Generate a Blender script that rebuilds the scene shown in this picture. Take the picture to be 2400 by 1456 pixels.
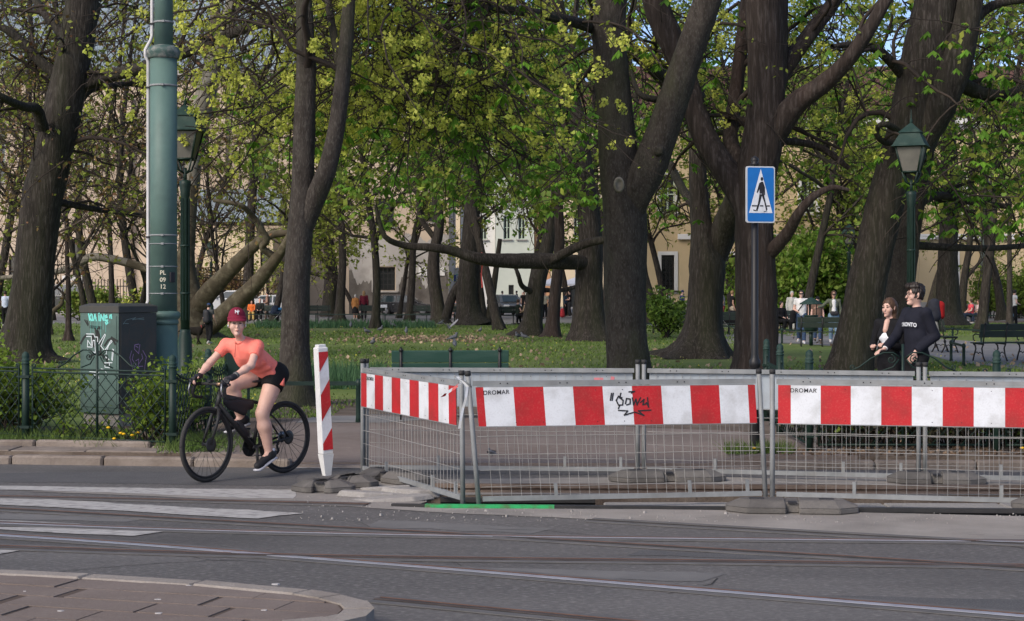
import bpy, bmesh, math, random
import numpy as np
from mathutils import Vector, Matrix
from mathutils.geometry import tessellate_polygon

for _o in list(bpy.data.objects): bpy.data.objects.remove(_o)
SC = bpy.context.scene
COL = SC.collection
R = math.radians
# ---------------------------------------------------------------- camera, sky, sun, exposure
F, H, CX, HY = 4000.0, 1.78, 1200.0, 685.0      # focal length in photo pixels, eye height, centre column, horizon row
cam = bpy.data.cameras.new('camera'); cam.lens = 60; cam.sensor_width = 36
cam.shift_y = -43/2400; cam.clip_start = 0.1; cam.clip_end = 3000
camo = bpy.data.objects.new('camera', cam); COL.objects.link(camo)
camo.location = (0, 0, H); camo.rotation_euler = (R(90), 0, 0)
SC.camera = camo
SUN_AZ, SUN_EL = R(228), R(37)                   # direction TOWARDS the sun, azimuth from +X counter-clockwise
W = bpy.data.worlds.new('World'); SC.world = W; W.use_nodes = True
_n = W.node_tree.nodes; _l = W.node_tree.links
_sky = _n.new('ShaderNodeTexSky'); _sky.sky_type = 'NISHITA'; _sky.sun_disc = False
_sky.sun_elevation = SUN_EL; _sky.sun_rotation = R(90) - SUN_AZ
_sky.dust_density = 1.5; _sky.air_density = 0.5; _sky.ozone_density = 0.6
_l.new(_sky.outputs[0], _n['Background'].inputs[0]); _n['Background'].inputs[1].default_value = 0.15
sl = bpy.data.lights.new('sun', 'SUN'); sl.energy = 1.5; sl.angle = R(24); sl.color = (1.0, 0.9, 0.77)
so = bpy.data.objects.new('sun', sl); COL.objects.link(so)
_sd = Vector((math.cos(SUN_EL)*math.cos(SUN_AZ), math.cos(SUN_EL)*math.sin(SUN_AZ), math.sin(SUN_EL)))
so.rotation_euler = _sd.to_track_quat('Z', 'Y').to_euler(); so.location = (-10, -10, 30)
SC.view_settings.view_transform = 'Standard'; SC.view_settings.look = 'None'
SC.view_settings.exposure = 0.78; SC.view_settings.gamma = 1.0
SC.view_settings.use_curve_mapping = False
SC.cycles.max_bounces = 6; SC.cycles.transparent_max_bounces = 8
SC.cycles.diffuse_bounces = 3; SC.cycles.glossy_bounces = 2; SC.cycles.transmission_bounces = 3
SC.cycles.sample_clamp_indirect = 4

def P(px, py, d): return Vector(((px-CX)/F*d, d, H-(py-HY)/F*d))
def G(px, py, z=0.0):
    d = F*(H-z)/(py-HY)
    return Vector(((px-CX)/F*d, d, z))
PZ = 0.12                                        # level of the park side, one kerb above the road
# ---------------------------------------------------------------- materials
def mat(name, c1, c2=None, rough=0.7, scale=6.0, detail=6, bump=0.0, bscale=None, metal=0.0, spec=0.3,
        stretch=(1, 1, 1), dirt=None, dscale=1.2, damt=0.6, island=0.0, lo=0.35, hi=0.65, c3=None, s3=60, a3=0.5, trans=0.0):
    m = bpy.data.materials.new(name); m.use_nodes = True
    nt = m.node_tree; N = nt.nodes; L = nt.links
    b = N['Principled BSDF']; b.inputs['Roughness'].default_value = rough
    b.inputs['Metallic'].default_value = metal; b.inputs['Specular IOR Level'].default_value = spec
    c1 = tuple(c1)+(1,); c2 = tuple(c2)+(1,) if c2 else None
    tc = N.new('ShaderNodeTexCoord'); mp = N.new('ShaderNodeMapping'); mp.inputs['Scale'].default_value = stretch
    L.new(tc.outputs['Object'], mp.inputs['Vector'])
    def noise(s, d=detail):
        n = N.new('ShaderNodeTexNoise'); n.inputs['Scale'].default_value = s; n.inputs['Detail'].default_value = d
        n.inputs['Roughness'].default_value = 0.6; L.new(mp.outputs[0], n.inputs['Vector']); return n
    def ramp(src, a, b_):
        r = N.new('ShaderNodeMapRange'); r.inputs['From Min'].default_value = a; r.inputs['From Max'].default_value = b_
        L.new(src, r.inputs['Value']); return r.outputs[0]
    def mix(f, a, b_, mode='MIX'):
        x = N.new('ShaderNodeMix'); x.data_type = 'RGBA'; x.blend_type = mode
        if isinstance(f, float): x.inputs[0].default_value = f
        else: L.new(f, x.inputs[0])
        for k, v in ((6, a), (7, b_)):
            if isinstance(v, tuple): x.inputs[k].default_value = v
            else: L.new(v, x.inputs[k])
        return x.outputs[2]
    col = c1
    if c2: col = mix(ramp(noise(scale).outputs['Fac'], lo, hi), c1, c2)
    if c3:
        mm = N.new('ShaderNodeMath'); mm.operation = 'MULTIPLY'; mm.inputs[1].default_value = a3
        L.new(ramp(noise(s3, 3).outputs['Fac'], 0.5, 0.68), mm.inputs[0]); col = mix(mm.outputs[0], col, tuple(c3)+(1,))
    if dirt:
        mm = N.new('ShaderNodeMath'); mm.operation = 'MULTIPLY'; mm.inputs[1].default_value = damt
        L.new(ramp(noise(dscale, 8).outputs['Fac'], 0.48, 0.72), mm.inputs[0]); col = mix(mm.outputs[0], col, tuple(dirt)+(1,))
    if island:
        g = N.new('ShaderNodeNewGeometry'); h = N.new('ShaderNodeHueSaturation')
        L.new(ramp(g.outputs['Random Per Island'], 0, 1), h.inputs['Value']); h.inputs['Value'].default_value = 1
        r = N.new('ShaderNodeMapRange'); r.inputs['To Min'].default_value = 1-island; r.inputs['To Max'].default_value = 1+island
        L.new(g.outputs['Random Per Island'], r.inputs['Value']); L.new(r.outputs[0], h.inputs['Value'])
        if isinstance(col, tuple): h.inputs['Color'].default_value = col
        else: L.new(col, h.inputs['Color'])
        col = h.outputs[0]
    if isinstance(col, tuple): b.inputs['Base Color'].default_value = col
    else: L.new(col, b.inputs['Base Color'])
    if bump:
        bn = N.new('ShaderNodeBump'); bn.inputs['Strength'].default_value = bump; bn.inputs['Distance'].default_value = 0.02
        L.new(noise(bscale or scale*4, 6).outputs['Fac'], bn.inputs['Height']); L.new(bn.outputs[0], b.inputs['Normal'])
    if trans:                                     # thin leaf: part of the light comes through
        t = N.new('ShaderNodeBsdfTranslucent'); ms = N.new('ShaderNodeMixShader'); ms.inputs[0].default_value = trans
        if isinstance(col, tuple): t.inputs[0].default_value = col
        else: L.new(col, t.inputs[0])
        L.new(b.outputs[0], ms.inputs[1]); L.new(t.outputs[0], ms.inputs[2]); L.new(ms.outputs[0], N['Material Output'].inputs[0])
    return m
_mc = {}
def flat(c, rough=0.6, metal=0.0, spec=0.3, var=0.12):
    k = (tuple(round(x, 3) for x in c), rough, metal)
    if k not in _mc:
        _mc[k] = mat('paint', c, tuple(x*(1-var) for x in c), rough=rough, metal=metal, spec=spec, scale=9)
    return _mc[k]
def glass(name, c=(0.02, 0.025, 0.03), rough=0.08):
    m = bpy.data.materials.new(name); m.use_nodes = True; b = m.node_tree.nodes['Principled BSDF']
    b.inputs['Base Color'].default_value = tuple(c)+(1,); b.inputs['Roughness'].default_value = rough
    b.inputs['Specular IOR Level'].default_value = 0.7
    return m
# ---------------------------------------------------------------- objects
def tag(o, label=None, cat=None, group=None, kind=None):
    if label: o['label'] = label
    if cat: o['category'] = cat
    if group: o['group'] = group
    if kind: o['kind'] = kind
    return o
def thing(name, label, cat, loc=(0, 0, 0), rz=0.0, group=None, scale=1.0):
    o = bpy.data.objects.new(name, None); COL.objects.link(o); o.empty_display_size = 0.2
    o.location = loc; o.rotation_euler = (0, 0, rz); o.scale = (scale,)*3
    return tag(o, label, cat, group)
def link(name, me, mats, parent=None, loc=None, kind=None):
    if mats is not None:
        if len(me.materials): me.materials.clear()
        for m in (mats if isinstance(mats, (list, tuple)) else [mats]): me.materials.append(m)
    o = bpy.data.objects.new(name, me); COL.objects.link(o)
    if parent is not None: o.parent = parent
    if loc is not None: o.location = loc
    if kind: o['kind'] = kind
    return o
def dup(root, loc, rz=None, label=None, scale=None):
    r = root.copy(); COL.objects.link(r); r.location = loc
    if rz is not None: r.rotation_euler = (0, 0, rz)
    if label: r['label'] = label
    if scale: r.scale = (scale,)*3
    for ch in list(root.children):
        c = ch.copy(); COL.objects.link(c); c.parent = r
        for g in list(ch.children):
            d = g.copy(); COL.objects.link(d); d.parent = c
    return r
def np_mesh(name, V, Fq, smooth=False, mi=None):
    V = np.asarray(V, np.float32); Fq = np.asarray(Fq, np.int32); k = Fq.shape[1]
    me = bpy.data.meshes.new(name)
    me.vertices.add(len(V)); me.vertices.foreach_set('co', V.ravel())
    me.loops.add(Fq.size); me.loops.foreach_set('vertex_index', Fq.ravel())
    me.polygons.add(len(Fq)); me.polygons.foreach_set('loop_start', np.arange(0, Fq.size, k, dtype=np.int32))
    if mi is not None: me.polygons.foreach_set('material_index', np.asarray(mi, np.int32))
    me.polygons.foreach_set('use_smooth', np.full(len(Fq), smooth, bool))
    me.update(calc_edges=True)
    return me
class MB:
    """collects shapes and links them as ONE mesh object"""
    def __init__(s): s.v = []; s.f = []; s.m = []; s.sm = []
    def add(s, vs, fs, mi=0, smooth=False):
        o = len(s.v); s.v += [tuple(v) for v in vs]
        for f in fs: s.f.append([i+o for i in f]); s.m.append(mi); s.sm.append(smooth)
        return s
    def box(s, c, size, M=None, mi=0, taper=1.0):
        x, y, z = (q/2 for q in size); c = Vector(c)
        vs = [Vector((sx*x*(taper if sz > 0 else 1), sy*y*(taper if sz > 0 else 1), sz*z)) for sz in (-1, 1) for sx, sy in ((-1, -1), (1, -1), (1, 1), (-1, 1))]
        if M is not None: vs = [M @ v for v in vs]
        return s.add([v+c for v in vs], [(3, 2, 1, 0), (4, 5, 6, 7), (0, 1, 5, 4), (1, 2, 6, 5), (2, 3, 7, 6), (3, 0, 4, 7)], mi)
    def tube(s, path, r, n=8, mi=0, smooth=True, cap=True, flat=1.0):
        path = [Vector(p) for p in path]; K = len(path)
        rs = list(r) if isinstance(r, (list, tuple)) else [r]*K
        vs = []; prev = None
        for i, p in enumerate(path):
            t = (path[min(i+1, K-1)]-path[max(i-1, 0)]).normalized()
            if prev is None:
                ref = Vector((0, 0, 1)) if abs(t.z) < 0.9 else Vector((1, 0, 0))
                u = t.cross(ref).normalized()
            else: u = (prev-t*prev.dot(t)).normalized()
            prev = u; w = t.cross(u)
            vs += [p+(u*math.cos(a)+w*math.sin(a)*flat)*rs[i] for a in (2*math.pi*k/n for k in range(n))]
        fs = [(i*n+k, i*n+(k+1) % n, (i+1)*n+(k+1) % n, (i+1)*n+k) for i in range(K-1) for k in range(n)]
        if cap: fs += [tuple(range(n-1, -1, -1)), tuple((K-1)*n+k for k in range(n))]
        return s.add(vs, fs, mi, smooth)
    def cyl(s, a, b, r, r2=None, n=12, mi=0, smooth=True): return s.tube([a, b], [r, r if r2 is None else r2], n, mi, smooth)
    def lathe(s, prof, n=16, c=(0, 0, 0), M=None, mi=0, smooth=True):
        c = Vector(c); vs = []
        for (r, z) in prof:
            for k in range(n):
                v = Vector((r*math.cos(2*math.pi*k/n), r*math.sin(2*math.pi*k/n), z))
                vs.append((M @ v if M is not None else v)+c)
        K = len(prof)
        fs = [(i*n+k, i*n+(k+1) % n, (i+1)*n+(k+1) % n, (i+1)*n+k) for i in range(K-1) for k in range(n)]
        fs += [tuple(range(n-1, -1, -1)), tuple((K-1)*n+k for k in range(n))]
        return s.add(vs, fs, mi, smooth)
    def prism(s, poly, z0, z1, mi=0, M=None, inset=0.0, c=(0, 0, 0)):
        n = len(poly); cx = sum(p[0] for p in poly)/n; cy = sum(p[1] for p in poly)/n
        vs = [Vector((p[0], p[1], z0)) for p in poly]+[Vector((cx+(p[0]-cx)*(1-inset), cy+(p[1]-cy)*(1-inset), z1)) for p in poly]
        if M is not None: vs = [M @ v for v in vs]
        c = Vector(c)
        return s.add([v+c for v in vs], [tuple(range(n-1, -1, -1)), tuple(range(n, 2*n))]+[(i, (i+1) % n, n+(i+1) % n, n+i) for i in range(n)], mi)
    def poly(s, loops, z=0.0, mi=0):
        """flat sheet with holes, loops[0] is the outline"""
        lp = [[Vector((p[0], p[1], 0)) for p in l] for l in loops]
        tris = tessellate_polygon(lp); pts = [p for l in lp for p in l]
        out = []
        for t in tris:
            a, b, c = (pts[i] for i in t)
            out.append(tuple(t) if (b-a).cross(c-a).z > 0 else tuple(reversed(t)))
        return s.add([(p.x, p.y, z) for p in pts], out, mi)
    def build(s, name, mats, parent=None, off=None, kind=None, bevel=0.0, fixn=True):
        me = bpy.data.meshes.new(name)
        vs = s.v if off is None else [(a-off[0], b-off[1], c-off[2]) for a, b, c in s.v]
        me.from_pydata(vs, [], s.f)
        me.polygons.foreach_set('material_index', s.m); me.polygons.foreach_set('use_smooth', s.sm)
        if bevel:
            bm = bmesh.new(); bm.from_mesh(me)
            bmesh.ops.bevel(bm, geom=[e for e in bm.edges if e.is_manifold and e.calc_face_angle(0) > 0.5], offset=bevel, segments=1, affect='EDGES', profile=0.6)
            bm.to_mesh(me); bm.free()
        me.update()
        return link(name, me, mats, parent, kind=kind)
def text_mesh(txt, size, depth=0.002, bold=0.0, align='CENTER', spacing=1.0):
    cu = bpy.data.curves.new('lettering', 'FONT'); cu.body = txt; cu.size = size; cu.extrude = depth/2
    cu.align_x = align; cu.align_y = 'CENTER'; cu.offset = bold; cu.space_character = spacing; cu.resolution_u = 3
    o = bpy.data.objects.new('lettering', cu); me = bpy.data.meshes.new_from_object(o)
    bpy.data.objects.remove(o); bpy.data.curves.remove(cu)
    return me
def frame3(o, x, y):
    """matrix with local x,y axes given, z = x cross y"""
    x = Vector(x).normalized(); z = x.cross(Vector(y)).normalized(); y = z.cross(x)
    return Matrix(((x.x, y.x, z.x, o[0]), (x.y, y.y, z.y, o[1]), (x.z, y.z, z.z, o[2]), (0, 0, 0, 1)))
def ribbons(mb, lines, w, M, z=0.003, mi=0, seed=1):
    """flat strokes (paint) on a plane given by M"""
    for ln in lines:
        ww = w
        if isinstance(ln, tuple): ww, ln = ln
        pts = [Vector((p[0], p[1], 0)) for p in ln]
        for i in range(len(pts)-1):
            a, b = pts[i], pts[i+1]; t = (b-a)
            if t.length < 1e-6: continue
            t.normalize(); n = Vector((-t.y, t.x, 0))*ww/2; e = t*ww*0.35; zz = Vector((0, 0, z+0.0006*(i % 3)))
            mb.add([M @ (q+zz) for q in (a-e-n, b+e-n, b+e+n, a-e+n)], [(0, 1, 2, 3)], mi)
    return mb
# ---------------------------------------------------------------- organic shapes: blended distance field -> surface nets
def _sdf(prims, vox, k):
    lo = np.full(3, 1e9); hi = -lo
    for p in prims:
        if p.get('neg'): continue
        rr = max(p['r'])*max(1.0, p.get('s', 1.0)) + p.get('o', 0)
        for q in (p['a'], p['b']): lo = np.minimum(lo, np.array(q)-rr); hi = np.maximum(hi, np.array(q)+rr)
    lo -= vox*3; hi += vox*3
    n = np.ceil((hi-lo)/vox).astype(int)+1
    D = np.full(n, 1.0, np.float32)
    ax = [lo[i]+vox*np.arange(n[i]) for i in range(3)]
    for p in prims:
        a = np.array(p['a'], float); b = np.array(p['b'], float); off = p.get('o', 0.0)
        kk = p.get('k', k); rr = max(p['r'])*max(1.0, p.get('s', 1.0))+off+kk+vox*3
        i0 = np.maximum(((np.minimum(a, b)-rr-lo)/vox).astype(int), 0); i1 = np.minimum(((np.maximum(a, b)+rr-lo)/vox).astype(int)+2, n)
        if (i1 <= i0).any(): continue
        X, Y, Z = np.meshgrid(*[ax[i][i0[i]:i1[i]] for i in range(3)], indexing='ij')
        Q = np.stack((X, Y, Z), -1)-a; ab = b-a; L2 = ab@ab
        t = np.clip((Q@ab)/L2, 0, 1) if L2 > 1e-9 else np.zeros(X.shape)
        dv = Q-t[..., None]*ab
        if 'ax' in p:
            A = np.array(p['ax'], float); A /= np.linalg.norm(A); c = dv@A
            dv = dv+A*(c*(1/p['s']-1))[..., None]
        d = np.sqrt((dv**2).sum(-1))-((1-t)*p['r'][0]+t*p['r'][1])-off
        for (pt, nn) in p.get('cut', ()):
            nn = np.array(nn, float); nn /= np.linalg.norm(nn)
            d = np.maximum(d, (Q+a-np.array(pt, float))@nn)
        S = D[i0[0]:i1[0], i0[1]:i1[1], i0[2]:i1[2]]
        if p.get('neg'): S[...] = np.maximum(S, -d)
        else:
            h = np.maximum(kk-np.abs(S-d), 0)/max(kk, 1e-6)
            S[...] = np.minimum(S, d)-h*h*kk*0.25
    return D, lo
def nets(name, prims, vox=0.02, k=0.03, smooth=True):
    D, lo = _sdf(prims, vox, k)
    s = D < 0; n = np.array(D.shape)
    c = np.zeros(n-1, np.int8); offs = [(i, j, l) for i in (0, 1) for j in (0, 1) for l in (0, 1)]
    sl = lambda A, o: A[o[0]:n[0]-1+o[0], o[1]:n[1]-1+o[1], o[2]:n[2]-1+o[2]]
    for o in offs: c += sl(s, o)
    act = (c > 0) & (c < 8); idx = np.full(n-1, -1, np.int64); I = np.argwhere(act); idx[act] = np.arange(len(I))
    acc = np.zeros((len(I), 3)); cnt = np.zeros(len(I))
    for o in offs:
        for axn in range(3):
            if o[axn]: continue
            o2 = list(o); o2[axn] = 1
            d0 = D[I[:, 0]+o[0], I[:, 1]+o[1], I[:, 2]+o[2]]; d1 = D[I[:, 0]+o2[0], I[:, 1]+o2[1], I[:, 2]+o2[2]]
            m = (d0 < 0) != (d1 < 0); t = np.where(m, d0/np.where(m, d0-d1, 1), 0)
            pt = np.repeat(np.array(o, float)[None], len(I), 0); pt[:, axn] += t
            acc[m] += pt[m]; cnt[m] += 1
    V = lo+vox*(I+acc/np.maximum(cnt, 1)[:, None])
    Fs = []
    for axn in range(3):
        A = np.moveaxis(s, axn, 0); J = np.moveaxis(idx, axn, 0)
        e = A[:-1, 1:-1, 1:-1] != A[1:, 1:-1, 1:-1]; q = np.argwhere(e); i, j, l = q[:, 0], q[:, 1]+1, q[:, 2]+1
        f = np.stack((J[i, j-1, l-1], J[i, j, l-1], J[i, j, l], J[i, j-1, l]), 1)
        fl = A[i, j, l]
        if axn == 1: fl = ~fl
        f[~fl] = f[~fl][:, ::-1]; Fs.append(f)
    Fq = np.concatenate(Fs); Fq = Fq[(Fq >= 0).all(1)]
    return np_mesh(name, V, Fq, smooth)
def cap(a, b, ra, rb=None, **kw): return dict(a=tuple(a), b=tuple(b), r=(ra, ra if rb is None else rb), **kw)
rnd = random.Random(7); NR = np.random.default_rng(11)
# ---------------------------------------------------------------- palette
M_asphalt = mat('asphalt', (.092, .087, .084), (.126, .119, .114), rough=.85, scale=.8, detail=10, bump=.7, bscale=95, c3=(.25, .238, .225), s3=62, a3=.75, dirt=(.062, .059, .057), dscale=.55, damt=.8, stretch=(.3, 1, 1))
M_asph2 = mat('park_asphalt', (.17, .165, .165), (.22, .215, .21), rough=.85, scale=.6, bump=.3, bscale=60, dirt=(.12, .11, .1), dscale=.35, damt=.5)
M_pave = mat('worn_paving', (.15, .118, .102), (.195, .16, .142), rough=.85, scale=.9, bump=.4, bscale=40, dirt=(.12, .1, .09), dscale=.8, damt=.55, c3=(.26, .225, .2), s3=14, a3=.3, stretch=(.6, 1, 1))
M_paint = mat('road_paint', (.43, .415, .395), (.33, .32, .305), rough=.8, scale=9, bump=.3, bscale=60, dirt=(.125, .12, .115), dscale=8, damt=.95, stretch=(1, 2.2, 1))
M_conc = mat('concrete', (.25, .235, .215), (.32, .3, .28), rough=.9, scale=2.5, bump=.5, bscale=40, dirt=(.17, .155, .14), dscale=1.3, damt=.6, c3=(.42, .41, .4), s3=50, a3=.4)
M_apron = mat('dusty_concrete', (.215, .197, .177), (.285, .263, .238), rough=.95, scale=1.6, bump=.4, bscale=50, dirt=(.135, .125, .115), dscale=.9, damt=.7)
M_kerb = mat('kerb_stone', (.18, .147, .122), (.245, .207, .177), rough=.9, scale=3, bump=.6, bscale=45, dirt=(.095, .075, .06), dscale=2, damt=.6)
M_slab = mat('paving_slab', (.15, .118, .1), (.19, .153, .132), rough=.9, scale=2.2, bump=.3, bscale=70, dirt=(.11, .082, .07), dscale=1.2, damt=.6, c3=(.26, .225, .205), s3=45, a3=.25)
M_joint = mat('joint_dirt', (.095, .07, .056), (.075, .055, .044), rough=1, scale=12)
M_soil = mat('soil', (.10, .075, .058), (.155, .125, .1), rough=1, scale=3, bump=.8, bscale=30, dirt=(.06, .045, .036), dscale=2)
M_lawn = mat('lawn', (.085, .135, .026), (.125, .17, .038), rough=1, scale=.45, detail=9, bump=.8, bscale=22, dirt=(.125, .11, .07), dscale=.16, damt=.5, c3=(.2, .2, .09), s3=9, a3=.35)
M_grass = mat('grass_blade', (.095, .165, .028), (.15, .21, .045), rough=.7, scale=.5, island=.35, trans=.3)
M_rail = mat('rail_steel', (.4, .41, .46), (.32, .33, .37), rough=.35, metal=.35, scale=5)
M_rust = mat('rusty_steel', (.12, .06, .04), (.17, .095, .068), rough=.8, scale=6, bump=.4, bscale=40, dirt=(.05, .03, .024), dscale=4)
M_dark = mat('dark_groove', (.035, .032, .03), (.05, .045, .04), rough=.9, scale=10)
M_blk = mat('black_steel', (.022, .022, .023), (.035, .033, .032), rough=.6, scale=6)
M_green_paint = mat('green_spray_paint', (.03, .38, .12), (.035, .3, .1), rough=.6, scale=9, dirt=(.12, .06, .04), dscale=9, damt=.8)

# ---------------------------------------------------------------- road with the excavated trench cut out of it
KERB = [(-60, 18.6), (-9, 17.85), (-5.3, 17.67), (-2.15, 17.26), (1.2, 17.15), (5.13, 17.1), (60, 16.6)]
TR = [(-.9, 14.97), (-.83, 14.8), (-.95, 14.62), (-.72, 14.5), (-.78, 14.3), (-1.02, 14.16), (-.55, 14.03), (.3, 14.0), (1.1, 13.97), (2.2, 13.86),
      (3.2, 13.7), (3.9, 13.56), (14, 11.9), (14, 14.6), (7, 14.9), (5.1, 14.93), (3, 14.99), (1.5, 14.95), (.2, 15.0), (-.4, 14.96)]
road = MB().poly([[(-60, -60), (60, -60)]+KERB[::-1], TR]).build('road', M_asphalt, kind='structure')
mb = MB(); n = len(TR)
ctr = sum(p[0] for p in TR)/n
mb.add([(x, y, 0) for x, y in TR]+[(x+(.06 if x < 0 else 0), y+(-.05 if y > 14.4 else .05), -.55) for x, y in TR],
       [((i+1) % n, i, n+i, n+(i+1) % n) for i in range(n)])
mb.poly([[(x+(.06 if x < 0 else 0), y+(-.05 if y > 14.4 else .05)) for x, y in TR]], -.55)
mb.build('trench', M_soil, kind='structure')
# ---------------------------------------------------------------- park side: one sheet to the horizon, then lawn and paths as layers
MB().poly([[(-1500, -1500), (1500, -1500), (1500, 15.9), (60, 16.5), (60, -60), (-60, -60), (-60, 18.5), (-1500, 19.9)]], -.004).build('ground', M_asphalt, kind='structure')
def gp(pts, z=PZ): return [tuple(G(x, y, z)[:2]) for x, y in pts]
kl = lambda x: float(np.interp(x, [k[0] for k in KERB], [k[1] for k in KERB]))
pv = sorted(gp([(2000, 1055), (1740, 1012), (1500, 1003), (1250, 985), (1050, 978), (900, 973), (740, 975), (690, 985), (560, 1030), (440, 1066)]))
pxs = np.linspace(-3.3, 3.5, 70); pyf = np.interp(pxs, [p[0] for p in pv], [p[1] for p in pv])
MB().poly([[(x, y+.15) for x, y in KERB if x < -3.3]+[(-3.3, kl(-3.3)+.15)]+[(float(x), float(y)-.02) for x, y in zip(pxs, pyf)]+[(3.5, kl(3.5)+.15)]+[(x, y+.15) for x, y in KERB if x > 3.5]+[(1500, 16), (1500, 1600), (-1500, 1600), (-1500, 20)]], PZ).build('park_ground', M_soil, kind='structure')
mb = MB(); nr = 12; sm_ = lambda a, b, x: (lambda t: t*t*(3-2*t))(min(1, max(0, (x-a)/(b-a))))
def pz_(x, y): return PZ+.004-.078*sm_(-2.9, -2.2, x)*(1-sm_(1.9, 2.5, x))*(1-sm_(.1, 1.6, y-kl(x)-.15))
for x, yf in zip(pxs, pyf):
    for k in range(nr+1): y = kl(x)+.152+(max(yf, kl(x)+.3)-kl(x)-.152)*k/nr; mb.v.append((float(x), float(y), pz_(x, y)))
for i in range(len(pxs)-1):
    for k in range(nr): a_ = i*(nr+1)+k; mb.f.append([a_, a_+nr+1, a_+nr+2, a_+1]); mb.m.append(0); mb.sm.append(True)
for i in range(len(pxs)-1):                          # front edge down behind the kerb
    a_, b_ = mb.v[i*(nr+1)], mb.v[(i+1)*(nr+1)]; mb.add([a_, (a_[0], a_[1], -.1), (b_[0], b_[1], -.1), b_], [(0, 1, 2, 3)])
mb.build('pavement', M_pave, kind='structure')
mb = MB()
for seg in ([k for k in KERB if k[0] < -3.3]+[(-3.3, kl(-3.3))], [(3.5, kl(3.5))]+[k for k in KERB if k[0] > 3.5]):
    for a_, b_ in zip(seg, seg[1:]): mb.add([(a_[0], a_[1]+.151, -.1), (b_[0], b_[1]+.151, -.1), (b_[0], b_[1]+.151, PZ), (a_[0], a_[1]+.151, PZ)], [(0, 1, 2, 3)])
for x_ in (-3.3, 3.5): mb.add([(x_, kl(x_)+.15, -.1), (x_, kl(x_)+2.5, -.1), (x_, kl(x_)+2.5, PZ), (x_, kl(x_)+.15, PZ)], [(0, 1, 2, 3)])
mb.build('ground_edge', M_soil, kind='structure')
MB().poly([gp([(690, 992), (900, 992), (1000, 985), (900, 976), (740, 977)])], PZ+.009).build('path', M_asph2, kind='structure')
lawn = gp([(600, 968), (640, 938), (850, 936), (1100, 925), (1450, 960), (1760, 950), (1860, 985), (2400, 1000)])+[(40, 30), (60, 60), (60, 92), (-60, 92), (-60, 40), (-14, 26), (-8, 21.2), (-5, 21)]
MB().poly([lawn], PZ+.004).build('lawn', M_lawn, kind='structure')
far = [(-70, 92.5), (-30, 90), (0, 88), (4, 90), (10, 96), (70, 104), (70, 330), (-70, 330)]
MB().poly([far], PZ+.008).build('far_path', M_asph2, kind='structure')
MB().poly([gp([(1700, 806), (1860, 806), (1960, 812), (2160, 828), (2230, 848), (2400, 868), (2700, 900), (2700, 840), (2400, 808), (2240, 798), (2100, 788), (1900, 782), (1700, 784)])], PZ+.012).build('side_path', M_asph2, kind='structure')
MB().poly([gp([(1480, 765), (1800, 770), (2050, 758), (2050, 745), (1480, 748)])], PZ+.012).build('cross_path', M_asph2, kind='structure')
# kerbs along the far side of the road
kb = thing('kerb', None, None, (0, 17.5, 0)); kb['kind'] = 'structure'
def kerb_run(parent, pts, w, z0, z1, L=1.0, low=None, m=M_kerb, off=(0, 17.5, 0)):
    d = [0]
    for a, b in zip(pts, pts[1:]): d.append(d[-1]+math.dist(a, b))
    def at(s): return Vector((float(np.interp(s, d, [p[0] for p in pts])), float(np.interp(s, d, [p[1] for p in pts]))))
    s = 0
    while s < d[-1]-.2:
        e = min(s+L*rnd.uniform(.92, 1.08), d[-1]); a, b = at(s+.006), at(e-.006); t = (b-a).normalized(); nn = Vector((-t.y, t.x))
        zz = z1+rnd.uniform(-.006, .006)
        if low: zz = low((a.x+b.x)/2, zz)
        q = [a+nn*.0, b+nn*.0, b+nn*w, a+nn*w]; j = rnd.uniform(-.008, .008)
        me = MB().prism([(p.x, p.y+j) for p in q], z0, zz).build('kerb_stone', m, parent, off=off, bevel=.02)
        s = e
kerb_run(kb, [(-9, 17.85), (-5.3, 17.67), (-2.15, 17.26), (1.2, 17.15), (5.13, 17.1), (9, 17.0)], .15, -.1, .088, low=lambda x, z: z-.065 if -2.3 < x < 2.2 else z)
kerb_run(kb, [(-9, 18.62), (-5.4, 18.38), (-4.2, 18.25), (-3.55, 18.0)], .12, .05, .185, low=lambda x, z: z-.035 if x > -4.3 else z, L=1.25)
fs = thing('flagstone_strip', None, None, (0, 17.5, 0)); fs['kind'] = 'structure'
x = -9.0
while x < -3.5:
    L = rnd.uniform(.75, 1.15); y0, y1 = kl(x)+.165, kl(x+L)+.165
    u0 = float(np.interp(x, [-9, -5.4, -4.2, -3.4], [18.6, 18.36, 18.23, 17.85])); u1 = float(np.interp(x+L, [-9, -5.4, -4.2, -3.4], [18.6, 18.36, 18.23, 17.85]))
    if u1-y1 > .1: MB().prism([(x+.008, y0), (x+L-.008, y1), (x+L-.008, u1-.012), (x+.008, u0-.012)], .03, PZ+rnd.uniform(.006, .02)).build('flagstone', M_kerb, fs, off=(0, 17.5, 0), bevel=.008)
    x += L
# ---------------------------------------------------------------- painted stripes, apron and embedded tram rails
def jag(pts, amp=.02, step=.16):
    o = []
    for a, b in zip(pts, pts[1:]+pts[:1]):
        k = max(1, int(math.dist(a, b)/step))
        for i in range(k):
            t = i/k; o.append((a[0]+(b[0]-a[0])*t+rnd.uniform(-amp, amp), a[1]+(b[1]-a[1])*t+rnd.uniform(-amp, amp)))
    return o
def stripe(px, nm='zebra_stripe', z=.006, m=M_paint, amp=.02): return MB().poly([jag(gp(px, 0), amp)], z).build(nm, m, road)
stripe([(-300, 1157), (-300, 1165), (0, 1184), (300, 1200), (608, 1217), (715, 1204), (400, 1188), (120, 1172), (0, 1168)])
stripe([(-300, 1225), (-300, 1229), (0, 1243), (150, 1252), (310, 1258), (396, 1246), (200, 1241), (0, 1237)], amp=.012)
stripe([(-300, 1212), (-300, 1219), (0, 1228), (150, 1231), (320, 1239), (180, 1229), (0, 1221)], amp=.012)
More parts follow.
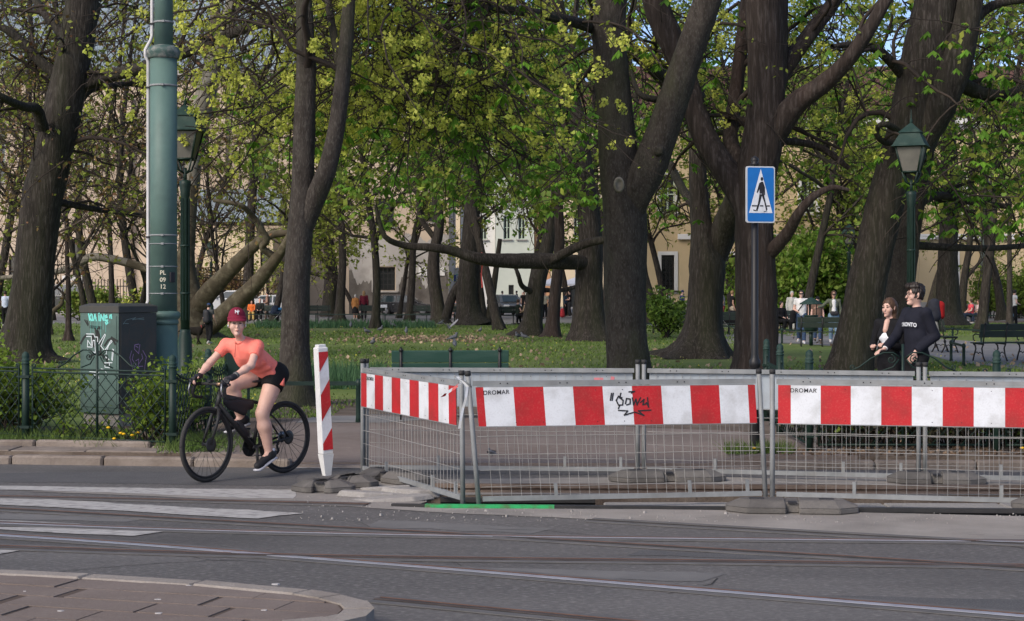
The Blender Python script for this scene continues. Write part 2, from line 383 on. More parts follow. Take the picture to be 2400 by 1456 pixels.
stripe([(-300, 1280), (-300, 1304), (0, 1300), (56, 1291), (0, 1289)])
stripe([(-300, 1138), (-300, 1142), (0, 1149), (330, 1158), (560, 1168), (690, 1170), (690, 1150), (400, 1146), (0, 1140)], amp=.02)
stripe([(690, 1099), (860, 1099), (1180, 1100), (1480, 1108), (1480, 1103), (1180, 1096), (860, 1095), (690, 1095)], 'edge_line', z=.006)
ap = [(60, 1153), (400, 1149), (690, 1148), (800, 1138), (930, 1126), (1500, 1119), (2100, 1119), (2900, 1125), (2900, 1300), (2400, 1271), (2108, 1258), (1758, 1238), (1408, 1219), (1000, 1201), (870, 1192), (690, 1178), (400, 1166), (200, 1158)]
MB().poly([jag(gp(ap, 0), .015, .2), TR], .004).build('apron', M_apron, road)
M_seam = mat('bitumen_seam', (.09, .088, .088), (.12, .116, .114), rough=.9, scale=5, dirt=(.14, .13, .125), dscale=3)
M_rrail = mat('worn_rail', (.085, .062, .05), (.06, .048, .042), rough=.6, metal=.3, scale=3, dirt=(.14, .12, .11), dscale=2.5)
_rz = [0]
def rail(px, m, label, w=.05, groove=True, z=.0105, dark=True):
    _rz[0] += .00035; z_ = _rz[0]
    pts = [G(a, b, 0) for a, b in px]; d = [0]
    for a, b in zip(pts, pts[1:]): d.append(d[-1]+(b-a).length)
    K = max(8, int(d[-1]/.5)); s = np.linspace(0, d[-1], K)
    xs = np.interp(s, d, [p.x for p in pts]); ys = np.interp(s, d, [p.y for p in pts])
    for _ in range(3): ys[1:-1] = (ys[:-2]+2*ys[1:-1]+ys[2:])/4
    mb = MB()
    def strip(o0, o1, zz, mi):
        vs = []; zz += z_
        for i in range(K):
            t = Vector((xs[min(i+1, K-1)]-xs[max(i-1, 0)], ys[min(i+1, K-1)]-ys[max(i-1, 0)])).normalized(); nn = Vector((-t.y, t.x))
            for oo in (o0, o1): vs += [(xs[i]+nn.x*oo, ys[i]+nn.y*oo, .003), (xs[i]+nn.x*oo, ys[i]+nn.y*oo, zz)]
        for i in range(K-1):
            a = i*4; b = a+4
            mb.add([vs[a], vs[a+1], vs[a+2], vs[a+3], vs[b], vs[b+1], vs[b+2], vs[b+3]], [(1, 3, 7, 5)] if False else [(1, 5, 7, 3), (0, 4, 5, 1), (3, 7, 6, 2)][0:3], mi, False)
    strip(-w/2, w/2, z, 0)
    if groove: strip(w/2, w/2+.034, .0068, 1); strip(w/2+.034, w/2+.05, .009, 2)
    strip(-w/2-.02, -w/2, .0078, 1); strip(-w/2-.09, -w/2-.0205, .0076, 3)
    strip(w/2+.051, w/2+.11, .0076, 3)
    o = mb.build('tram_rail', [m, M_dark, M_rust, M_seam], off=pts[len(pts)//2]); o.location = pts[len(pts)//2]
    return tag(o, label, 'tram rail', 'tram rails set in the road')
rail([(-400, 1236), (0, 1256), (333, 1279), (542, 1296), (790, 1317), (1000, 1332), (1315, 1359), (1642, 1386), (2400, 1447), (2800, 1482)], M_rail, 'shiny steel tram rail sweeping from left down to lower right corner', .062)
rail([(-400, 1272), (0, 1283), (292, 1296), (625, 1304), (1000, 1312), (1640, 1318), (2400, 1329), (2900, 1337)], M_rrail, 'rust brown tram rail crossing the whole road above the shiny rail', .05)
rail([(-400, 1177), (0, 1194), (417, 1219), (833, 1242), (1100, 1256), (1338, 1270), (1583, 1287), (1992, 1307), (2225, 1325), (2700, 1352)], M_dark, 'thin dark tram rail groove running beneath the long zebra stripe', .035)
rail([(-400, 1214), (0, 1229), (300, 1241), (396, 1245), (1000, 1258), (1350, 1263), (2120, 1270), (2900, 1277)], M_rail, 'thin pale tram rail continuing the lowest zebra stripe to the right', .03)
rail([(880, 1407), (1000, 1418), (1397, 1456), (1800, 1492)], M_rrail, 'dark tram rail starting behind the rounded island tip', .035)
rail([(-400, 1158), (0, 1166), (300, 1172), (583, 1178), (860, 1185)], M_rrail, 'thin rusty tram rail leading to the open trench', .04)
rail([(1380, 1221), (1758, 1243), (2108, 1263), (2400, 1278), (2900, 1303)], M_dark, 'dark seam rail along the front edge of dusty concrete apron', .03, groove=False)
M_patch = mat('asphalt_patch', (.072, .071, .073), (.095, .093, .093), rough=.9, scale=2, bump=.5, bscale=90, c3=(.17, .165, .16), s3=80, a3=.5); M_patch2 = mat('pale_asphalt', (.13, .126, .122), (.16, .155, .15), rough=.9, scale=2, bump=.4, bscale=90, dirt=(.1, .098, .097), dscale=1.5)
for pts, m_ in (([(-200, 1110), (430, 1106), (700, 1112), (690, 1140), (300, 1134), (-200, 1128)], M_patch), ([(1120, 1330), (1700, 1345), (1650, 1365), (1080, 1345)], M_patch2), ([(1900, 1395), (2500, 1410), (2500, 1440), (2100, 1424)], M_patch), ([(-300, 1200), (380, 1212), (300, 1224), (-300, 1210)], M_patch2), ([(900, 1220), (1300, 1240), (1250, 1252), (850, 1234)], M_patch2), ([(1500, 1290), (1900, 1305), (1850, 1312), (1480, 1302)], M_patch)):
    MB().poly([jag(gp(pts, 0), .03, .25)], .0022).build('road_patch', m_, road)
mb = MB()
for k in range(11):                                  # cracks
    q = G(rnd.uniform(0, 2400), rnd.uniform(1215, 1440), 0); a_ = rnd.uniform(-.5, .5) if k % 3 else rnd.uniform(0, 3); p_ = [(q.x, q.y)]
    for _ in range(rnd.randint(5, 14)): a_ += rnd.uniform(-.5, .5); p_.append((p_[-1][0]+.11*math.cos(a_), p_[-1][1]+.11*math.sin(a_)))
    ribbons(mb, [p_], rnd.uniform(.004, .009), Matrix.Identity(4), .003)
mb.build('cracks', M_dark, road, kind='stuff')
# ---------------------------------------------------------------- inside and around the trench
def beam(name, pts, label, cat, mats, z=0.0, hh=.16, greenx=None):
    """tram rail with head, web and foot; the stretch in greenx is sprayed green"""
    mb = MB()
    prof = [(-.035, z), (.035, z), (.035, z-.035), (.008, z-.05), (.008, z-hh+.02), (.07, z-hh+.01), (.07, z-hh), (-.07, z-hh), (-.07, z-hh+.01), (-.008, z-hh+.02), (-.008, z-.05), (-.035, z-.035)]
    for a, b in zip(pts, pts[1:]):
        a, b = Vector(a), Vector(b); t = (b-a).normalized(); nn = Vector((-t.y, t.x))
        mi = 1 if greenx and greenx[0] <= (a.x+b.x)/2 <= greenx[1] else 0
        vs = [(a.x+nn.x*p, a.y+nn.y*p, q) for p, q in prof]+[(b.x+nn.x*p, b.y+nn.y*p, q) for p, q in prof]; n = len(prof)
        mb.add(vs, [(i, (i+1) % n, n+(i+1) % n, n+i) for i in range(n)]+[tuple(range(n-1, -1, -1)), tuple(range(n, 2*n))], mi)
    c = Vector((pts[0][0], pts[0][1], 0)); o = mb.build(name, mats, off=c); o.location = c
    return tag(o, label, cat)
beam('exposed_rail', [(-1.0, 14.2), (-.72, 14.17), (-.25, 14.14), (.35, 14.1), (1.5, 14.03), (2.4, 13.98), (4.2, 13.87), (8, 13.6)], 'dark steel rail along the trench front, its left end sprayed green', 'rail', [M_blk, M_green_paint], z=.02, hh=.2, greenx=(-.8, .2))
beam('trench_beam', [(-.62, 14.82), (0, 14.8), (.72, 14.77)], 'short black steel beam lying inside the open trench', 'steel beam', [M_blk], z=-.005, hh=.25)
beam('old_rail', [(-.7, 15.22), (1, 15.16), (3, 15.12), (5, 15.08), (9, 15.0)], 'long rusty brown rail lying along the back edge of the trench', 'rail', [mat('dusty_rust', (.14, .1, .075), (.2, .155, .125), rough=.9, scale=5, bump=.4, bscale=40, dirt=(.08, .055, .04), dscale=2)], z=.075, hh=.075)
def slabs(x0, x1, yf, yb, z, lab, grp):
    x = x0; k = 0
    while x < x1:
        L = rnd.uniform(.95, 1.7)
        q = [(x+.008, yf(x)), (x+L-.008, yf(x+L)), (x+L-.008, yb(x+L)), (x+.008, yb(x))]
        c = Vector((x+L/2, yf(x+L/2), 0)); mb = MB(); mb.prism(q, -.3, z+rnd.uniform(-.008, .008)); o = mb.build('concrete_slab', M_conc, off=c, bevel=.012); o.location = c
        tag(o, lab[min(k, len(lab)-1)], 'concrete slab', grp); x += L; k += 1
slabs(.78, 7.5, lambda x: 14.13-.055*(x-.8)+.0, lambda x: 14.72, -.03, ['concrete slab in the trench nearest the dark open pit', 'second concrete slab in the trench from the dark pit', 'third concrete slab in the trench from the dark pit', 'fourth concrete slab in the trench from the dark pit', 'fifth concrete slab in the trench from the dark pit', 'farthest right concrete slab in the trench behind the rail'], 'concrete slabs bedded in the trench')
slabs(2.55, 7.5, lambda x: 13.86-.165*(x-2.2)+.02 if x < 3.9 else 13.6-.165*(x-3.9)+.02, lambda x: 13.9-.045*(x-2.4), -.035, ['concrete slab in front of the dark rail beside the rubber foot', 'concrete slab in front of the dark rail at the picture edge', 'concrete slab in front of the dark rail outside the picture edge', 'last concrete slab in front of the dark rail'], 'concrete slabs before the dark rail')
for (px, py, s, sq, lb) in ((925, 1171, .27, .9, 'large broken concrete piece at the left end of the trench'), (870, 1162, .2, .7, 'broken concrete piece beside the paired rubber bases'), (985, 1158, .22, .8, 'tilted brown concrete lump on the trench corner'), (905, 1150, .18, .6, 'small flat concrete fragment behind the broken pieces')):
    g = G(px, py, .0); k = rnd.randint(6, 8)
    po = [(s*rnd.uniform(.75, 1.15)*math.cos(2*math.pi*i/k)*1.5, s*sq*rnd.uniform(.75, 1.15)*math.sin(2*math.pi*i/k)) for i in range(k)]
    o = MB().prism(po, -.02, .036*rnd.uniform(.7, 1.3), inset=.1).build('concrete_piece', M_conc, bevel=.01); o.location = g; o.rotation_euler = (R(rnd.uniform(-4, 4)), R(rnd.uniform(-4, 4)), 0)
    tag(o, lb, 'rubble', 'broken concrete by the trench')
mb = MB()
for i in range(420):
    if i < 260: g = G(rnd.uniform(700, 2400), rnd.uniform(1196, 1222), 0); g.y -= max(0, g.x)*.06
    else: g = G(rnd.uniform(690, 1000), rnd.uniform(1140, 1190), 0)
    s = rnd.uniform(.002, .009)*(1 if i % 14 else 2.2); k = 5
    po = [(g.x+s*rnd.uniform(.6, 1.2)*math.cos(2*math.pi*j/k), g.y+s*rnd.uniform(.6, 1.2)*math.sin(2*math.pi*j/k)) for j in range(k)]
    mb.prism(po, .002, .004+s*.9, inset=.3)
mb.build('grit', M_conc, kind='stuff')
# ---------------------------------------------------------------- traffic island in the foreground
ISL = [(-8, 11.55), (-3.04, 10.12), (-2.45, 9.97), (-1.75, 9.73), (-1.105, 9.41), (-.93, 9.27), (-.77, 9.07), (-.715, 8.86), (-.74, 8.66), (-.86, 8.5), (-1.1, 8.38), (-1.5, 8.3), (-2.2, 8.28), (-3.2, 8.3), (-8, 8.5)]
def inset(poly, w):
    n = len(poly); o = []
    for i in range(n):
        a, b, c = (Vector(poly[(i+k-1) % n]) for k in range(3))
        n1 = Vector((b.y-a.y, -(b.x-a.x))).normalized(); n2 = Vector((c.y-b.y, -(c.x-b.x))).normalized(); q = (n1+n2).normalized()
        o.append(tuple(b+q*w/max(.4, q.dot(n1))))
    return o
INN = inset(ISL, .15)
M_ikerb = mat('island_kerb', (.235, .205, .178), (.3, .268, .237), rough=.9, scale=3, bump=.5, bscale=50, dirt=(.15, .125, .105), dscale=1.6, damt=.6, c3=(.36, .33, .3), s3=60, a3=.4)
isl = thing('traffic_island', None, None, (-2, 9.2, 0)); isl['kind'] = 'structure'; io = (-2, 9.2, 0)
n = len(ISL); IZ = .14
for i in range(n-1):
    a, b, c, d = (Vector(q) for q in (ISL[i], ISL[i+1], INN[i+1], INN[i])); e = .004 if (b-a).length > .4 else .0005
    t = (b-a).normalized()*e; q = [a+t, b-t, c-t, d+t]
    MB().prism([tuple(v) for v in reversed(q)], -.05, IZ+rnd.uniform(-.003, .003)).build('kerb_stone', M_ikerb, isl, off=io, bevel=.014 if e > .001 else 0)
MB().poly([INN[::-1]], IZ-.0115).build('slab_bed', M_joint, isl, off=io)
def clip(poly, lo, hi, axis):
    for s, lim in ((1, lo), (-1, hi)):
        o = []
        for a, b in zip(poly, poly[1:]+poly[:1]):
            fa, fb = s*(a[axis]-lim), s*(b[axis]-lim)
            if fa >= 0: o.append(a)
            if (fa >= 0) != (fb >= 0): t = fa/(fa-fb); o.append((a[0]+(b[0]-a[0])*t, a[1]+(b[1]-a[1])*t))
        poly = o
        if not poly: return poly
    return poly
ang = R(-17); ca, sa = math.cos(ang), math.sin(ang)
loc = [(p[0]*ca+p[1]*sa, -p[0]*sa+p[1]*ca) for p in inset(ISL, .165)][::-1]
sx, sy = .42, .27
for r_ in range(int(min(p[1] for p in loc)/sy)-1, int(max(p[1] for p in loc)/sy)+1):
    for c_ in range(int(min(p[0] for p in loc)/sx)-2, int(max(p[0] for p in loc)/sx)+2):
        o0 = (r_ % 2)*.21+rnd.uniform(-.03, .03)
        q = clip(clip(loc, c_*sx+o0+.005, (c_+1)*sx+o0-.005, 0), r_*sy+.009, (r_+1)*sy-.009, 1)
        if len(q) < 3: continue
        q = [(p[0]*ca-p[1]*sa, p[0]*sa+p[1]*ca) for p in q]
        if max(p[0] for p in q) < -4.6: continue
        if abs(sum(a[0]*b[1]-b[0]*a[1] for a, b in zip(q, q[1:]+q[:1])))/2 < .003: continue
        o = MB().prism(q, IZ-.03, IZ-.0065+rnd.uniform(-.002, .002), inset=.006).build('paving_slab', M_slab, isl, off=io)
mb = MB()                                        # chewing gum spots and droppings on the slabs
for i in range(7):
    px, py = rnd.uniform(40, 780), rnd.uniform(1360, 1440); g = G(px, py, IZ); s = rnd.uniform(.006, .016)
    mb.prism([(g.x+s*1.6*rnd.uniform(.7, 1.2)*math.cos(j*1.05), g.y+s*rnd.uniform(.7, 1.2)*math.sin(j*1.05)) for j in range(6)], IZ-.01, IZ-.0035)
mb.build('gum_spots', flat((.45, .43, .42)), isl, off=io, kind='stuff')
# ---------------------------------------------------------------- trees
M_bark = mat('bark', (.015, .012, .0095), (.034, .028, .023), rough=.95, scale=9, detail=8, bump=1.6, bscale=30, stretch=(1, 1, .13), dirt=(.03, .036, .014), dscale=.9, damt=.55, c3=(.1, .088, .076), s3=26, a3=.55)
M_bark_grey = mat('grey_bark', (.026, .021, .017), (.052, .044, .037), rough=.95, scale=9, bump=1.0, bscale=40, stretch=(1, 1, .35), dirt=(.034, .042, .014), dscale=1.1, damt=.75, c3=(.12, .108, .094), s3=40, a3=.45)
M_bark_plane = mat('plane_bark', (.05, .04, .025), (.085, .07, .045), rough=.9, scale=3, bump=.4, bscale=20, dirt=(.2, .18, .12), dscale=3.6, damt=.6, c3=(.06, .05, .03), s3=5, a3=.7)
M_bark_pale = mat('pale_plane_bark', (.24, .22, .18), (.15, .135, .105), rough=.9, scale=2, bump=.3, bscale=20, dirt=(.11, .1, .075), dscale=1.5, damt=.8)
M_bark_red = mat('reddish_bark', (.02, .015, .0125), (.04, .03, .025), rough=.95, scale=8, bump=1.6, bscale=30, stretch=(1, 1, .12), dirt=(.06, .036, .028), dscale=1.1, damt=.45, c3=(.13, .11, .1), s3=20, a3=.4)
M_twig = mat('twig', (.026, .02, .016), (.045, .034, .027), rough=.9, scale=2)
M_twig_br = mat('brown_twig', (.05, .036, .028), (.08, .06, .045), rough=.9, scale=2)
def leafmat(n, a, b, isl=.35, tr=.35): return mat(n, a, b, rough=.6, scale=.9, island=isl, trans=tr, lo=.42, hi=.58)
M_flower = leafmat('maple_blossom', (.6, .62, .12), (.48, .53, .09), .2, .45)
M_young = leafmat('young_leaf', (.3, .35, .05), (.19, .25, .035))
M_chest = leafmat('chestnut_leaf', (.15, .31, .03), (.1, .22, .022), .35, .45)
M_green = leafmat('green_leaf', (.12, .2, .028), (.17, .24, .035))
M_bud = leafmat('reddish_bud', (.17, .085, .04), (.22, .17, .045))
M_olive = leafmat('olive_leaf', (.27, .29, .05), (.18, .22, .035))
LM = dict(flower=M_flower, young=M_young, chest=M_chest, green=M_green, bud=M_bud, olive=M_olive)

def unit(v): return v/np.maximum(np.linalg.norm(v, axis=-1, keepdims=True), 1e-9)
def tubes(PP, RR, sides=4):
    """(n,K,3) polylines with radii -> vertices, quads"""
    n, K, _ = PP.shape
    T = np.empty_like(PP); T[:, 1:-1] = PP[:, 2:]-PP[:, :-2]; T[:, 0] = PP[:, 1]-PP[:, 0]; T[:, -1] = PP[:, -1]-PP[:, -2]; T = unit(T)
    m = unit(PP[:, -1]-PP[:, 0]); ref = np.where((np.abs(m[:, 2:3]) < .75), np.array([[0, 0, 1.]]), np.array([[1., 0, 0]]))
    U = unit(np.cross(T, ref[:, None])); Wv = np.cross(T, U)
    a = 2*np.pi*np.arange(sides)/sides
    V = PP[:, :, None]+RR[:, :, None, None]*(np.cos(a)[:, None]*U[:, :, None]+np.sin(a)[:, None]*Wv[:, :, None])
    idx = np.arange(n*K*sides).reshape(n, K, sides); nx = np.roll(idx, -1, 2)
    Q = np.stack((idx[:, :-1], nx[:, :-1], nx[:, 1:], idx[:, 1:]), -1).reshape(-1, 4)
    return V.reshape(-1, 3), Q
def resample(pts, rad, K):
    pts = np.asarray(pts, float); rad = np.asarray(rad, float)
    # Catmull-Rom then even resampling
    q = np.concatenate((2*pts[:1]-pts[1:2], pts, 2*pts[-1:]-pts[-2:-1])); o = []; r = []
    for i in range(len(pts)-1):
        for t in np.linspace(0, 1, 8, endpoint=False):
            p0, p1, p2, p3 = q[i:i+4]
            o.append(.5*(2*p1+(p2-p0)*t+(2*p0-5*p1+4*p2-p3)*t*t+(3*p1-p0-3*p2+p3)*t**3)); r.append(rad[i]*(1-t)+rad[i+1]*t)
    o.append(pts[-1]); r.append(rad[-1]); o = np.array(o); r = np.array(r)
    d = np.concatenate(([0], np.cumsum(np.linalg.norm(np.diff(o, axis=0), axis=1)))); s = np.linspace(0, d[-1], K)
    return np.stack([np.interp(s, d, o[:, i]) for i in range(3)], 1), np.interp(s, d, r)
def limb(d, pts, K=28):
    """a limb traced at its own distance: (column, row, width in photo pixels[, depth offset in metres])"""
    p = []; r = []
    for q in pts:
        dd = d+(q[3] if len(q) > 3 else 0); p.append(P(q[0], q[1], dd)); r.append(q[2]/F*dd/2)
    return resample(p, r, K)
def grow(g, PP, RR, per_m, length, ang, up, wig, K, rf=.5, tmin=.15, rmin=.004, sag=0.0, keep=None):
    n, KP, _ = PP.shape
    L = np.linalg.norm(np.diff(PP, axis=1), axis=2).sum(1)
    cnt = g.poisson(per_m*L*(1-tmin)); pi = np.repeat(np.arange(n), cnt); m = len(pi)
    if m == 0: return np.zeros((0, K, 3)), np.zeros((0, K))
    t = tmin+(1-tmin)*g.random(m); f = t*(KP-1); i0 = np.minimum(f.astype(int), KP-2); w = (f-i0)[:, None]
    S = PP[pi, i0]*(1-w)+PP[pi, i0+1]*w; R0 = RR[pi, i0]*(1-w[:, 0])+RR[pi, i0+1]*w[:, 0]
    if keep is not None:
        k = keep(S, g); S, R0, pi, i0, t = S[k], R0[k], pi[k], i0[k], t[k]; m = len(S)
        if m == 0: return np.zeros((0, K, 3)), np.zeros((0, K))
    T = unit(PP[pi, i0+1]-PP[pi, i0]); rv = g.normal(size=(m, 3)); pr = unit(rv-(rv*T).sum(1, keepdims=True)*T)
    a = np.clip(g.normal(ang[0], ang[1], m), .15, 1.9)[:, None]
    D = unit(T*np.cos(a)+pr*np.sin(a)+np.array([0, 0, up])*g.random((m, 1)))
    ln = length[0]+(length[1]-length[0])*g.random(m)*(1.15-.6*t); st = ln/(K-1)
    Q = np.empty((m, K, 3)); Q[:, 0] = S; bend = g.normal(size=(m, 3))*wig*.7
    for k in range(1, K):
        D = unit(D+g.normal(size=(m, 3))*wig+bend*.5+np.array([0, 0, -sag*k/K])); Q[:, k] = Q[:, k-1]+D*st[:, None]
    r0 = np.maximum(np.minimum(R0*rf*(.6+.6*g.random(m)), ln*.03), rmin)
    return Q, r0[:, None]*np.linspace(1, .35, K)[None]
def diamonds(g, C, size, elong=1.6, up=0.0, N=None):
    n = len(C); u = unit(g.normal(size=(n, 3))) if N is None else N
    v = unit(np.cross(u, g.normal(size=(n, 3)))); s = size*(.6+.8*g.random((n, 1)))
    V = np.stack((C-u*s*elong*.5, C+v*s*.5, C+u*s*elong*.5, C-v*s*.5), 1).reshape(-1, 3)
    return V, np.arange(n*4).reshape(n, 4)
def blossoms(g, C, rad, m, size):
    n = len(C); d = unit(g.normal(size=(n*m, 3))); d[:, 2] += .25
    X = np.repeat(C, m, 0)+d*rad*(.45+.6*g.random((n*m, 1))); return diamonds(g, X, size, 1.3)
def palmate(g, C, size, m=6):
    n = len(C); az = np.repeat(g.random(n)*6.28, m)+np.tile(np.linspace(-1.9, 1.9, m), n); tilt = np.repeat(.25+.7*g.random(n), m)
    u = np.stack((np.cos(az)*np.cos(tilt), np.sin(az)*np.cos(tilt), -np.sin(tilt)), 1); s = np.repeat(size*(.55+.75*g.random(n)), m)[:, None]
    s = s*np.tile(1-.35*np.abs(np.linspace(-1, 1, m)), n)[:, None]
    v = unit(np.cross(u, np.array([0, 0, 1.])))*.42; B = np.repeat(C, m, 0); h = np.array([0, 0, -.18])
    V = np.stack((B, B+(u*.6+v*.5+h*.2)*s, B+(u+h)*s, B+(u*.6-v*.5+h*.2)*s), 1).reshape(-1, 3)
    return V, np.arange(len(V)).reshape(-1, 4)
def inframe(S, mx=.14):
    px = S[:, 0]/S[:, 1]*F+CX; py = HY-(S[:, 2]-H)/S[:, 1]*F
    return (px > -2400*mx) & (px < 2400*(1+mx)) & (py > -1456*mx*1.4) & (py < 1456)
def keeper(out=.22, zmin=1.5):
    return lambda S, g: (S[:, 2] > zmin) & (inframe(S) | (g.random(len(S)) < out))
def trunk_mesh(g, limbs, flare=None, rough=.035):
    Vs = []; Qs = []; o = 0
    for j, (p, r) in enumerate(limbs):
        K = len(p); sides = 22 if r[0] > .12 else 12 if r[0] > .05 else 8
        pp, rr = p[None], r.copy()
        if j == 0 and flare:
            hgt = p[:, 2]-p[0, 2]; rr = rr*(1+flare*np.exp(-hgt/.35))
        V, Q = tubes(pp, rr[None], sides); V = V.reshape(K, sides, 3); c = p[:, None]
        th = 2*np.pi*np.arange(sides)/sides; ph = g.random(6)*6.28; zz = np.arange(K)*.35
        nz = sum(np.sin((i+2)*th[None]+ph[i]+zz[:, None]*(.3+.25*i))/(i+2) for i in range(5))
        nz = nz*rough*2+g.normal(size=(K, sides))*rough*.5
        if j == 0 and flare: nz = nz+flare*.45*np.exp(-(p[:, 2]-p[0, 2])/.35)[:, None]*np.sin(5*th+ph[5])[None]
        V = c+(V-c)*(1+nz[..., None]); Vs.append(V.reshape(-1, 3)); Qs.append(Q+o); o += K*sides
    return np.concatenate(Vs), np.concatenate(Qs)
TREES = []
def tree(name, label, limbs, bark, spec, seed, flare=.5, twig=M_twig, group='park trees', zmin=1.8, out=.22, bpar=None, extra=None):
    """limbs[0] is the trunk; spec lists the leaves: (kind, leaves per twig metre, size)"""
    g = np.random.default_rng(seed); base = limbs[0][0][0]
    t = thing(name, label, 'tree', tuple(base), group=group); off = np.array(base)
    V, Q = trunk_mesh(g, limbs, flare); link('trunk', np_mesh('trunk', V-off, Q, True), bark, t)
    b = dict(n1=.55, l1=(1.2, 3.2), n2=1.7, l2=(.5, 1.5), n3=3.2, l3=(.2, .6), up=.25, sag=.12, wig=.16); b.update(bpar or {})
    K = 28; PP = np.stack([resample(p, r, K)[0] for p, r in limbs]); RR = np.stack([resample(p, r, K)[1] for p, r in limbs])
    kp = keeper(out, zmin)
    A = grow(g, PP, RR, b['n1'], b['l1'], (.95, .3), b['up'], b['wig'], 9, .5, .12, .012, b['sag'], kp)
    if extra is not None: A = (np.concatenate((A[0], extra[0])), np.concatenate((A[1], extra[1])))
    B = grow(g, A[0], A[1], b['n2'], b['l2'], (.8, .3), b['up']*.6, b['wig']*1.2, 6, .6, .15, .006, b['sag'], kp)
    C = grow(g, np.concatenate((A[0][:, ::2][:, :5], B[0][:, :5])) if len(A[0]) else B[0], np.concatenate((A[1][:, ::2][:, :5], B[1][:, :5])) if len(A[0]) else B[1], b['n3'], b['l3'], (.75, .3), .15, b['wig']*1.3, 3, .7, .2, b.get('rt', .003), b['sag'], kp)
    Vs = []; Qs = []; o = 0
    for (p, r), s in ((A, 6), (B, 4), (C, 3)):
        if len(p) == 0: continue
        V, Q = tubes(p, r, s); Vs.append(V); Qs.append(Q+o); o += len(V)
    if Vs: link('branches', np_mesh('branches', np.concatenate(Vs)-off, np.concatenate(Qs), True), twig, t, kind='stuff')
    for kind, per, size in spec:
        src = [C[0]] if per < 50 else [C[0]]
        X = C[0]
        if len(X) == 0: continue
        tip = X.reshape(-1, 3); pick = g.random(len(tip)) < per/3.0; pick |= False
        pts = tip[pick]
        if kind == 'flower':
            pts = X[g.random(len(X)) < per][:, -1]; clus = np.sin(pts[:, 0]*2.1)+np.sin(pts[:, 2]*2.7+1)+np.sin(pts[:, 1]*1.7) > -.9; pts = pts[clus]
            V, Q = blossoms(g, pts, size, 26, size*.48)
        elif kind == 'chest':
            pts = X[g.random(len(X)) < per][:, -1]; V, Q = palmate(g, pts, size)
        else:
            pts = pts+g.normal(size=pts.shape)*size*.7; V, Q = diamonds(g, pts, size)
        if len(V): link('crown', np_mesh('crown', V-off, Q), LM[kind], t, kind='stuff')
    TREES.append(t); print('TREE', label[:40], sum(len(c.data.polygons) for c in t.children)); return t
def up_limb(l, dirn, length, r1, g, K=14):
    """continue a traced limb above the picture"""
    p, r = l; D = unit(np.array([p[-1]-p[-4]]))[0]; q = [p[-1]]; rr = [r[-1]]
    for k in range(6):
        D = unit((D+np.array(dirn)*.25+g.normal(size=3)*.1)[None])[0]; q.append(q[-1]+D*length/6); rr.append(r[-1]+(r1-r[-1])*(k+1)/6)
    return resample(q, rr, K)
gg = np.random.default_rng(5)
def droop(d0, d1, x0, x1, z0, z1, n, seed, L=(1.5, 3)):
    """hanging branches of a crown whose limbs are above the picture"""
    g = np.random.default_rng(seed); m = n; K = 9
    S = np.stack((x0+(x1-x0)*g.random(m), d0+(d1-d0)*g.random(m), z0+(z1-z0)*g.random(m)), 1)
    az = g.random(m)*6.28; D = np.stack((np.cos(az), np.sin(az)*.6, -.15-.5*g.random(m)), 1); D = unit(D)
    Q = np.empty((m, K, 3)); Q[:, 0] = S; st = (L[0]+(L[1]-L[0])*g.random(m))/(K-1)
    for k in range(1, K): D = unit(D+g.normal(size=(m, 3))*.16+np.array([0, 0, -.05])); Q[:, k] = Q[:, k-1]+D*st[:, None]
    return Q, np.tile(np.linspace(.02, .006, K), (m, 1))

def np_join(*q): return [np.concatenate(x) for x in zip(*q)]
# --- T1 big leaning tree on the left
d = 40
a = limb(d, [(60, 858, 112), (58, 815, 100), (80, 640, 92), (98, 480, 90), (120, 380, 88), (150, 240, 88), (175, 120, 84), (195, 0, 84)], 40)
lm = [a, up_limb(a, (.2, 0, 1), 9, .25, gg), limb(d, [(160, 215, 34), (230, 185, 33), (330, 160, 28, -1), (430, 125, 27, -2), (560, 72, 24, -3), (640, 45, 22, -4), (720, 5, 20, -5), (800, -60, 16, -6)]),
      limb(d, [(150, 190, 30), (90, 140, 24), (30, 80, 20), (-60, 30, 16)]), limb(d, [(100, 300, 30, -.5), (85, 255, 24, -1), (55, 250, 22, -2), (0, 225, 18, -3), (-60, 180, 14, -3)]),
      limb(d, [(140, 340, 22), (200, 222, 16, 1), (270, 200, 12, 2), (345, 195, 10, 3)]), limb(d, [(180, 110, 26, .3), (110, 40, 20, 1), (60, -40, 16, 2)]), limb(d, [(120, 470, 18), (220, 490, 14, 1), (330, 505, 10, 2)])]
tree('leaning_tree', 'big dark leaning tree at far left behind the graffiti cabinet', lm, M_bark, [('young', .3, .08), ('bud', 1.3, .065), ('olive', .6, .085)], 1, extra=droop(39, 46, -14, -6.6, 4.2, 10, 130, 11, (1.5, 3.2)), bpar=dict(n1=1.4, n2=2.2, n3=3.0, l2=(.5, 1.8), sag=.2), zmin=3.2)
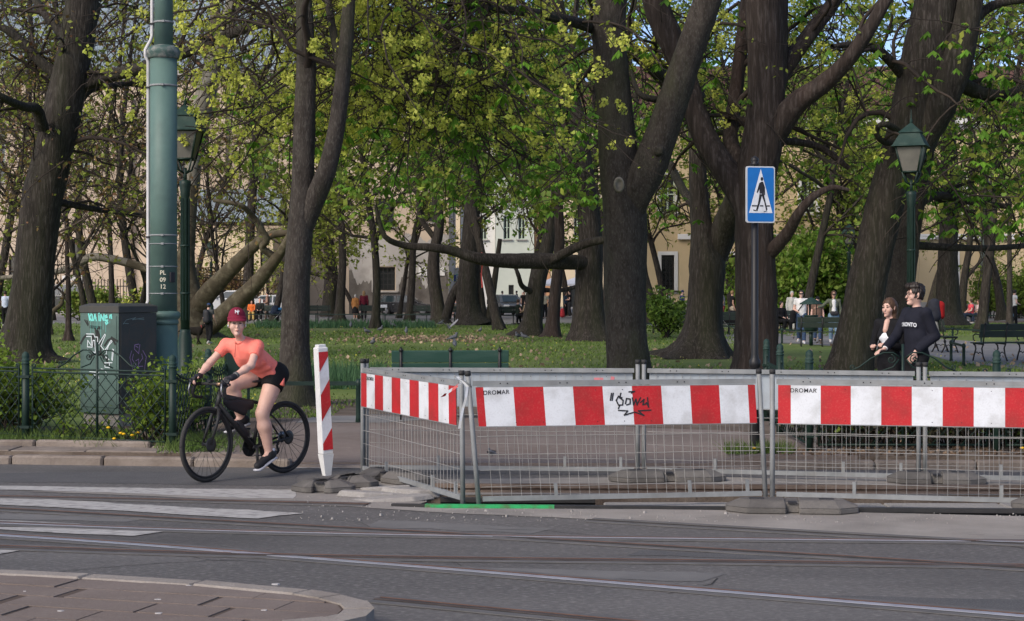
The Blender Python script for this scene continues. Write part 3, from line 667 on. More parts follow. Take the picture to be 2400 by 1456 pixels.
# --- T2 two-stemmed tree right behind the cyclist
d = 25
tr = limb(d, [(690, 953, 92), (692, 900, 78), (692, 800, 68), (696, 650, 62), (703, 545, 60), (708, 450, 52), (713, 300, 49), (718, 150, 44), (712, 0, 38), (700, -120, 34)], 44)
r2 = limb(d, [(702, 560, 44), (722, 505, 50), (745, 450, 49, -.1), (770, 385, 46, -.2), (790, 290, 41, -.2), (803, 180, 36, -.2), (815, 60, 32, -.1), (822, -80, 28, 0)], 34)
r3 = limb(d, [(803, 190, 22, -.1), (790, 120, 20, .2), (775, 40, 18, .5), (760, -60, 14, 1)])
lm = [tr, r2, r3, up_limb(tr, (-.2, .1, 1), 6, .1, gg), up_limb(r2, (.3, -.1, 1), 6, .1, gg)]
tree('twin_stemmed_tree', 'tree forking into two stems right behind the cyclist', lm, M_bark_grey, [('flower', .75, .1), ('young', 1.2, .045)], 2, flare=.35,
     extra=droop(25.4, 29.5, -4.6, .2, 4.9, 7.8, 170, 21), bpar=dict(n1=.5, n2=2.0, n3=2.3, l3=(.15, .5), sag=.1), zmin=3.75, out=.08)
# --- T10 main trunk in the middle right
d = 32
tr = limb(d, [(1474, 918, 118), (1473, 870, 101), (1468, 760, 97), (1466, 650, 100), (1466, 550, 106), (1462, 470, 106), (1452, 400, 96), (1444, 300, 86), (1432, 150, 76), (1428, 60, 76), (1440, -60, 72)], 46)
r2 = limb(d, [(1474, 510, 60), (1492, 450, 84, -.15), (1525, 385, 84, -.3), (1552, 310, 78, -.4), (1582, 225, 74, -.5), (1612, 130, 69, -.6), (1645, 40, 66, -.7), (1680, -60, 60, -.8)], 34)
r3 = limb(d, [(1505, 70, 40, .5), (1530, 140, 44, .8), (1500, 200, 20, 1.2), (1480, 300, 10, 1.6)])
sn1 = limb(d, [(1556, 235, 18), (1530, 232, 17, -.2), (1505, 225, 15, -.3), (1490, 205, 12, -.3), (1478, 165, 9, -.2)])
lm = [tr, r2, sn1, up_limb(tr, (-.2, 0, 1), 8, .2, gg), up_limb(r2, (.2, 0, 1), 8, .2, gg)]
t10 = tree('forked_maple', 'massive grey trunk with knot hole and thick forking limb right of centre', lm, M_bark_grey, [('flower', .65, .115), ('young', 1.1, .055)], 3, flare=.3,
     extra=np_join(droop(27, 33, -3.8, -.4, 5.6, 8.6, 90, 31), droop(33.5, 39, -3.4, 7.5, 6, 9.5, 110, 32)), bpar=dict(n1=.3, n2=1.8, n3=2.3, l3=(.15, .5), sag=.12), zmin=4.8, out=.08)
kh = P(1451, 433, 31.13)
me = MB().lathe([(.02, -.03), (.045, -.02), (.06, .015), (.075, .03), (.095, .01), (.1, -.05)], 14, M=Matrix.Rotation(R(90), 4, 'X') @ Matrix.Scale(1.5, 4, (0, 1, 0))).build('knot', M_bark_pale, t10); me.location = kh-Vector(t10.location)
for px, py, s in ((1544, 352, .8), (1590, 185, .6)):
    k = MB().lathe([(.12, -.12), (.13, -.03), (.08, .03), (.03, .02)], 12, M=Matrix.Rotation(R(90), 4, 'X')).build('knot', M_bark_grey, t10); k.location = P(px, py, 31.25)-Vector(t10.location); k.scale = (s, s, s)
# --- T11 chestnut with flared foot
d = 43
tr = limb(d, [(1640, 850, 128), (1645, 815, 104), (1650, 760, 84), (1654, 690, 80), (1656, 620, 86), (1645, 540, 54), (1637, 450, 46), (1634, 350, 42), (1632, 240, 40), (1640, 100, 36), (1650, -40, 34)], 40)
r2 = limb(d, [(1664, 640, 50), (1685, 570, 64), (1712, 500, 58, -.4), (1740, 430, 52, -.8), (1760, 350, 46, -1)])
cb = limb(d, [(1634, 300, 40), (1560, 190, 36, -4), (1440, 90, 30, -9), (1300, 40, 24, -13), (1150, 20, 18, -15), (1050, 10, 12, -16)])
lm = [tr, r2, cb, limb(d, [(1640, 500, 22), (1600, 445, 20, 1), (1568, 380, 18, 2), (1545, 320, 14, 2)]), up_limb(tr, (0, 0, 1), 8, .15, gg)]
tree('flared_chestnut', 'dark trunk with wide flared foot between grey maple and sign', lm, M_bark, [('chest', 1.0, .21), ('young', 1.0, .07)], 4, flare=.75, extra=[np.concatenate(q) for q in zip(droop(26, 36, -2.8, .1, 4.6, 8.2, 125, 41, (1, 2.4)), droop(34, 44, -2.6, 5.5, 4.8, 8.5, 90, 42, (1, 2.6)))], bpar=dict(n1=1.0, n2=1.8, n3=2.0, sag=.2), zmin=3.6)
# --- T12 old tree behind the sign
d = 33
tr = limb(d, [(1772, 895, 108), (1772, 850, 98), (1772, 740, 98), (1770, 640, 94), (1768, 560, 90), (1768, 480, 88), (1775, 400, 96), (1788, 330, 98), (1797, 230, 92), (1798, 120, 96), (1796, 0, 100), (1796, -80, 96)], 44)
r1 = limb(d, [(1752, 500, 60), (1728, 440, 66, .1), (1690, 385, 62, .2), (1655, 330, 56, .3), (1628, 260, 52, .4), (1612, 200, 50, .5), (1580, 110, 58, .6), (1545, 30, 62, .7), (1520, -60, 56, .8)], 32)
r2 = limb(d, [(1800, 350, 54), (1830, 290, 62, -.2), (1870, 240, 52, -.4), (1920, 205, 44, -.6), (1965, 165, 38, -.8), (2010, 110, 34, -1), (2065, 20, 30, -1.2), (2100, -50, 26, -1.2)], 30)
r3 = limb(d, [(1788, 606, 38), (1818, 578, 34, -.3), (1850, 540, 28, -.6), (1872, 500, 23, -.9), (1905, 462, 19, -1), (1950, 440, 13, -1), (1990, 446, 8, -1)])
r4 = limb(d, [(1806, 230, 44), (1840, 160, 42, .2), (1890, 90, 38, .4), (1950, 10, 34, .6), (1990, -60, 30, .8)])
r5 = limb(d, [(1815, 330, 18, .3), (1880, 335, 18, .8), (1930, 350, 16, 1), (1990, 395, 12, 1)])
r6 = limb(d, [(1740, 400, 40, .4), (1712, 330, 38, .8), (1722, 240, 34, 1.2), (1735, 130, 32, 1.5), (1750, 0, 28, 1.8)])
lm = [tr, r1, r2, r3, r4, r5, r6, up_limb(tr, (0, 0, 1), 7, .2, gg), up_limb(r1, (-.1, 0, 1), 6, .15, gg)]
tree('gnarled_tree', 'old gnarled reddish trunk standing directly behind the crossing sign', lm, M_bark_red, [('chest', .7, .2), ('young', .7, .08)], 5, flare=.25, bpar=dict(n1=.8, n2=1.7, n3=2.0, sag=.22), zmin=3.9)
# --- T13 / T14 leaning pair on the right
d = 34
tr = limb(d, [(1985, 885, 104), (1996, 840, 97), (2014, 760, 94), (2034, 660, 88), (2052, 580, 84), (2074, 480, 86), (2098, 390, 84), (2128, 300, 92), (2150, 210, 104), (2172, 110, 108), (2195, 0, 104), (2210, -80, 96)], 40)
r2 = limb(d, [(2160, 330, 70), (2200, 250, 80, -.2), (2236, 160, 76, -.3), (2262, 70, 62, -.4), (2285, -50, 56, -.5)])
r3 = limb(d, [(2110, 330, 16), (2080, 335, 15, -.5), (2058, 322, 14, -.8), (2056, 300, 13, -.9), (2072, 291, 14, -1), (2095, 300, 16, -.7), (2112, 315, 16, -.3)])
r4 = limb(d, [(2120, 180, 26), (2060, 120, 22, -.6), (2000, 105, 18, -1), (1950, 110, 12, -1.4)])
r5 = limb(d, [(2240, 190, 40), (2290, 215, 34, .3), (2350, 225, 26, .6), (2420, 200, 22, 1)])
lm = [tr, r2, r3, r4, r5, up_limb(tr, (0, 0, 1), 7, .2, gg), limb(d, [(2270, 60, 24), (2330, 12, 22), (2420, -5, 18)])]
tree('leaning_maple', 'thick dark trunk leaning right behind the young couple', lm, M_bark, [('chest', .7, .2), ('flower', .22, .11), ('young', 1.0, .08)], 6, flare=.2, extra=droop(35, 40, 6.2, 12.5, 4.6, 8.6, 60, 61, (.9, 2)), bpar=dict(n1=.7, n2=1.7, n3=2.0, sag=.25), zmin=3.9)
d = 37
tr = limb(d, [(2086, 876, 76), (2092, 820, 68), (2104, 720, 64), (2116, 620, 62), (2126, 540, 62), (2140, 450, 66), (2152, 350, 78), (2168, 280, 84, -.6)], 32)
lm = [tr, limb(d, [(2150, 480, 26), (2180, 462, 22, .3), (2215, 460, 18, .6), (2280, 475, 14, 1), (2370, 485, 12, 1)]), limb(d, [(2140, 575, 20), (2230, 580, 18, .5), (2320, 582, 14, 1), (2420, 575, 12, 1.5)]), limb(d, [(2158, 360, 60, -.2), (2190, 240, 60, 0), (2215, 90, 50, .5), (2225, -60, 44, .8)])]
tree('grey_maple', 'greyer trunk just left of the man in the dark sweatshirt', lm, M_bark_grey, [('chest', 1.0, .22), ('olive', 1.5, .1)], 7, flare=.2, extra=droop(31, 40, 8.4, 13.5, 2.9, 8.2, 120, 71, (1, 2.6)), bpar=dict(n1=1.2, n2=1.9, n3=2.2, sag=.3), zmin=3.2)
# --- T3 plane tree with low slanting limbs
d = 62
tr = limb(d, [(452, 800, 112), (450, 770, 92), (448, 730, 84), (440, 680, 60), (436, 610, 40), (442, 520, 36), (448, 430, 36), (462, 330, 38), (478, 240, 44), (495, 170, 42), (515, 110, 38), (545, 20, 34), (560, -60, 30)], 44)
r1 = limb(d, [(452, 740, 48), (485, 690, 44, -.6), (520, 652, 38, -1), (555, 618, 33, -1.5), (590, 582, 28, -2), (632, 552, 20, -2.5), (690, 545, 12, -3)], 26)
r2 = limb(d, [(470, 780, 48), (512, 748, 44, -.8), (552, 712, 42, -1.5), (590, 676, 37, -2), (625, 635, 30, -2.5), (662, 585, 22, -3), (690, 530, 15, -3.5)], 26)
r3 = limb(d, [(440, 720, 34), (405, 720, 26, .3), (392, 690, 22, .5), (370, 645, 20, .8), (330, 625, 19, 1), (225, 602, 18, 1), (180, 620, 16, 1), (120, 640, 13, 1), (0, 652, 10, 1)], 30)
r4 = limb(d, [(436, 640, 28), (410, 600, 22, .5), (370, 530, 18, 1), (330, 500, 14, 1.5), (260, 480, 10, 2)])
r5 = limb(d, [(600, 575, 20, -2), (612, 540, 18, -2.2), (590, 505, 14, -2.5), (560, 480, 12, -3), (500, 470, 9, -3)])
r6 = limb(d, [(640, 600, 18, -2.6), (615, 580, 17, -2.8), (625, 560, 16, -3), (600, 520, 12, -3.3)])
r7 = limb(d, [(500, 150, 30), (505, 60, 26, 1), (500, -50, 22, 2)])
tp = tree('plane_tree', 'spreading plane tree with mottled bark and two low slanting limbs', [tr, r1, r2, r3, r4, r5, r6, r7], M_bark_plane, [('young', 1.3, .14), ('olive', 1.5, .13)], 8, flare=.35, twig=M_twig_br, bpar=dict(n1=1.3, n2=1.9, n3=2.3, l1=(1.5, 4), l2=(.8, 2), l3=(.3, .8), rt=.006, sag=.1), zmin=5)
V, Q = trunk_mesh(gg, [(tr[0][18:]*1.0, tr[1][18:]*1.04), (r3[0][12:], r3[1][12:]*1.06)], None); link('pale_upper_stem', np_mesh('pale_upper_stem', V-np.array(tp.location), Q, True), M_bark_pale, tp)
# --- middle distance
d = 58
tr = limb(d, [(1385, 815, 118), (1382, 780, 86), (1380, 720, 70), (1382, 640, 64), (1384, 560, 56), (1378, 480, 50), (1368, 400, 46), (1356, 300, 42), (1330, 180, 36), (1310, 40, 30)], 36)
bl = limb(d, [(1392, 615, 30), (1340, 614, 36, -.5), (1270, 612, 36, -1), (1190, 612, 34, -1.5), (1120, 606, 26, -2), (1060, 588, 22, -2.2), (1010, 580, 19, -2.5), (950, 576, 16, -2.5), (905, 558, 13, -3), (890, 520, 10, -3), (880, 480, 8, -3)], 34)
b2 = limb(d, [(1290, 612, 22, -1), (1330, 590, 22, -1.2), (1375, 570, 20, -1.5), (1430, 560, 16, -2)])
b3 = limb(d, [(1370, 420, 30), (1320, 340, 24, -.5), (1280, 310, 20, -1), (1240, 340, 14, -2), (1210, 400, 10, -2)])
tree('sweeping_tree', 'tree with long horizontal bough sweeping left under the leaves', [tr, bl, b2, b3, up_limb(tr, (0, 0, 1), 7, .12, gg)], M_bark, [('green', 2.4, .17), ('chest', .6, .28), ('young', 1.6, .15)], 9, flare=.4, extra=droop(52, 62, -7.5, 3, 4.6, 11, 90, 91, (1.5, 3.4)), bpar=dict(n1=1.1, n2=1.8, n3=2.3, l1=(1.2, 3.6), l2=(.7, 1.8), l3=(.3, .8), rt=.006, sag=.2), zmin=4.4)
def mid(name, label, d, pts, bark, spec, seed, more=(), flare=.3, **kw):
    kw.setdefault('out', .1)
    tr = limb(d, pts, 30); l = [tr]+[limb(d, m, 20) for m in more]+[up_limb(tr, (0, 0, 1), 6, tr[1][-1]*.6, gg)]
    b = dict(n1=1.2, n2=1.7, n3=2.5, l1=(1.5, 4), l2=(.8, 2.2), l3=(.35, .9), rt=.007, sag=.12); b.update(kw.pop('bpar', {}))
    return tree(name, label, l, bark, spec, seed, flare=flare, bpar=b, **kw)
G1 = [('green', 2.7, .165), ('young', 2.0, .14)]; G2 = [('olive', 2.5, .15), ('young', 1.8, .14)]; G3 = [('bud', .9, .12), ('olive', 1.5, .14)]
mid('slender_tree', 'slender dark trunk left of the reddish one, bending right at mid lawn', 65, [(1238, 798, 78), (1246, 765, 50), (1253, 710, 42), (1262, 650, 40), (1280, 590, 34), (1292, 520, 30), (1300, 430, 26), (1305, 300, 22), (1300, 150, 18)], M_bark, G1, 10, [[(1258, 690, 16), (1225, 672, 12, -.5), (1215, 645, 10, -1), (1205, 620, 8, -1)], [(1275, 680, 12), (1320, 680, 10, .5), (1390, 660, 8, 1)]], zmin=6)
mid('reddish_tree', 'thin reddish trunk beside the slender dark one at mid lawn', 63, [(1290, 803, 56), (1294, 770, 34), (1300, 700, 28), (1306, 640, 26), (1312, 560, 24), (1310, 470, 22), (1320, 340, 18), (1335, 200, 15)], M_bark_red, G2, 12, zmin=6)
mid('multi_stemmed_tree', 'cluster of stems rising from one dark base beyond the lawn', 86, [(1105, 764, 72), (1100, 740, 60), (1095, 690, 52), (1100, 620, 48), (1105, 520, 40), (1110, 400, 34), (1120, 250, 28)], M_bark, G1, 13,
    [[(1135, 775, 26), (1130, 720, 18), (1122, 640, 15), (1118, 540, 12)], [(1140, 775, 22), (1150, 720, 16), (1160, 650, 14), (1172, 560, 10)], [(1125, 775, 20), (1112, 700, 13), (1100, 640, 10)], [(1045, 745, 22), (1062, 690, 20), (1085, 655, 18), (1110, 630, 14)]], zmin=6)
mid('curved_tree', 'single curved trunk at the far lawn edge by the black car', 90, [(1030, 762, 46), (1028, 735, 33), (1022, 690, 30), (1016, 640, 30), (1018, 590, 26), (1030, 520, 22), (1015, 440, 18), (990, 340, 15), (985, 220, 12)], M_bark, G2, 14, [[(1020, 560, 14), (985, 510, 12), (975, 450, 10), (920, 430, 8)]], zmin=7)
mid('straight_tree', 'straight trunk at the far path left of the old woman', 94, [(795, 759, 34), (796, 735, 22), (799, 680, 20), (803, 610, 18), (800, 520, 16), (795, 400, 13), (790, 250, 10)], M_bark, G2, 15, zmin=7)
mid('wall_tree', 'dull brown trunk hugging the wall behind the straight trunk', 112, [(772, 742, 34), (775, 700, 30), (778, 640, 28), (770, 560, 24), (765, 420, 20), (760, 260, 16)], M_bark, G3, 16, zmin=8)
mid('young_tree', 'thin young trunk immediately left of the graffiti cabinet', 58, [(160, 803, 26), (160, 770, 14), (161, 700, 12), (158, 620, 11), (155, 520, 9), (150, 380, 7)], M_bark_red, G3, 17, [[(160, 710, 6), (140, 680, 5), (120, 670, 4)]], zmin=5)
mid('crooked_tree', 'small crooked trunk between the big leaning tree and cabinet', 66, [(112, 790, 24), (115, 760, 14), (125, 730, 11), (145, 712, 9), (150, 690, 8), (190, 640, 6), (230, 560, 5)], M_bark_plane, G3, 18, zmin=4)
for i, (px, py, w, dd, nm, lb, sp) in enumerate([
    (2222, 762, 62, 78, 'broad_tree', 'broad dark trunk behind the man, flaring on the far lawn', G1), (2185, 745, 34, 92, 'leaning_young_tree', 'slim trunk leaning right just left of the broad far trunk', G1),
    (2253, 736, 20, 90, 'slim_dark_tree', 'slim black trunk with side branch left of the seated pair', G2), (2350, 750, 22, 84, 'slanting_tree', 'black trunk slanting left of the grey stem at far right', G1),
    (2366, 775, 15, 70, 'thin_grey_tree', 'thin grey straight stem near the right picture edge', G2)]):
    lean = {1: 45, 2: 20, 3: -34}.get(i, 0)
    mid(nm, lb, dd, [(px, py, w*1.3), (px+lean*.1, py-30, w), (px+lean*.4, py-90, w*.85), (px+lean, py-170, w*.75), (px+lean*1.2, py-300, w*.6), (px+lean, py-460, w*.5)], M_bark if i != 4 else M_bark_grey, sp, 30+i,
        [[(px+4, py-75, 9), (px+25, py-100, 8), (px+50, py-130, 6)]] if i == 2 else [], zmin=5)
mid('sloping_tree', 'bare dark trunk sloping left beside the big grey maple trunk', 80, [(1532, 758, 30), (1526, 720, 24), (1518, 680, 22), (1508, 640, 20), (1500, 560, 18), (1490, 440, 15), (1490, 300, 12)], M_bark, G1, 40, zmin=6)
mid('far_left_tree', 'thin dark trunk left of the big leaning tree', 70, [(-20, 770, 30), (-10, 700, 24), (10, 600, 20), (30, 480, 18), (60, 330, 16), (70, 150, 14)], M_bark, G3, 41, zmin=4)
mid('pole_side_tree', 'brown trunk seen between cabinet top and green pole', 75, [(262, 768, 20), (262, 700, 13), (260, 620, 12), (255, 500, 11), (250, 330, 9)], M_bark, G3, 42, zmin=4)
mid('facade_tree', 'dark trunk in front of the pale facade above the cyclist', 100, [(582, 752, 34), (582, 690, 24), (584, 600, 22), (590, 480, 20), (600, 350, 20), (595, 240, 17), (640, 120, 14)], M_bark, G2, 43, [[(596, 330, 12), (630, 300, 10), (670, 280, 8)]], zmin=6)
# --- trees of the far row and to the sides, crowns filling the air between the trunks
def auto(d, px, hgt, r0, spec, seed, lean=0.0, name='park_tree', label=None, **kw):
    g = np.random.default_rng(seed); b = P(px, 0, d); b = np.array((b.x, b.y, PZ)); q = [b]; D = np.array([lean, 0, 1.])
    for k in range(7): D = unit((D+g.normal(size=3)*.08)[None])[0]; D[2] = abs(D[2]); q.append(q[-1]+D*hgt/7)
    tr = resample(q, np.linspace(r0, r0*.25, 8), 30); n = 8
    PPx = grow(g, tr[0][None], tr[1][None], 1.1, (hgt*.22, hgt*.5), (.9, .2), .45, .1, 10, .6, kw.pop('tm', .26), .03, .02)
    lm = [tr]+[(PPx[0][i], PPx[1][i]) for i in range(len(PPx[0]))]
    bp = dict(n1=.95, n2=1.6, n3=2.2, l1=(1.5, 4), l2=(.9, 2.4), l3=(.4, 1), rt=.008, sag=.15); bp.update(kw.pop('bpar', {}))
    return tree(name, label, lm, M_bark, spec, seed, bpar=bp, group='trees of the far park', zmin=kw.pop('zmin', 3.5), out=.1, **kw)
AUT = [(70, 330, 15, .2, G3, 'behind the green pole'), (82, 230, 16, .22, G3, 'above the graffiti cabinet'), (96, 640, 15, .2, G2, 'just left of the twin stemmed trunk'), (78, 880, 15, .2, G2, 'above the old woman in brown'), (98, 960, 17, .22, G2, 'above the black car'),
       (74, 1170, 15, .2, G1, 'above the red dangling ribbon'), (105, 1230, 18, .24, G1, 'above the parked grey car'), (110, 1080, 18, .22, G2, 'behind the multi stemmed cluster'), (92, 1420, 17, .22, G1, 'behind the big grey maple trunk'), (100, 1560, 16, .2, G2, 'in front of the grated window'),
       (72, 1880, 14, .2, G1, 'above the man in white shirt'), (95, 2000, 16, .2, G1, 'behind the two far lamps'), (70, 2300, 15, .22, G1, 'above the seated pair in pink and white'), (60, 2420, 14, .2, G1, 'at the right picture edge'), (105, 2120, 17, .22, G2, 'behind the leaning pair of trunks'),
       (64, 20, 14, .2, G3, 'at the left picture edge'), (100, 120, 16, .2, G3, 'behind the big leaning tree'), (104, 450, 16, .2, G3, 'behind the mottled plane tree'), (120, 1330, 18, .22, G1, 'before the white parasols'), (88, 1720, 16, .2, G1, 'behind the crossing sign'), (115, 760, 17, .2, G2, 'in front of the damp stucco wall'), (92, 1790, 19, .22, G1, 'above the bush behind the white shirted man'), (97, 2060, 19, .22, G1, 'rising behind the leaning maple trunk')]
for i, (dd, px, hh, rr, sp, lb) in enumerate(AUT): auto(dd, px, hh, rr, sp, 100+i, lean=gg.normal()*.12, label='leafy spring tree '+lb)
GB = [('bud', .7, .1), ('olive', .55, .12)]
for i, (dd, px, hh, rr, lb) in enumerate([(56, 95, 9, .11, 'between big leaning tree and graffiti cabinet'), (62, 205, 10, .12, 'above the left end of the cabinet lid'), (68, 318, 10, .12, 'just left of the green pole'), (76, 385, 11, .12, 'hidden behind the green pole'), (90, 530, 12, .13, 'in front of the cream annex'), (98, 690, 13, .14, 'behind the twin stemmed tree'), (104, 840, 13, .14, 'in front of the upper stucco window'), (108, 935, 14, .14, 'above the black hatchback rear window'), (100, 1660, 13, .14, 'right of the grated window'), (96, 1960, 12, .13, 'between far lanterns and leaning trunk'), (98, 2240, 12, .13, 'behind the broad far trunk')]):
    auto(dd, px, hh, rr, GB if i < 5 else G2, 300+i, lean=gg.normal()*.15, label='twiggy half bare tree '+lb, tm=.14, zmin=2.2, bpar=dict(n1=1.3, n2=1.9, n3=2.0, l1=(1.2, 3.2), rt=.007), twig=M_twig_br)
# ---------------------------------------------------------------- buildings beyond the park
M_ochre = mat('ochre_plaster', (.56, .455, .345), (.5, .4, .3), rough=.9, scale=.35, bump=.2, bscale=8, dirt=(.3, .23, .17), dscale=.25, damt=.5)
M_stucco = mat('grey_stucco', (.42, .40, .37), (.34, .32, .3), rough=.95, scale=.5, bump=.5, bscale=5, dirt=(.12, .105, .09), dscale=.32, damt=.9)
M_damp = mat('damp_stucco', (.075, .066, .058), (.14, .125, .11), rough=.95, scale=.8, bump=.5, bscale=6, dirt=(.22, .2, .18), dscale=.9, damt=.5)
M_yellow = mat('yellow_plaster', (.6, .47, .285), (.54, .42, .25), rough=.9, scale=.35, bump=.15, bscale=8, dirt=(.4, .3, .16), dscale=.3, damt=.4)
M_pgreen = mat('pale_green_plaster', (.52, .55, .47), (.47, .5, .43), rough=.9, scale=.5)
M_orange = mat('orange_plaster', (.42, .25, .15), (.37, .22, .13), rough=.9, scale=.5)
M_cream = mat('cream_plaster', (.66, .54, .36), (.6, .49, .33), rough=.9, scale=.5)
M_white = mat('white_plaster', (.7, .69, .66), (.62, .61, .58), rough=.8, scale=.8)
M_roofb = mat('sheet_metal_roof', (.2, .25, .28), (.26, .31, .34), rough=.5, scale=.5, dirt=(.15, .17, .17), dscale=.4)
M_roofr = mat('clay_tile_roof', (.12, .06, .046), (.09, .048, .038), rough=.9, scale=2, bump=.5, bscale=10)
M_wglass = glass('window_glass', (.025, .028, .03), .1)
M_wframe = flat((.42, .5, .4), .6); M_wdark = flat((.045, .038, .034), .7); M_iron = flat((.02, .02, .02), .6)
def wall_x(px, d): return (px-CX)/F*d
def hz(py, d): return H-(py-HY)/F*d
def facade(name, label, x0, x1, y, z1, m, depth=14, wins=(), roof=None, plinth=None, cornice=None, wm=None):
    t = thing(name, label, 'building', ((x0+x1)/2, y, PZ)); off = ((x0+x1)/2, y, PZ)
    mb = MB(); holes = [[(w[0], w[2]), (w[1], w[2]), (w[1], w[3]), (w[0], w[3])] for w in wins]
    b = MB().poly([[(x0, PZ-.2), (x1, PZ-.2), (x1, z1), (x0, z1)]]+holes)
    mb.add([(v[0], y, v[1]) for v in b.v], b.f)
    for w in wins:                                # reveals
        a = [(w[0], w[2]), (w[1], w[2]), (w[1], w[3]), (w[0], w[3])]
        mb.add([(p, y, q) for p, q in a]+[(p, y+.35, q) for p, q in a], [((i+1) % 4, i, 4+i, 4+(i+1) % 4) for i in range(4)])
    mb.add([(x0, y, PZ-.2), (x1, y, PZ-.2), (x1, y+depth, PZ-.2), (x0, y+depth, PZ-.2), (x0, y, z1), (x1, y, z1), (x1, y+depth, z1), (x0, y+depth, z1)], [(1, 2, 6, 5), (2, 3, 7, 6), (3, 0, 4, 7)])
    mb.build('wall', m, t, off=off)
    for w in wins:
        cx, cz, ww, wh = (w[0]+w[1])/2, (w[2]+w[3])/2, w[1]-w[0], w[3]-w[2]; st = w[4] if len(w) > 4 else 'mullion'
        fr = MB(); f = .09
        for q in ((w[0]+f/2, 0), (w[1]-f/2, 0)): fr.box((q[0], y+.25, cz), (f, .1, wh))
        for q in (w[2]+f/2, w[3]-f/2): fr.box((cx, y+.25, q), (ww-2*f-.004, .1, f))
        if st == 'mullion':
            fr.box((cx, y+.25, cz), (.12, .08, wh-2*f))
            for k in range(1, max(2, int(wh/1.4))): fr.box((cx, y+.262, w[2]+wh*k/max(2, int(wh/1.4))), (ww-2*f, .06, .07))
        o = fr.build('window_frame', M_wframe if st == 'mullion' else M_wdark, t, off=off)
        MB().box((cx, y+.32, cz), (ww-.02, .02, wh-.02)).build('pane', M_wglass, o, off=off)
        if st == 'grate':
            gr = MB(); n = max(3, int(ww/.22))
            for k in range(n+1): gr.box((w[0]+ww*k/n, y+.06, cz), (.035, .035, wh))
            for k in range(7): gr.box((cx, y+.04, w[2]+wh*(k+.5)/7), (ww, .03, .03))
            for k in range(n):
                for j in range(6):
                    c0 = (w[0]+ww*(k+.5)/n, y+.05, w[2]+wh*(j+1)/7); gr.tube([(c0[0]+.08*math.cos(a), c0[1], c0[2]+.12*math.sin(a)) for a in np.linspace(0, 6.28, 7)], .016, 4)
            gr.build('window_grate', M_iron, t, off=off, kind='stuff')
        if wm:
            s = MB(); e = wm[1]
            s.box((w[0]-e/2, y-.03, cz), (e, .1, wh+2*e)); s.box((w[1]+e/2, y-.03, cz), (e, .1, wh+2*e)); s.box((cx, y-.03, w[3]+e/2), (ww-.004, .1, e)); s.build('window_surround', wm[0], t, off=off)
        MB().box((cx, y-.1, w[2]-.09), (ww+.5, .24, .12)).build('window_sill', M_wdark if st == 'grate' else M_stucco, t, off=off)
    if plinth: MB().box(((x0+x1)/2, y-.06, PZ+plinth[0]/2), (x1-x0, .1, plinth[0])).build('plinth', plinth[1], t, off=off)
    if cornice:
        c = MB(); c.box(((x0+x1)/2, y-.25, z1+.2), (x1-x0+.6, .6, .4)); c.box(((x0+x1)/2, y-.12, z1-.2), (x1-x0+.2, .3, .3)); c.build('cornice', cornice, t, off=off)
    if roof:
        zr = z1+.42; hr, rm = roof; rb = MB()
        rb.add([(x0-.4, y-.6, zr), (x1+.4, y-.6, zr), (x1+.4, y+depth, zr), (x0-.4, y+depth, zr), (x0-.4, y+depth*.5, zr+hr), (x1+.4, y+depth*.5, zr+hr)], [(0, 1, 5, 4), (2, 3, 4, 5), (1, 2, 5), (3, 0, 4), (3, 2, 1, 0)])
        n = int((x1-x0)/.9)
        if rm is M_roofb:
            for k in range(n): xx = x0+(k+.5)*.9; rb.tube([(xx, y-.6, zr+.03), (xx, y+depth*.5, zr+hr+.03)], .035, 4)
        rb.build('roof', rm, t, off=off)
    return t
d = 131
X = lambda p, dd=d: wall_x(p, dd); Z = lambda p, dd=d: hz(p, dd)
facade('church_wing', 'tall ochre building with slate blue roof and narrow windows at left', X(-330), X(716), d, Z(178), M_ochre, 18,
       [(X(606), X(640), Z(425), Z(262)), (X(420), X(455), Z(425), Z(262)), (X(180), X(212), Z(425), Z(262)), (X(-20), X(12), Z(425), Z(262)), (X(20), X(40), Z(690), Z(600), 'dark'), (X(170), X(200), Z(660), Z(560), 'dark')], (7.5, M_roofb), (1.3, M_stucco), M_stucco)
tt = [o for o in bpy.data.objects if o.get('label', '').startswith('tall ochre')][0]
for px in (300, 520, 700): MB().box((X(px), d-.22, Z(560)), (.7, .45, Z(178)-PZ)).build('pilaster', M_ochre, tt, off=tuple(tt.location)).location.z += 1.8
# low annex with metal roof in front of it
d2 = 124
facade('low_annex', 'low cream annex with grey metal roof behind the mottled plane tree', X(465, d2), X(640, d2), d2, Z(535, d2), M_cream, 6.5, [(X(610, d2), X(632, d2), Z(640, d2), Z(585, d2), 'dark')], (2.6, M_roofb), (.8, M_stucco))
d3 = 130
facade('stucco_house', 'grey stuccoed building with damp stained foot behind black car', X(716, d3), X(1052, d3), d3, Z(268, d3), M_ochre, 16,
       [(X(880, d3), X(926, d3), Z(681, d3), Z(626, d3), 'dark'), (X(880, d3), X(924, d3), Z(530, d3), Z(465, d3), 'dark'), (X(985, d3), X(1020, d3), Z(520, d3), Z(455, d3), 'dark'), (X(770, d3), X(806, d3), Z(520, d3), Z(455, d3), 'dark')], (5, M_roofr), None, M_stucco)
sh = [o for o in bpy.data.objects if o.get('label', '').startswith('grey stuccoed')][0]; so_ = tuple(sh.location)
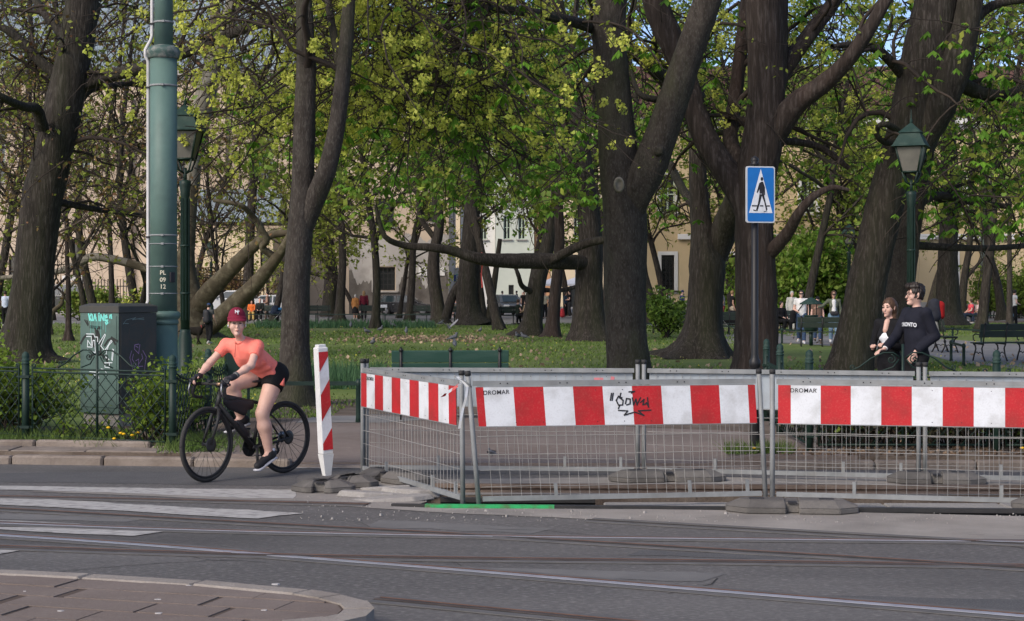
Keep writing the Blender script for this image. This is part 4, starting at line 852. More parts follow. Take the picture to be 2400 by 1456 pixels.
def panel(name, px0, px1, py0, py1, m, dd, yo, parent, jagtop=0.0):
    x0, x1 = X(px0, dd), X(px1, dd); z0, z1 = Z(py1, dd), Z(py0, dd); wins = [(880, 926, 626, 681)]
    top = [(x1+(x0-x1)*k/96, z1+jagtop*(math.sin(k*.21)+.5*math.sin(k*.47+1)+.2*math.sin(k*1.7)+.12*math.sin(k*3.1))) for k in range(97)]
    hole = [[(X(878, dd), Z(683, dd)), (X(928, dd), Z(683, dd)), (X(928, dd), Z(624, dd)), (X(878, dd), Z(624, dd))]] if px0 < 870 and px1 > 930 and py0 < 620 else []
    if px0 < 870 and px1 > 930 and not hole:
        top = [p for p in top if not (X(870, dd) < p[0] < X(936, dd))]
        i = next(k for k, p in enumerate(top) if p[0] < X(880, dd)); top = top[:i]+[(X(935, dd), top[i-1][1]), (X(935, dd), Z(684, dd)), (X(871, dd), Z(684, dd)), (X(871, dd), top[i][1])]+top[i:]
    b = MB().poly([[(x0, z0), (x1, z0)]+top]+hole); mb = MB().add([(v[0], dd-yo, v[1]) for v in b.v], b.f); return mb.build(name, m, parent, off=so_)
panel('stucco_base', 818, 1052, 556, 742, M_stucco, d3, .05, sh, .25); panel('damp_patch', 818, 1050, 652, 738, M_damp, d3, .07, sh, .5)
cr = MB()
for k in range(5): cr.box((X(888, d3)+k*.33, d3+.1, Z(653, d3)), (.04, .04, Z(626, d3)-Z(681, d3)))
for k in range(5): cr.box((X(903, d3), d3+.1, Z(680, d3)+k*.42), (1.5, .04, .04))
cr.build('window_grate', M_iron, sh, off=so_, kind='stuff')
MB().box((X(1012, d3), d3-.12, Z(636, d3)), (2.0, .06, .65)).build('notice_board', M_white, sh, off=so_)
# corner houses of the street that opens in the gap
ds = 190
facade('peach_house', 'narrow peach house at the corner of the far street', X(1030, ds), X(1078, ds), ds, Z(300, ds), M_cream, 12, [(X(1040, ds), X(1056, ds), Z(560, ds), Z(500, ds))], (4, M_roofr), None, M_white)
facade('white_shop_house', 'white house with green shop sign in the far street', X(1079, ds), X(1160, ds), ds+2, Z(330, ds), M_white, 12, [(X(1092, ds), X(1106, ds), Z(560, ds), Z(505, ds)), (X(1125, ds), X(1140, ds), Z(560, ds), Z(505, ds))], (4, M_roofr), None, M_white)
facade('green_house', 'pale green house with flat front in the far street', X(1161, ds), X(1252, ds), ds+1, Z(350, ds), M_pgreen, 12, [(X(1180, ds), X(1196, ds), Z(560, ds), Z(505, ds)), (X(1215, ds), X(1231, ds), Z(560, ds), Z(505, ds)), (X(1192, ds), X(1204, ds), Z(735, ds), Z(668, ds), 'dark')], (4, M_roofr), None, M_white)
facade('orange_house', 'slim orange house wedged beside the pale green house', X(1253, ds), X(1290, ds), ds+1.5, Z(320, ds), M_orange, 12, [(X(1262, ds), X(1278, ds), Z(560, ds), Z(505, ds))], (4, M_roofr), None, M_cream)
facade('cream_cafe_house', 'cream cafe house behind the white parasols', X(1291, ds), X(1462, ds), ds, Z(290, ds), M_cream, 12, [(X(a, ds), X(a+16, ds), Z(z0, ds), Z(z1, ds)) for a in (1305, 1345, 1385, 1425) for z0, z1 in ((560, 505), (455, 400))]+[(X(1335, ds), X(1352, ds), Z(735, ds), Z(655, ds), 'dark')], (5, M_roofr), None, M_white)
# long yellow building on the right
dy = 113
ww = [(X(a, dy), X(a+30, dy), Z(680, dy), Z(598, dy), 'grate') for a in (1550, 1710, 1880, 2060, 2210, 2440, 2600)]+[(X(a, dy), X(a+34, dy), Z(500, dy), Z(410, dy)) for a in (1548, 1708, 1878, 2058, 2228, 2438)]
facade('yellow_palace', 'long yellow building with grated white framed windows on the right', X(1488, dy), X(2900, dy), dy, Z(292, dy), M_yellow, 16, ww, (4.5, M_roofr), (1.0, M_stucco), M_white, (M_white, .24))
yp = [o for o in bpy.data.objects if o.get('label', '').startswith('long yellow')][0]
MB().cyl((X(2306, dy), dy-.2, .2), (X(2306, dy), dy-.2, Z(292, dy)), .32, n=8).build('downpipe', flat((.12, .15, .14), .5), yp, off=tuple(yp.location))
MB().box((X(1700, dy), dy-.12, Z(555, dy)), (X(2700, dy)-X(1488, dy), .25, .35)).build('string_course', M_white, yp, off=tuple(yp.location)).location.x += (X(2194, dy)-X(1700, dy))
# wrought iron garden fence before the annex, stone wall with trellis
fn = thing('iron_fence', 'black wrought iron fence with spikes before the low annex', 'fence', (X(560, 119), 119, PZ)); fo = tuple(fn.location)
x0, x1 = X(470, 119), X(680, 119); mb = MB(); k = x0
while k < x1: mb.box((k, 119, 1.95), (.045, .045, 2.5)); mb.lathe([(.0, 0), (.05, .06), (.005, .2)], 4, (k, 119, 3.2)); k += .2
mb.build('bars', M_iron, fn, off=fo, kind='stuff')
for z in (.75, 2.55, 2.95): MB().box(((x0+x1)/2, 119, z), (x1-x0, .05, .06)).build('rail', M_iron, fn, off=fo)
for k in range(5): MB().box((x0+(x1-x0)*k/4, 119, 1.95), (.14, .14, 3.2)).build('post', M_iron, fn, off=fo)
f2 = thing('iron_fence', 'dark iron fence with pale banner behind the dark car at left', 'fence', (X(200, 120), 120, PZ)); fo = tuple(f2.location); mb = MB(); x0, x1 = X(128, 120), X(300, 120); k = x0
while k < x1: mb.box((k, 120, 1.5), (.05, .05, 2.4)); k += .22
mb.build('bars', M_iron, f2, off=fo, kind='stuff')
for z in (.5, 2.2): MB().box(((x0+x1)/2, 120, z), (x1-x0, .06, .07)).build('rail', M_iron, f2, off=fo)
MB().box((X(170, 120), 119.9, Z(652, 120)), (1.4, .03, .35)).build('banner', M_white, f2, off=fo)
# ---------------------------------------------------------------- street furniture
M_pole = mat('green_pole_paint', (.098, .165, .143), (.082, .142, .123), rough=.55, scale=2.5, detail=8, spec=.35, dirt=(.05, .075, .066), dscale=1.6, damt=.5, bump=.1, bscale=30)
M_dgreen = mat('dark_green_paint', (.011, .028, .021), (.008, .021, .016), rough=.5, scale=12, spec=.3)
M_lgreen = mat('lamp_green_paint', (.02, .046, .039), (.014, .034, .029), rough=.65, spec=.2, scale=8, dirt=(.08, .11, .09), dscale=6, damt=.4)
M_black = flat((.016, .016, .017), .45); M_zinc = mat('galvanised_steel', (.26, .27, .272), (.19, .2, .203), rough=.62, metal=.15, scale=6, dirt=(.2, .195, .18), dscale=5, damt=.5)
M_wire = flat((.34, .33, .31), .55, .2); M_rubber = mat('grey_recycled_rubber', (.085, .079, .073), (.115, .107, .099), rough=.85, scale=5, bump=.4, bscale=60, dirt=(.19, .175, .158), dscale=3, damt=.55)
M_bwhite = mat('sheeting_white', (.66, .68, .71), (.6, .62, .65), rough=.4, scale=4, dirt=(.36, .355, .34), dscale=4, damt=.6, c3=(.3, .29, .28), s3=70, a3=.18); M_bred = mat('sheeting_red', (.46, .018, .024), (.4, .015, .02), rough=.42, scale=4, dirt=(.25, .035, .03), dscale=4, damt=.65, c3=(.5, .12, .1), s3=70, a3=.3)
M_bback = mat('board_back', (.37, .41, .44), (.3, .335, .36), rough=.6, scale=2.5, dirt=(.22, .23, .23), dscale=3, damt=.6)
M_plast = flat((.62, .62, .6), .5); M_ink = flat((.02, .02, .024), .6); M_cap = flat((.03, .03, .03), .7)
M_cabg = mat('cabinet_green', (.085, .135, .117), (.07, .115, .1), rough=.6, scale=2.2, dirt=(.045, .065, .057), dscale=2.2, damt=.6, bump=.08, bscale=20); M_cabt = mat('cabinet_lid_shaded_side', (.045, .048, .043), (.062, .058, .05), rough=.6, scale=3, dirt=(.075, .055, .042), dscale=3, damt=.6)  # lid and right side; the side's shade is painted in as darker colour
# --- tall tram pole
d = 22; pc = P(383.5, 0, d); pc.z = PZ
t = thing('tram_pole', 'thick green tram pole with white conduit and number PL 09 12', 'pole', pc); Zp = lambda py, dd=d: H-(py-HY)/F*dd-PZ
MB().lathe([(.23, -.3), (.23, .3), (.205, .36), (.185, .42), (.178, Zp(762))], 32).build('base_shaft', M_pole, t)
MB().lathe([(.178, Zp(762)), (.19, Zp(758)), (.19, Zp(752)), (.178, Zp(750)), (.2, Zp(746)), (.214, Zp(741)), (.214, Zp(736)), (.2, Zp(731)), (.174, Zp(729))], 32).build('ring', M_pole, t)
MB().lathe([(.172, Zp(730)), (.172, Zp(139))], 32).build('shaft', M_pole, t)
M_peel = mat('peeling_paint', (.05, .09, .08), (.055, .1, .088), rough=.7, scale=4, dirt=(.4, .36, .33), dscale=4.5, damt=.95)
MB().lathe([(.172, Zp(139)), (.2, Zp(136)), (.2, Zp(130)), (.214, Zp(126)), (.214, Zp(120)), (.19, Zp(112)), (.13, Zp(107))], 32).build('ring', M_peel, t)
MB().lathe([(.122, Zp(110)), (.116, Zp(-60)), (.1, 9)], 24).build('upper_shaft', M_pole, t)
cx = -.195
MB().tube([(cx, -.02, -.1), (cx, -.02, Zp(760)), (cx-.03, -.05, Zp(745)), (cx-.03, -.05, Zp(722)), (cx, -.02, Zp(705)), (cx, -.02, Zp(145)), (cx-.03, -.05, Zp(132)), (cx-.03, -.05, Zp(118)), (cx+.03, -.02, Zp(96)), (cx+.05, -.02, Zp(85)), (cx+.05, -.02, Zp(-80)), (cx+.05, -.02, 9)], .0225, 10).build('conduit', flat((.55, .54, .53), .5), t)
for py, rr, w in ((202, .176, .012), (53, .124, .012), (552, .176, .01), (572, .176, .006), (625, .176, .006), (688, .176, .006)):
    o = MB().lathe([(rr, Zp(py)-w), (rr+.004, Zp(py)-w), (rr+.004, Zp(py)+w), (rr, Zp(py)+w)], 32).build('clamp_band', M_zinc, t)
    MB().box((.02, -rr-.012, Zp(py)), (.035, .02, .026)).build('buckle', M_zinc, o)
    if py in (202, 53, 552): MB().box((cx+(.05 if py == 53 else 0), -.03, Zp(py+4)), (.06, .05, .02)).build('cable_tie', M_black, o)
for tx, py in (('PL', 640), ('09', 656.5), ('12', 672.5)):
    me = text_mesh(tx, .078, .002, .0012); v = np.empty(len(me.vertices)*3, np.float32); me.vertices.foreach_get('co', v); v = v.reshape(-1, 3)
    x = v[:, 0]+.025; r_ = .1745+v[:, 2]; a = x/.1745; w = np.stack((np.sin(a)*r_, -np.cos(a)*r_, v[:, 1]+Zp(py)), 1).astype(np.float32); me.vertices.foreach_set('co', w.ravel()); me.update()
    link('lettering', me, flat((.62, .58, .45), .6), t)
MB().box((.135, -.125, Zp(650)), (.07, .03, .13), Matrix.Rotation(R(48), 3, 'Z')).build('plate', M_ink, t, bevel=.004)
# --- utility cabinet with graffiti
cn = P(278, 0, 21.0); rz = -R(32); ca, sa = math.cos(rz), math.sin(rz); s2 = .33
cc = Vector((cn.x-s2*ca-s2*sa, cn.y-s2*sa+s2*ca, PZ))
t = thing('utility_cabinet', 'green utility cabinet covered in graffiti beside the tram pole', 'cabinet', cc, rz)
MB().box((0, 0, .06), (.6, .6, .2)).build('plinth', M_conc, t); w = .66
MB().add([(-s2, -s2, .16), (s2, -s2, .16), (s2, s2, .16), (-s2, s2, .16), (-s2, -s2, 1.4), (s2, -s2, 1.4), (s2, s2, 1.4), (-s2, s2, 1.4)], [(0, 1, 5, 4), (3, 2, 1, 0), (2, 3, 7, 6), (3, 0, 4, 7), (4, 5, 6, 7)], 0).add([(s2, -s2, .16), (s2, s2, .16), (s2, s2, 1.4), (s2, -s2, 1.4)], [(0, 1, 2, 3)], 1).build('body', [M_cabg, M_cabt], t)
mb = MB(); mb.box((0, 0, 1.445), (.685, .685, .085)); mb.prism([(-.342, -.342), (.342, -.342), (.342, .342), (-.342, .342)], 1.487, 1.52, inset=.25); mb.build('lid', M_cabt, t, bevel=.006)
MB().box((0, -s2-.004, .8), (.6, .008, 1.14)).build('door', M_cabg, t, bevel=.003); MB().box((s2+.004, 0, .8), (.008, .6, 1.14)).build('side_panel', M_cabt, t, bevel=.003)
FR = frame3((-s2, -s2-.008, .16), (1, 0, 0), (0, 0, 1)); SD = frame3((s2+.008, -s2, .16), (0, 1, 0), (0, 0, 1))
def fpt(cx_, cy_): return ((cx_-50)/528*.66, (1345-cy_)/1190*1.24)     # crop pixels on the front face
def spt(cx_, cy_): return ((cx_-582)/322*.66, (1345-cy_)/1200*1.24)
fl = lambda L: [fpt(*p) for p in L]; sl_ = lambda L: [spt(*p) for p in L]
cy = [fl(l) for l in ([(175, 165), (190, 240)], [(210, 165), (190, 205), (215, 245)], [(225, 175), (228, 240), (240, 240)], [(245, 240), (262, 170), (282, 245)], [(252, 215), (278, 212)], [(318, 185), (320, 245)], [(318, 158), (320, 166)], [(340, 245), (345, 175), (380, 240), (388, 172)], [(400, 210), (430, 205), (425, 180), (402, 190), (400, 240), (440, 238)], [(470, 180), (466, 210)], [(486, 172), (490, 215)], [(425, 250), (440, 270), (420, 285), (408, 265)])]
mb = ribbons(MB(), [(.021, l) for l in cy], .021, FR); drips = [fl([(x_, 245), (x_+2, y_)]) for x_, y_ in ((205, 405), (236, 380), (262, 330), (282, 350), (300, 330), (320, 310), (342, 450), (376, 350), (410, 380), (466, 275))]
ribbons(mb, [(.0035, l) for l in drips], .004, FR, .0036); mb.build('graffiti', flat((.18, .62, .55), .6), t).__setitem__('label', 'turquoise dripping word graffiti on the front')
wl = [fl(l) for l in ([(145, 405), (250, 405), (262, 440), (300, 440), (305, 535), (400, 405), (410, 415), (345, 545), (395, 595), (500, 490), (485, 475), (410, 590)], [(145, 435), (215, 435), (215, 545), (165, 480), (160, 560), (228, 562), (238, 480), (262, 482), (270, 628), (160, 590)], [(505, 580), (520, 585), (505, 715), (495, 700), (505, 580)], [(470, 500), (430, 590), (410, 675), (460, 705)], [(395, 745), (500, 740)], [(400, 750), (402, 795), (465, 800), (465, 745)], [(190, 855), (320, 860)], [(240, 880), (320, 930), (300, 860)], [(350, 815), (400, 830), (420, 860)])]
ribbons(MB(), wl, .0105, FR, .005).build('graffiti', flat((.62, .68, .7), .6), t)
bl = [(.05, fl([(240, 420), (235, 500), (255, 540)])), (.05, fl([(280, 340), (290, 430), (300, 520)])), (.03, fl([(65, 520), (100, 460), (145, 415)])), (.03, fl([(395, 540), (440, 480), (500, 450), (560, 480)])), (.03, fl([(490, 440), (540, 520)])), (.04, fl([(200, 320), (340, 330)])), (.03, fl([(300, 370), (345, 480), (340, 640), (420, 690), (440, 760)])), (.02, fl([(120, 240), (165, 305)])), (.018, fl([(150, 245), (170, 290)])), (.03, fl([(180, 680), (260, 640), (330, 650)])), (.025, fl([(280, 600), (330, 620)]))]
ribbons(MB(), bl, .03, FR, .0015).build('graffiti', flat((.022, .024, .022), .7), t)
pk = [sl_(l) for l in ([(745, 520), (710, 530), (708, 580), (745, 635), (755, 525)], [(720, 545), (740, 560)], [(685, 600), (670, 680), (690, 790), (700, 860), (760, 960), (790, 880), (800, 760), (810, 680), (780, 600)], [(700, 640), (690, 700), (720, 770), (730, 830)], [(770, 640), (780, 690), (740, 770)], [(690, 790), (780, 790)], [(720, 720), (745, 700), (740, 820)], [(705, 900), (760, 950)])]
ribbons(MB(), pk, .009, SD).build('graffiti', flat((.42, .25, .42), .6), t)
gr = [sl_(l) for l in ([(615, 275), (640, 225), (720, 200), (690, 225), (790, 205)], [(615, 265), (660, 270)], [(730, 215), (790, 225)], [(525, 0), (525, 1)])][:3]
ribbons(MB(), gr, .006, SD).build('graffiti', flat((.2, .27, .25), .6), t)
tq = [sl_(l) for l in ([(675, 1120), (690, 1190), (700, 1120)], [(715, 1140), (730, 1200), (745, 1150), (720, 1150)], [(760, 1160), (775, 1230)], [(790, 1170), (800, 1240)], [(730, 1230), (760, 1290)], [(770, 1270), (820, 1260), (790, 1310)], [(830, 1240), (850, 1290)])]
ribbons(MB(), [(.015, l) for l in tq], .015, SD).build('graffiti', flat((.14, .4, .38), .6), t)
og = [sl_(l) for l in ([(630, 960), (650, 940), (645, 1000)], [(665, 945), (660, 990), (680, 985)], [(690, 940), (710, 960), (690, 990)], [(620, 1040), (720, 1000)])]
ribbons(MB(), og, .007, SD).build('graffiti', flat((.3, .2, .06), .6), t)
br = [sl_(l) for l in ([(670, 330), (660, 450), (720, 480), (800, 430), (790, 290), (740, 260), (680, 300)], [(800, 520), (860, 420), (840, 340), (780, 420)])]
ribbons(MB(), br, .007, SD, .002).build('graffiti', flat((.085, .06, .045), .6), t)
# --- ornamental park fences
def spiral(cx, cz, r, turns, a0, sgn=1, n=18): return [(cx+sgn*r*(1-.8*k/n)*math.cos(a0+turns*6.28*k/n), 0, cz+r*(1-.8*k/n)*math.sin(a0+turns*6.28*k/n)) for k in range(n+1)]
def post(fence, x, y, h=1.0):
    o = MB().lathe([(.042, -.1), (.042, h-.14)], 14).build('post', M_dgreen, fence); o.location = (x-fence.location.x, y-fence.location.y, 0)
    MB().lathe([(.042, h-.14), (.048, h-.135), (.048, h-.125), (.036, h-.12), (.046, h-.105), (.046, h-.09), (.034, h-.085), (.042, h-.06), (.036, h-.025), (.018, h-.006), (.004, h)], 14).build('finial', M_lgreen, o)
    for z in (.72, .16): MB().box((0, 0, z), (.1, .1, .03)).build('collar', M_dgreen, o)
def fence_panel(fence, a, b, scroll=True, drop=0.0):
    a, b = Vector(a), Vector(b); L = (b-a).length-.1; c = (a+b)/2; rz = math.atan2(b.y-a.y, b.x-a.x); e = L/2-.05
    mb = MB()
    for z in (.775, .815): mb.tube([(-e+2*e*k/10, 0, z-drop*(1-(2*k/10-1)**2)*.12) for k in range(11)], .011, 6)
    mb.tube([(-e, 0, .07), (e, 0, .07)], .012, 6)
    for s in (-1, 1):
        mb.tube([(s*e, 0, .05), (s*e, 0, .84)]+spiral(s*(e-.025), .84, .025, .9, 0, s, 10), .01, 6)
        for z in (.72, .16): mb.box((s*(e+.03), 0, z), (.11, .012, .016))
    t = mb.build('panel_frame', M_dgreen, fence); t.location = (c.x-fence.location.x, c.y-fence.location.y, 0); t.rotation_euler = (0, 0, rz)
    st = .155; z0, z1 = .075, .77; hh = z1-z0; x = -e-hh; bars = []; mb = MB()
    while x < e:
        for s in (1, -1):
            p = [(x, z1), (x+hh, z0)] if s > 0 else [(x, z0), (x+hh, z1)]
            (xa, za), (xb, zb) = p; ta = max(0, (-e-xa)/(xb-xa)); tb = min(1, (e-xa)/(xb-xa))
            if tb-ta > .03: MB().tube([(xa+(xb-xa)*ta, .006*s, za+(zb-za)*ta), (xa+(xb-xa)*tb, .006*s, za+(zb-za)*tb)], .0055, 5).build('lattice_bar', M_dgreen, t)
        x += st
    for s in (-1, 1):
        for z in (.2, .35, .5, .65): mb.tube([(s*e, 0, z), (s*(e-.07), 0, z)], .005, 5)
    mb.build('lattice_stubs', M_dgreen, t, kind='stuff')
    if scroll:
        MB().tube([(0, 0, .07), (0, 0, 1.12)], .014, 8).build('centre_bar', M_dgreen, t)
        for s in (-1, 1):
            pts = [(s*.56, 0, .83), (s*.45, 0, .88), (s*.33, 0, .97), (s*.2, 0, 1.03), (s*.1, 0, 1.03), (s*.03, 0, .98)]
            mb = MB(); mb.tube(pts, .009, 6); mb.tube(spiral(s*.12, .96, .05, 1.3, 1.57, s), .007, 6); mb.tube(spiral(s*.52, .88, .035, 1.3, 3.1, s), .007, 6); mb.tube([(s*.04, 0, .96), (s*.1, 0, .88), (s*.22, 0, .84)], .008, 6)
            mb.build('scroll', M_dgreen, t)
pl = [(-9.05, 21.0), (-7.24, 20.0), (-5.415, 19.0), (-3.59, 18.05), (-3.56, 20.0), (-3.56, 21.6)]
fl_ = thing('park_fence', 'dark green ornamental fence before the hedge and graffiti cabinet', 'fence', (-5.415, 19.0, PZ), group='ornamental green park fences')
for x, y in pl: post(fl_, x, y)
for i in range(5): fence_panel(fl_, pl[i], pl[i+1], i < 3, 0 if i < 3 else 1.0)
pr = [(3.28, 22.0), (3.14, 20.0), (3.1, 17.8), (5.04, 17.75), (6.98, 17.7), (8.9, 17.65)]
fr_ = thing('park_fence', 'dark green ornamental fence behind the right barriers before the couple', 'fence', (5.04, 17.75, PZ), group='ornamental green park fences')
for x, y in pr: post(fr_, x, y, 1.06)
for i in range(5): fence_panel(fr_, pr[i], pr[i+1], i > 1, 0 if i > 1 else 1.2)
# --- construction barriers
def barrier(a, b, label, front=True, la=(0, 0), lb_=(0, 0), word=True, tag2=None, boards=True):
    a, b = Vector(a), Vector(b); L = (b-a).length; c = (a+b)/2; rz = math.atan2(b.y-a.y, b.x-a.x)
    t = thing('barrier', label, 'barrier', (c.x, c.y, 0), rz, 'steel mesh construction barriers'); e = L/2; sy = -1 if front else 1
    lx = lambda x, z: x+((la[0]*(e-x)+lb_[0]*(e+x))/(2*e))*z
    for s, lo in ((-1, la), (1, lb_)):
        MB().tube([(s*e, 0, .0), (s*e+lo[0]*1.1, lo[1]*1.1, 1.1)], .021, 12).build('post', M_zinc, t); MB().tube([(s*e+lo[0]*1.09, lo[1]*1.09, 1.085), (s*e+lo[0]*1.13, lo[1]*1.13, 1.125)], .026, 12).build('post_cap', M_cap, t)
    E = e-.035
    def bar(x0, z0, x1, z1, w, h, y=0): 
        mb = MB(); p = [Vector((lx(x0, z0), y, z0)), Vector((lx(x1, z1), y, z1))]
        dx = Vector((w/2, 0, 0)) if abs(x1-x0) < .01 else Vector((0, 0, w/2)); dy = Vector((0, h/2, 0))
        mb.add([p[0]-dx-dy, p[0]+dx-dy, p[0]+dx+dy, p[0]-dx+dy, p[1]-dx-dy, p[1]+dx-dy, p[1]+dx+dy, p[1]-dx+dy], [(3, 2, 1, 0), (4, 5, 6, 7), (0, 1, 5, 4), (1, 2, 6, 5), (2, 3, 7, 6), (3, 0, 4, 7)]); return mb
    tr_ = bar(-E, 1.02, E, 1.02, .042, .03).build('top_rail', M_zinc, t); bar(-E, .06, E, .06, .04, .03).build('bottom_rail', M_zinc, t)
    mb = MB(); k = -1.05
    for k in range(int(L/.5)):
        for q in (.16, .22): mb.cyl((lx(-e+.1+k*.5+q, 1.02), -.0155, 1.02), (lx(-e+.1+k*.5+q, 1.02), -.0175, 1.02), .006, n=6)
    mb.build('bolt_holes', M_ink, tr_, kind='stuff')
    g = random.Random(len(label)); mb = MB(); n = int((L-.1)/.081); zt = 1.0
    for k in range(1, n):
        x = -E+2*E*k/n; j = g.uniform(-.004, .004)*(3 if g.random() < .08 else 1)
        mb.tube([(lx(x, .06), 0, .06), (lx(x+j, .4), g.uniform(-.004, .004), .4), (lx(x, zt), 0, zt)], .0019, 4, smooth=False)
    for z in (.16, .30, .425, .58, .66): mb.tube([(lx(-E+2*E*k/6, z), -.003, z+g.uniform(-.004, .004)) for k in range(7)], .0022 if z not in (.425, .58) else .003, 4, smooth=False)
    mb.build('wire_mesh', M_wire, t, kind='stuff')
    for x in (-E*.48, E*.48, E*.9): bar(x, .07, x, .18, .028, .024).build('bracket', M_zinc, t)
    y = -.028 if front else .028; z0, z1 = .665, .99; w = .25; nb = 9 if L > 2.3 else 9; el = (2*E-.03-w*nb)/2
    if el < .02: w = (2*E-.2)/9; el = .085
    mb = MB(); x = -E+.015; cols = [1]+[0 if i % 2 == 0 else 1 for i in range(nb)]+[1]; ws = [el]+[w]*nb+[el]
    def q(x0, x1, yy, mi, z0=z0, z1=z1): mb.add([(lx(x0, z0), yy, z0), (lx(x1, z0), yy, z0), (lx(x1, z1), yy, z1), (lx(x0, z1), yy, z1)], [(0, 1, 2, 3) if yy < y+.0001 else (3, 2, 1, 0)], mi)
    xw = None
    for ci, wi in zip(cols, ws):
        if front: q(x, x+wi, y-.004, ci); q(x, x+wi, y+.004, 2)
        else: q(x, x+wi, y-.004, 2); q(x, x+wi, y+.004, ci)
        if ci == 0 and xw is None: xw = (x+wi/2)
        x += wi
    bd = mb.build('board', [M_bwhite, M_bred, M_bback], t)
    mb = MB(); mb.box((lx(0, z1+.004), y, z1+.004), (2*E-.03, .012, .006)); mb.box((lx(0, z0-.004), y, z0-.004), (2*E-.03, .012, .006)); mb.build('board_edge', M_zinc, bd)
    mb = MB()
    for k in range(10):
        for zz in (z0+.03, z1-.03):
            if g.random() < .6: mb.cyl((lx(-E+.1+k*2*E/10.5, zz), y-.0045, zz), (lx(-E+.1+k*2*E/10.5, zz), y-.0065, zz), .004, n=6)
    mb.build('rivets', M_ink, bd, kind='stuff')
    if word and front:
        me = text_mesh('DROMAR', .05, .001, .0006, spacing=1.08); o = link('lettering', me, M_ink, bd); o.location = (lx(xw-.02, .95), y-.0055, .945); o.rotation_euler = (R(90), R(-2 if 'middle' in label else 0), 0)
    return t, bd, lx, y
g0 = (-1.466, 16.75); g1 = (-.41, 14.26)
B1 = barrier(g0, g1, 'red and white barrier panel slanting from guide post to the trench', la=(0, 0), lb_=(-.03, 0))
B2 = barrier((-.275, 14.2), (2.17, 14.6), 'middle front red and white barrier panel with black tag scrawl', la=(-.085, 0), lb_=(-.055, 0))
B3 = barrier((2.22, 14.55), (4.72, 13.98), 'right front red and white barrier panel reaching the picture edge')
b4 = [(-1.43, 16.78), (1.22, 16.56), (3.8, 15.95), (6.4, 15.5)]
barrier(b4[0], b4[1], 'rear barrier showing its grey blue board back behind the left panels', False); B5 = barrier((1.28, 16.56), b4[2], 'rear barrier showing its grey back in the middle right', False); barrier((3.86, 15.95), b4[3], 'rear barrier showing its grey back at the right edge', False)
# tag scrawled on the middle board
BM = frame3((B2[2](.0, .83), B2[3]-.0055, .83), (1, 0, 0), (0, 0, 1))
tagl = [[(-.06, .1), (-.07, .04)], [(-.045, .1), (-.055, .04)], [(.03, .06), (.0, .075), (-.02, .04), (.0, .0), (.035, .0), (.04, .04), (.01, .06), (.02, .1)], [(.0, -.03), (.01, .0)], [(.06, .01), (.07, .055), (.1, .05), (.1, .01), (.07, .0)], [(.12, .06), (.13, .0), (.15, .05), (.16, .0), (.19, .06)], [(.09, .11), (.14, .115), (.11, .1)], [(.19, .02), (.22, .045), (.21, .0), (.24, .01)], [(.25, .06), (.26, -.02), (.24, .02)], [(.0, -.045), (.08, -.05), (.05, -.085), (.14, -.06), (.22, -.09), (.17, -.05), (.28, -.045)]]
ribbons(MB(), tagl, .0115, BM, .001).build('graffiti', M_ink, B2[1])
mb = MB()
for (x, z, m) in ((.93, .94, 0), (1.03, .93, 1)): mb.box((x, -.003+.02, z), (.07 if m == 0 else .03, .003, .03 if m == 0 else .07), mi=m)
st = MB().box((.95, .0215, .93), (.09, .002, .035)); st.box((1.08, .0215, .92), (.035, .002, .08), Matrix.Rotation(R(12), 3, 'Y')); B4 = [o for o in bpy.data.objects if o.get('label', '').startswith('rear barrier showing its grey blue')][0]
st.build('sticker', flat((.62, .2, .22), .5), B4)
# warning tape tied to the posts, wire ties
tp = P(1088, 880, 14.24); t = thing('warning_tape', 'torn red and white warning tape knotted round the barrier posts', 'tape', (tp.x, tp.y-.06, tp.z))
def tape(pts, w, m): 
    mb = MB()
    for i in range(len(pts)-1):
        a, b = Vector(pts[i]), Vector(pts[i+1]); n = Vector((.3, .2, 1)) if abs((b-a).z) < .6*(b-a).length else Vector((1, .3, .2)); n = n.normalized()*w/2
        mb.add([a-n, b-n, b+n, a+n], [(0, 1, 2, 3)], i % 2)
    return mb.build('strip', m, t)
S = .00356
tape([((x-1088)*S, -.02-.01*(i % 2), (880-y)*S) for i, (x, y) in enumerate(((1090, 890), (1075, 902), (1060, 912), (1048, 920), (1038, 929)))], .035, [M_bwhite, M_bred])
tape([((x-1088)*S, -.025, (880-y)*S) for x, y in ((1072, 882), (1085, 892), (1096, 905), (1093, 930), (1086, 955), (1080, 985), (1077, 1003))], .022, [M_bwhite, M_plast])
MB().tube([((x-1088)*S, -.02, (880-y)*S) for x, y in ((1066, 880), (1080, 888), (1098, 898), (1106, 906))], .006, 5).build('wire_tie', M_zinc, t)
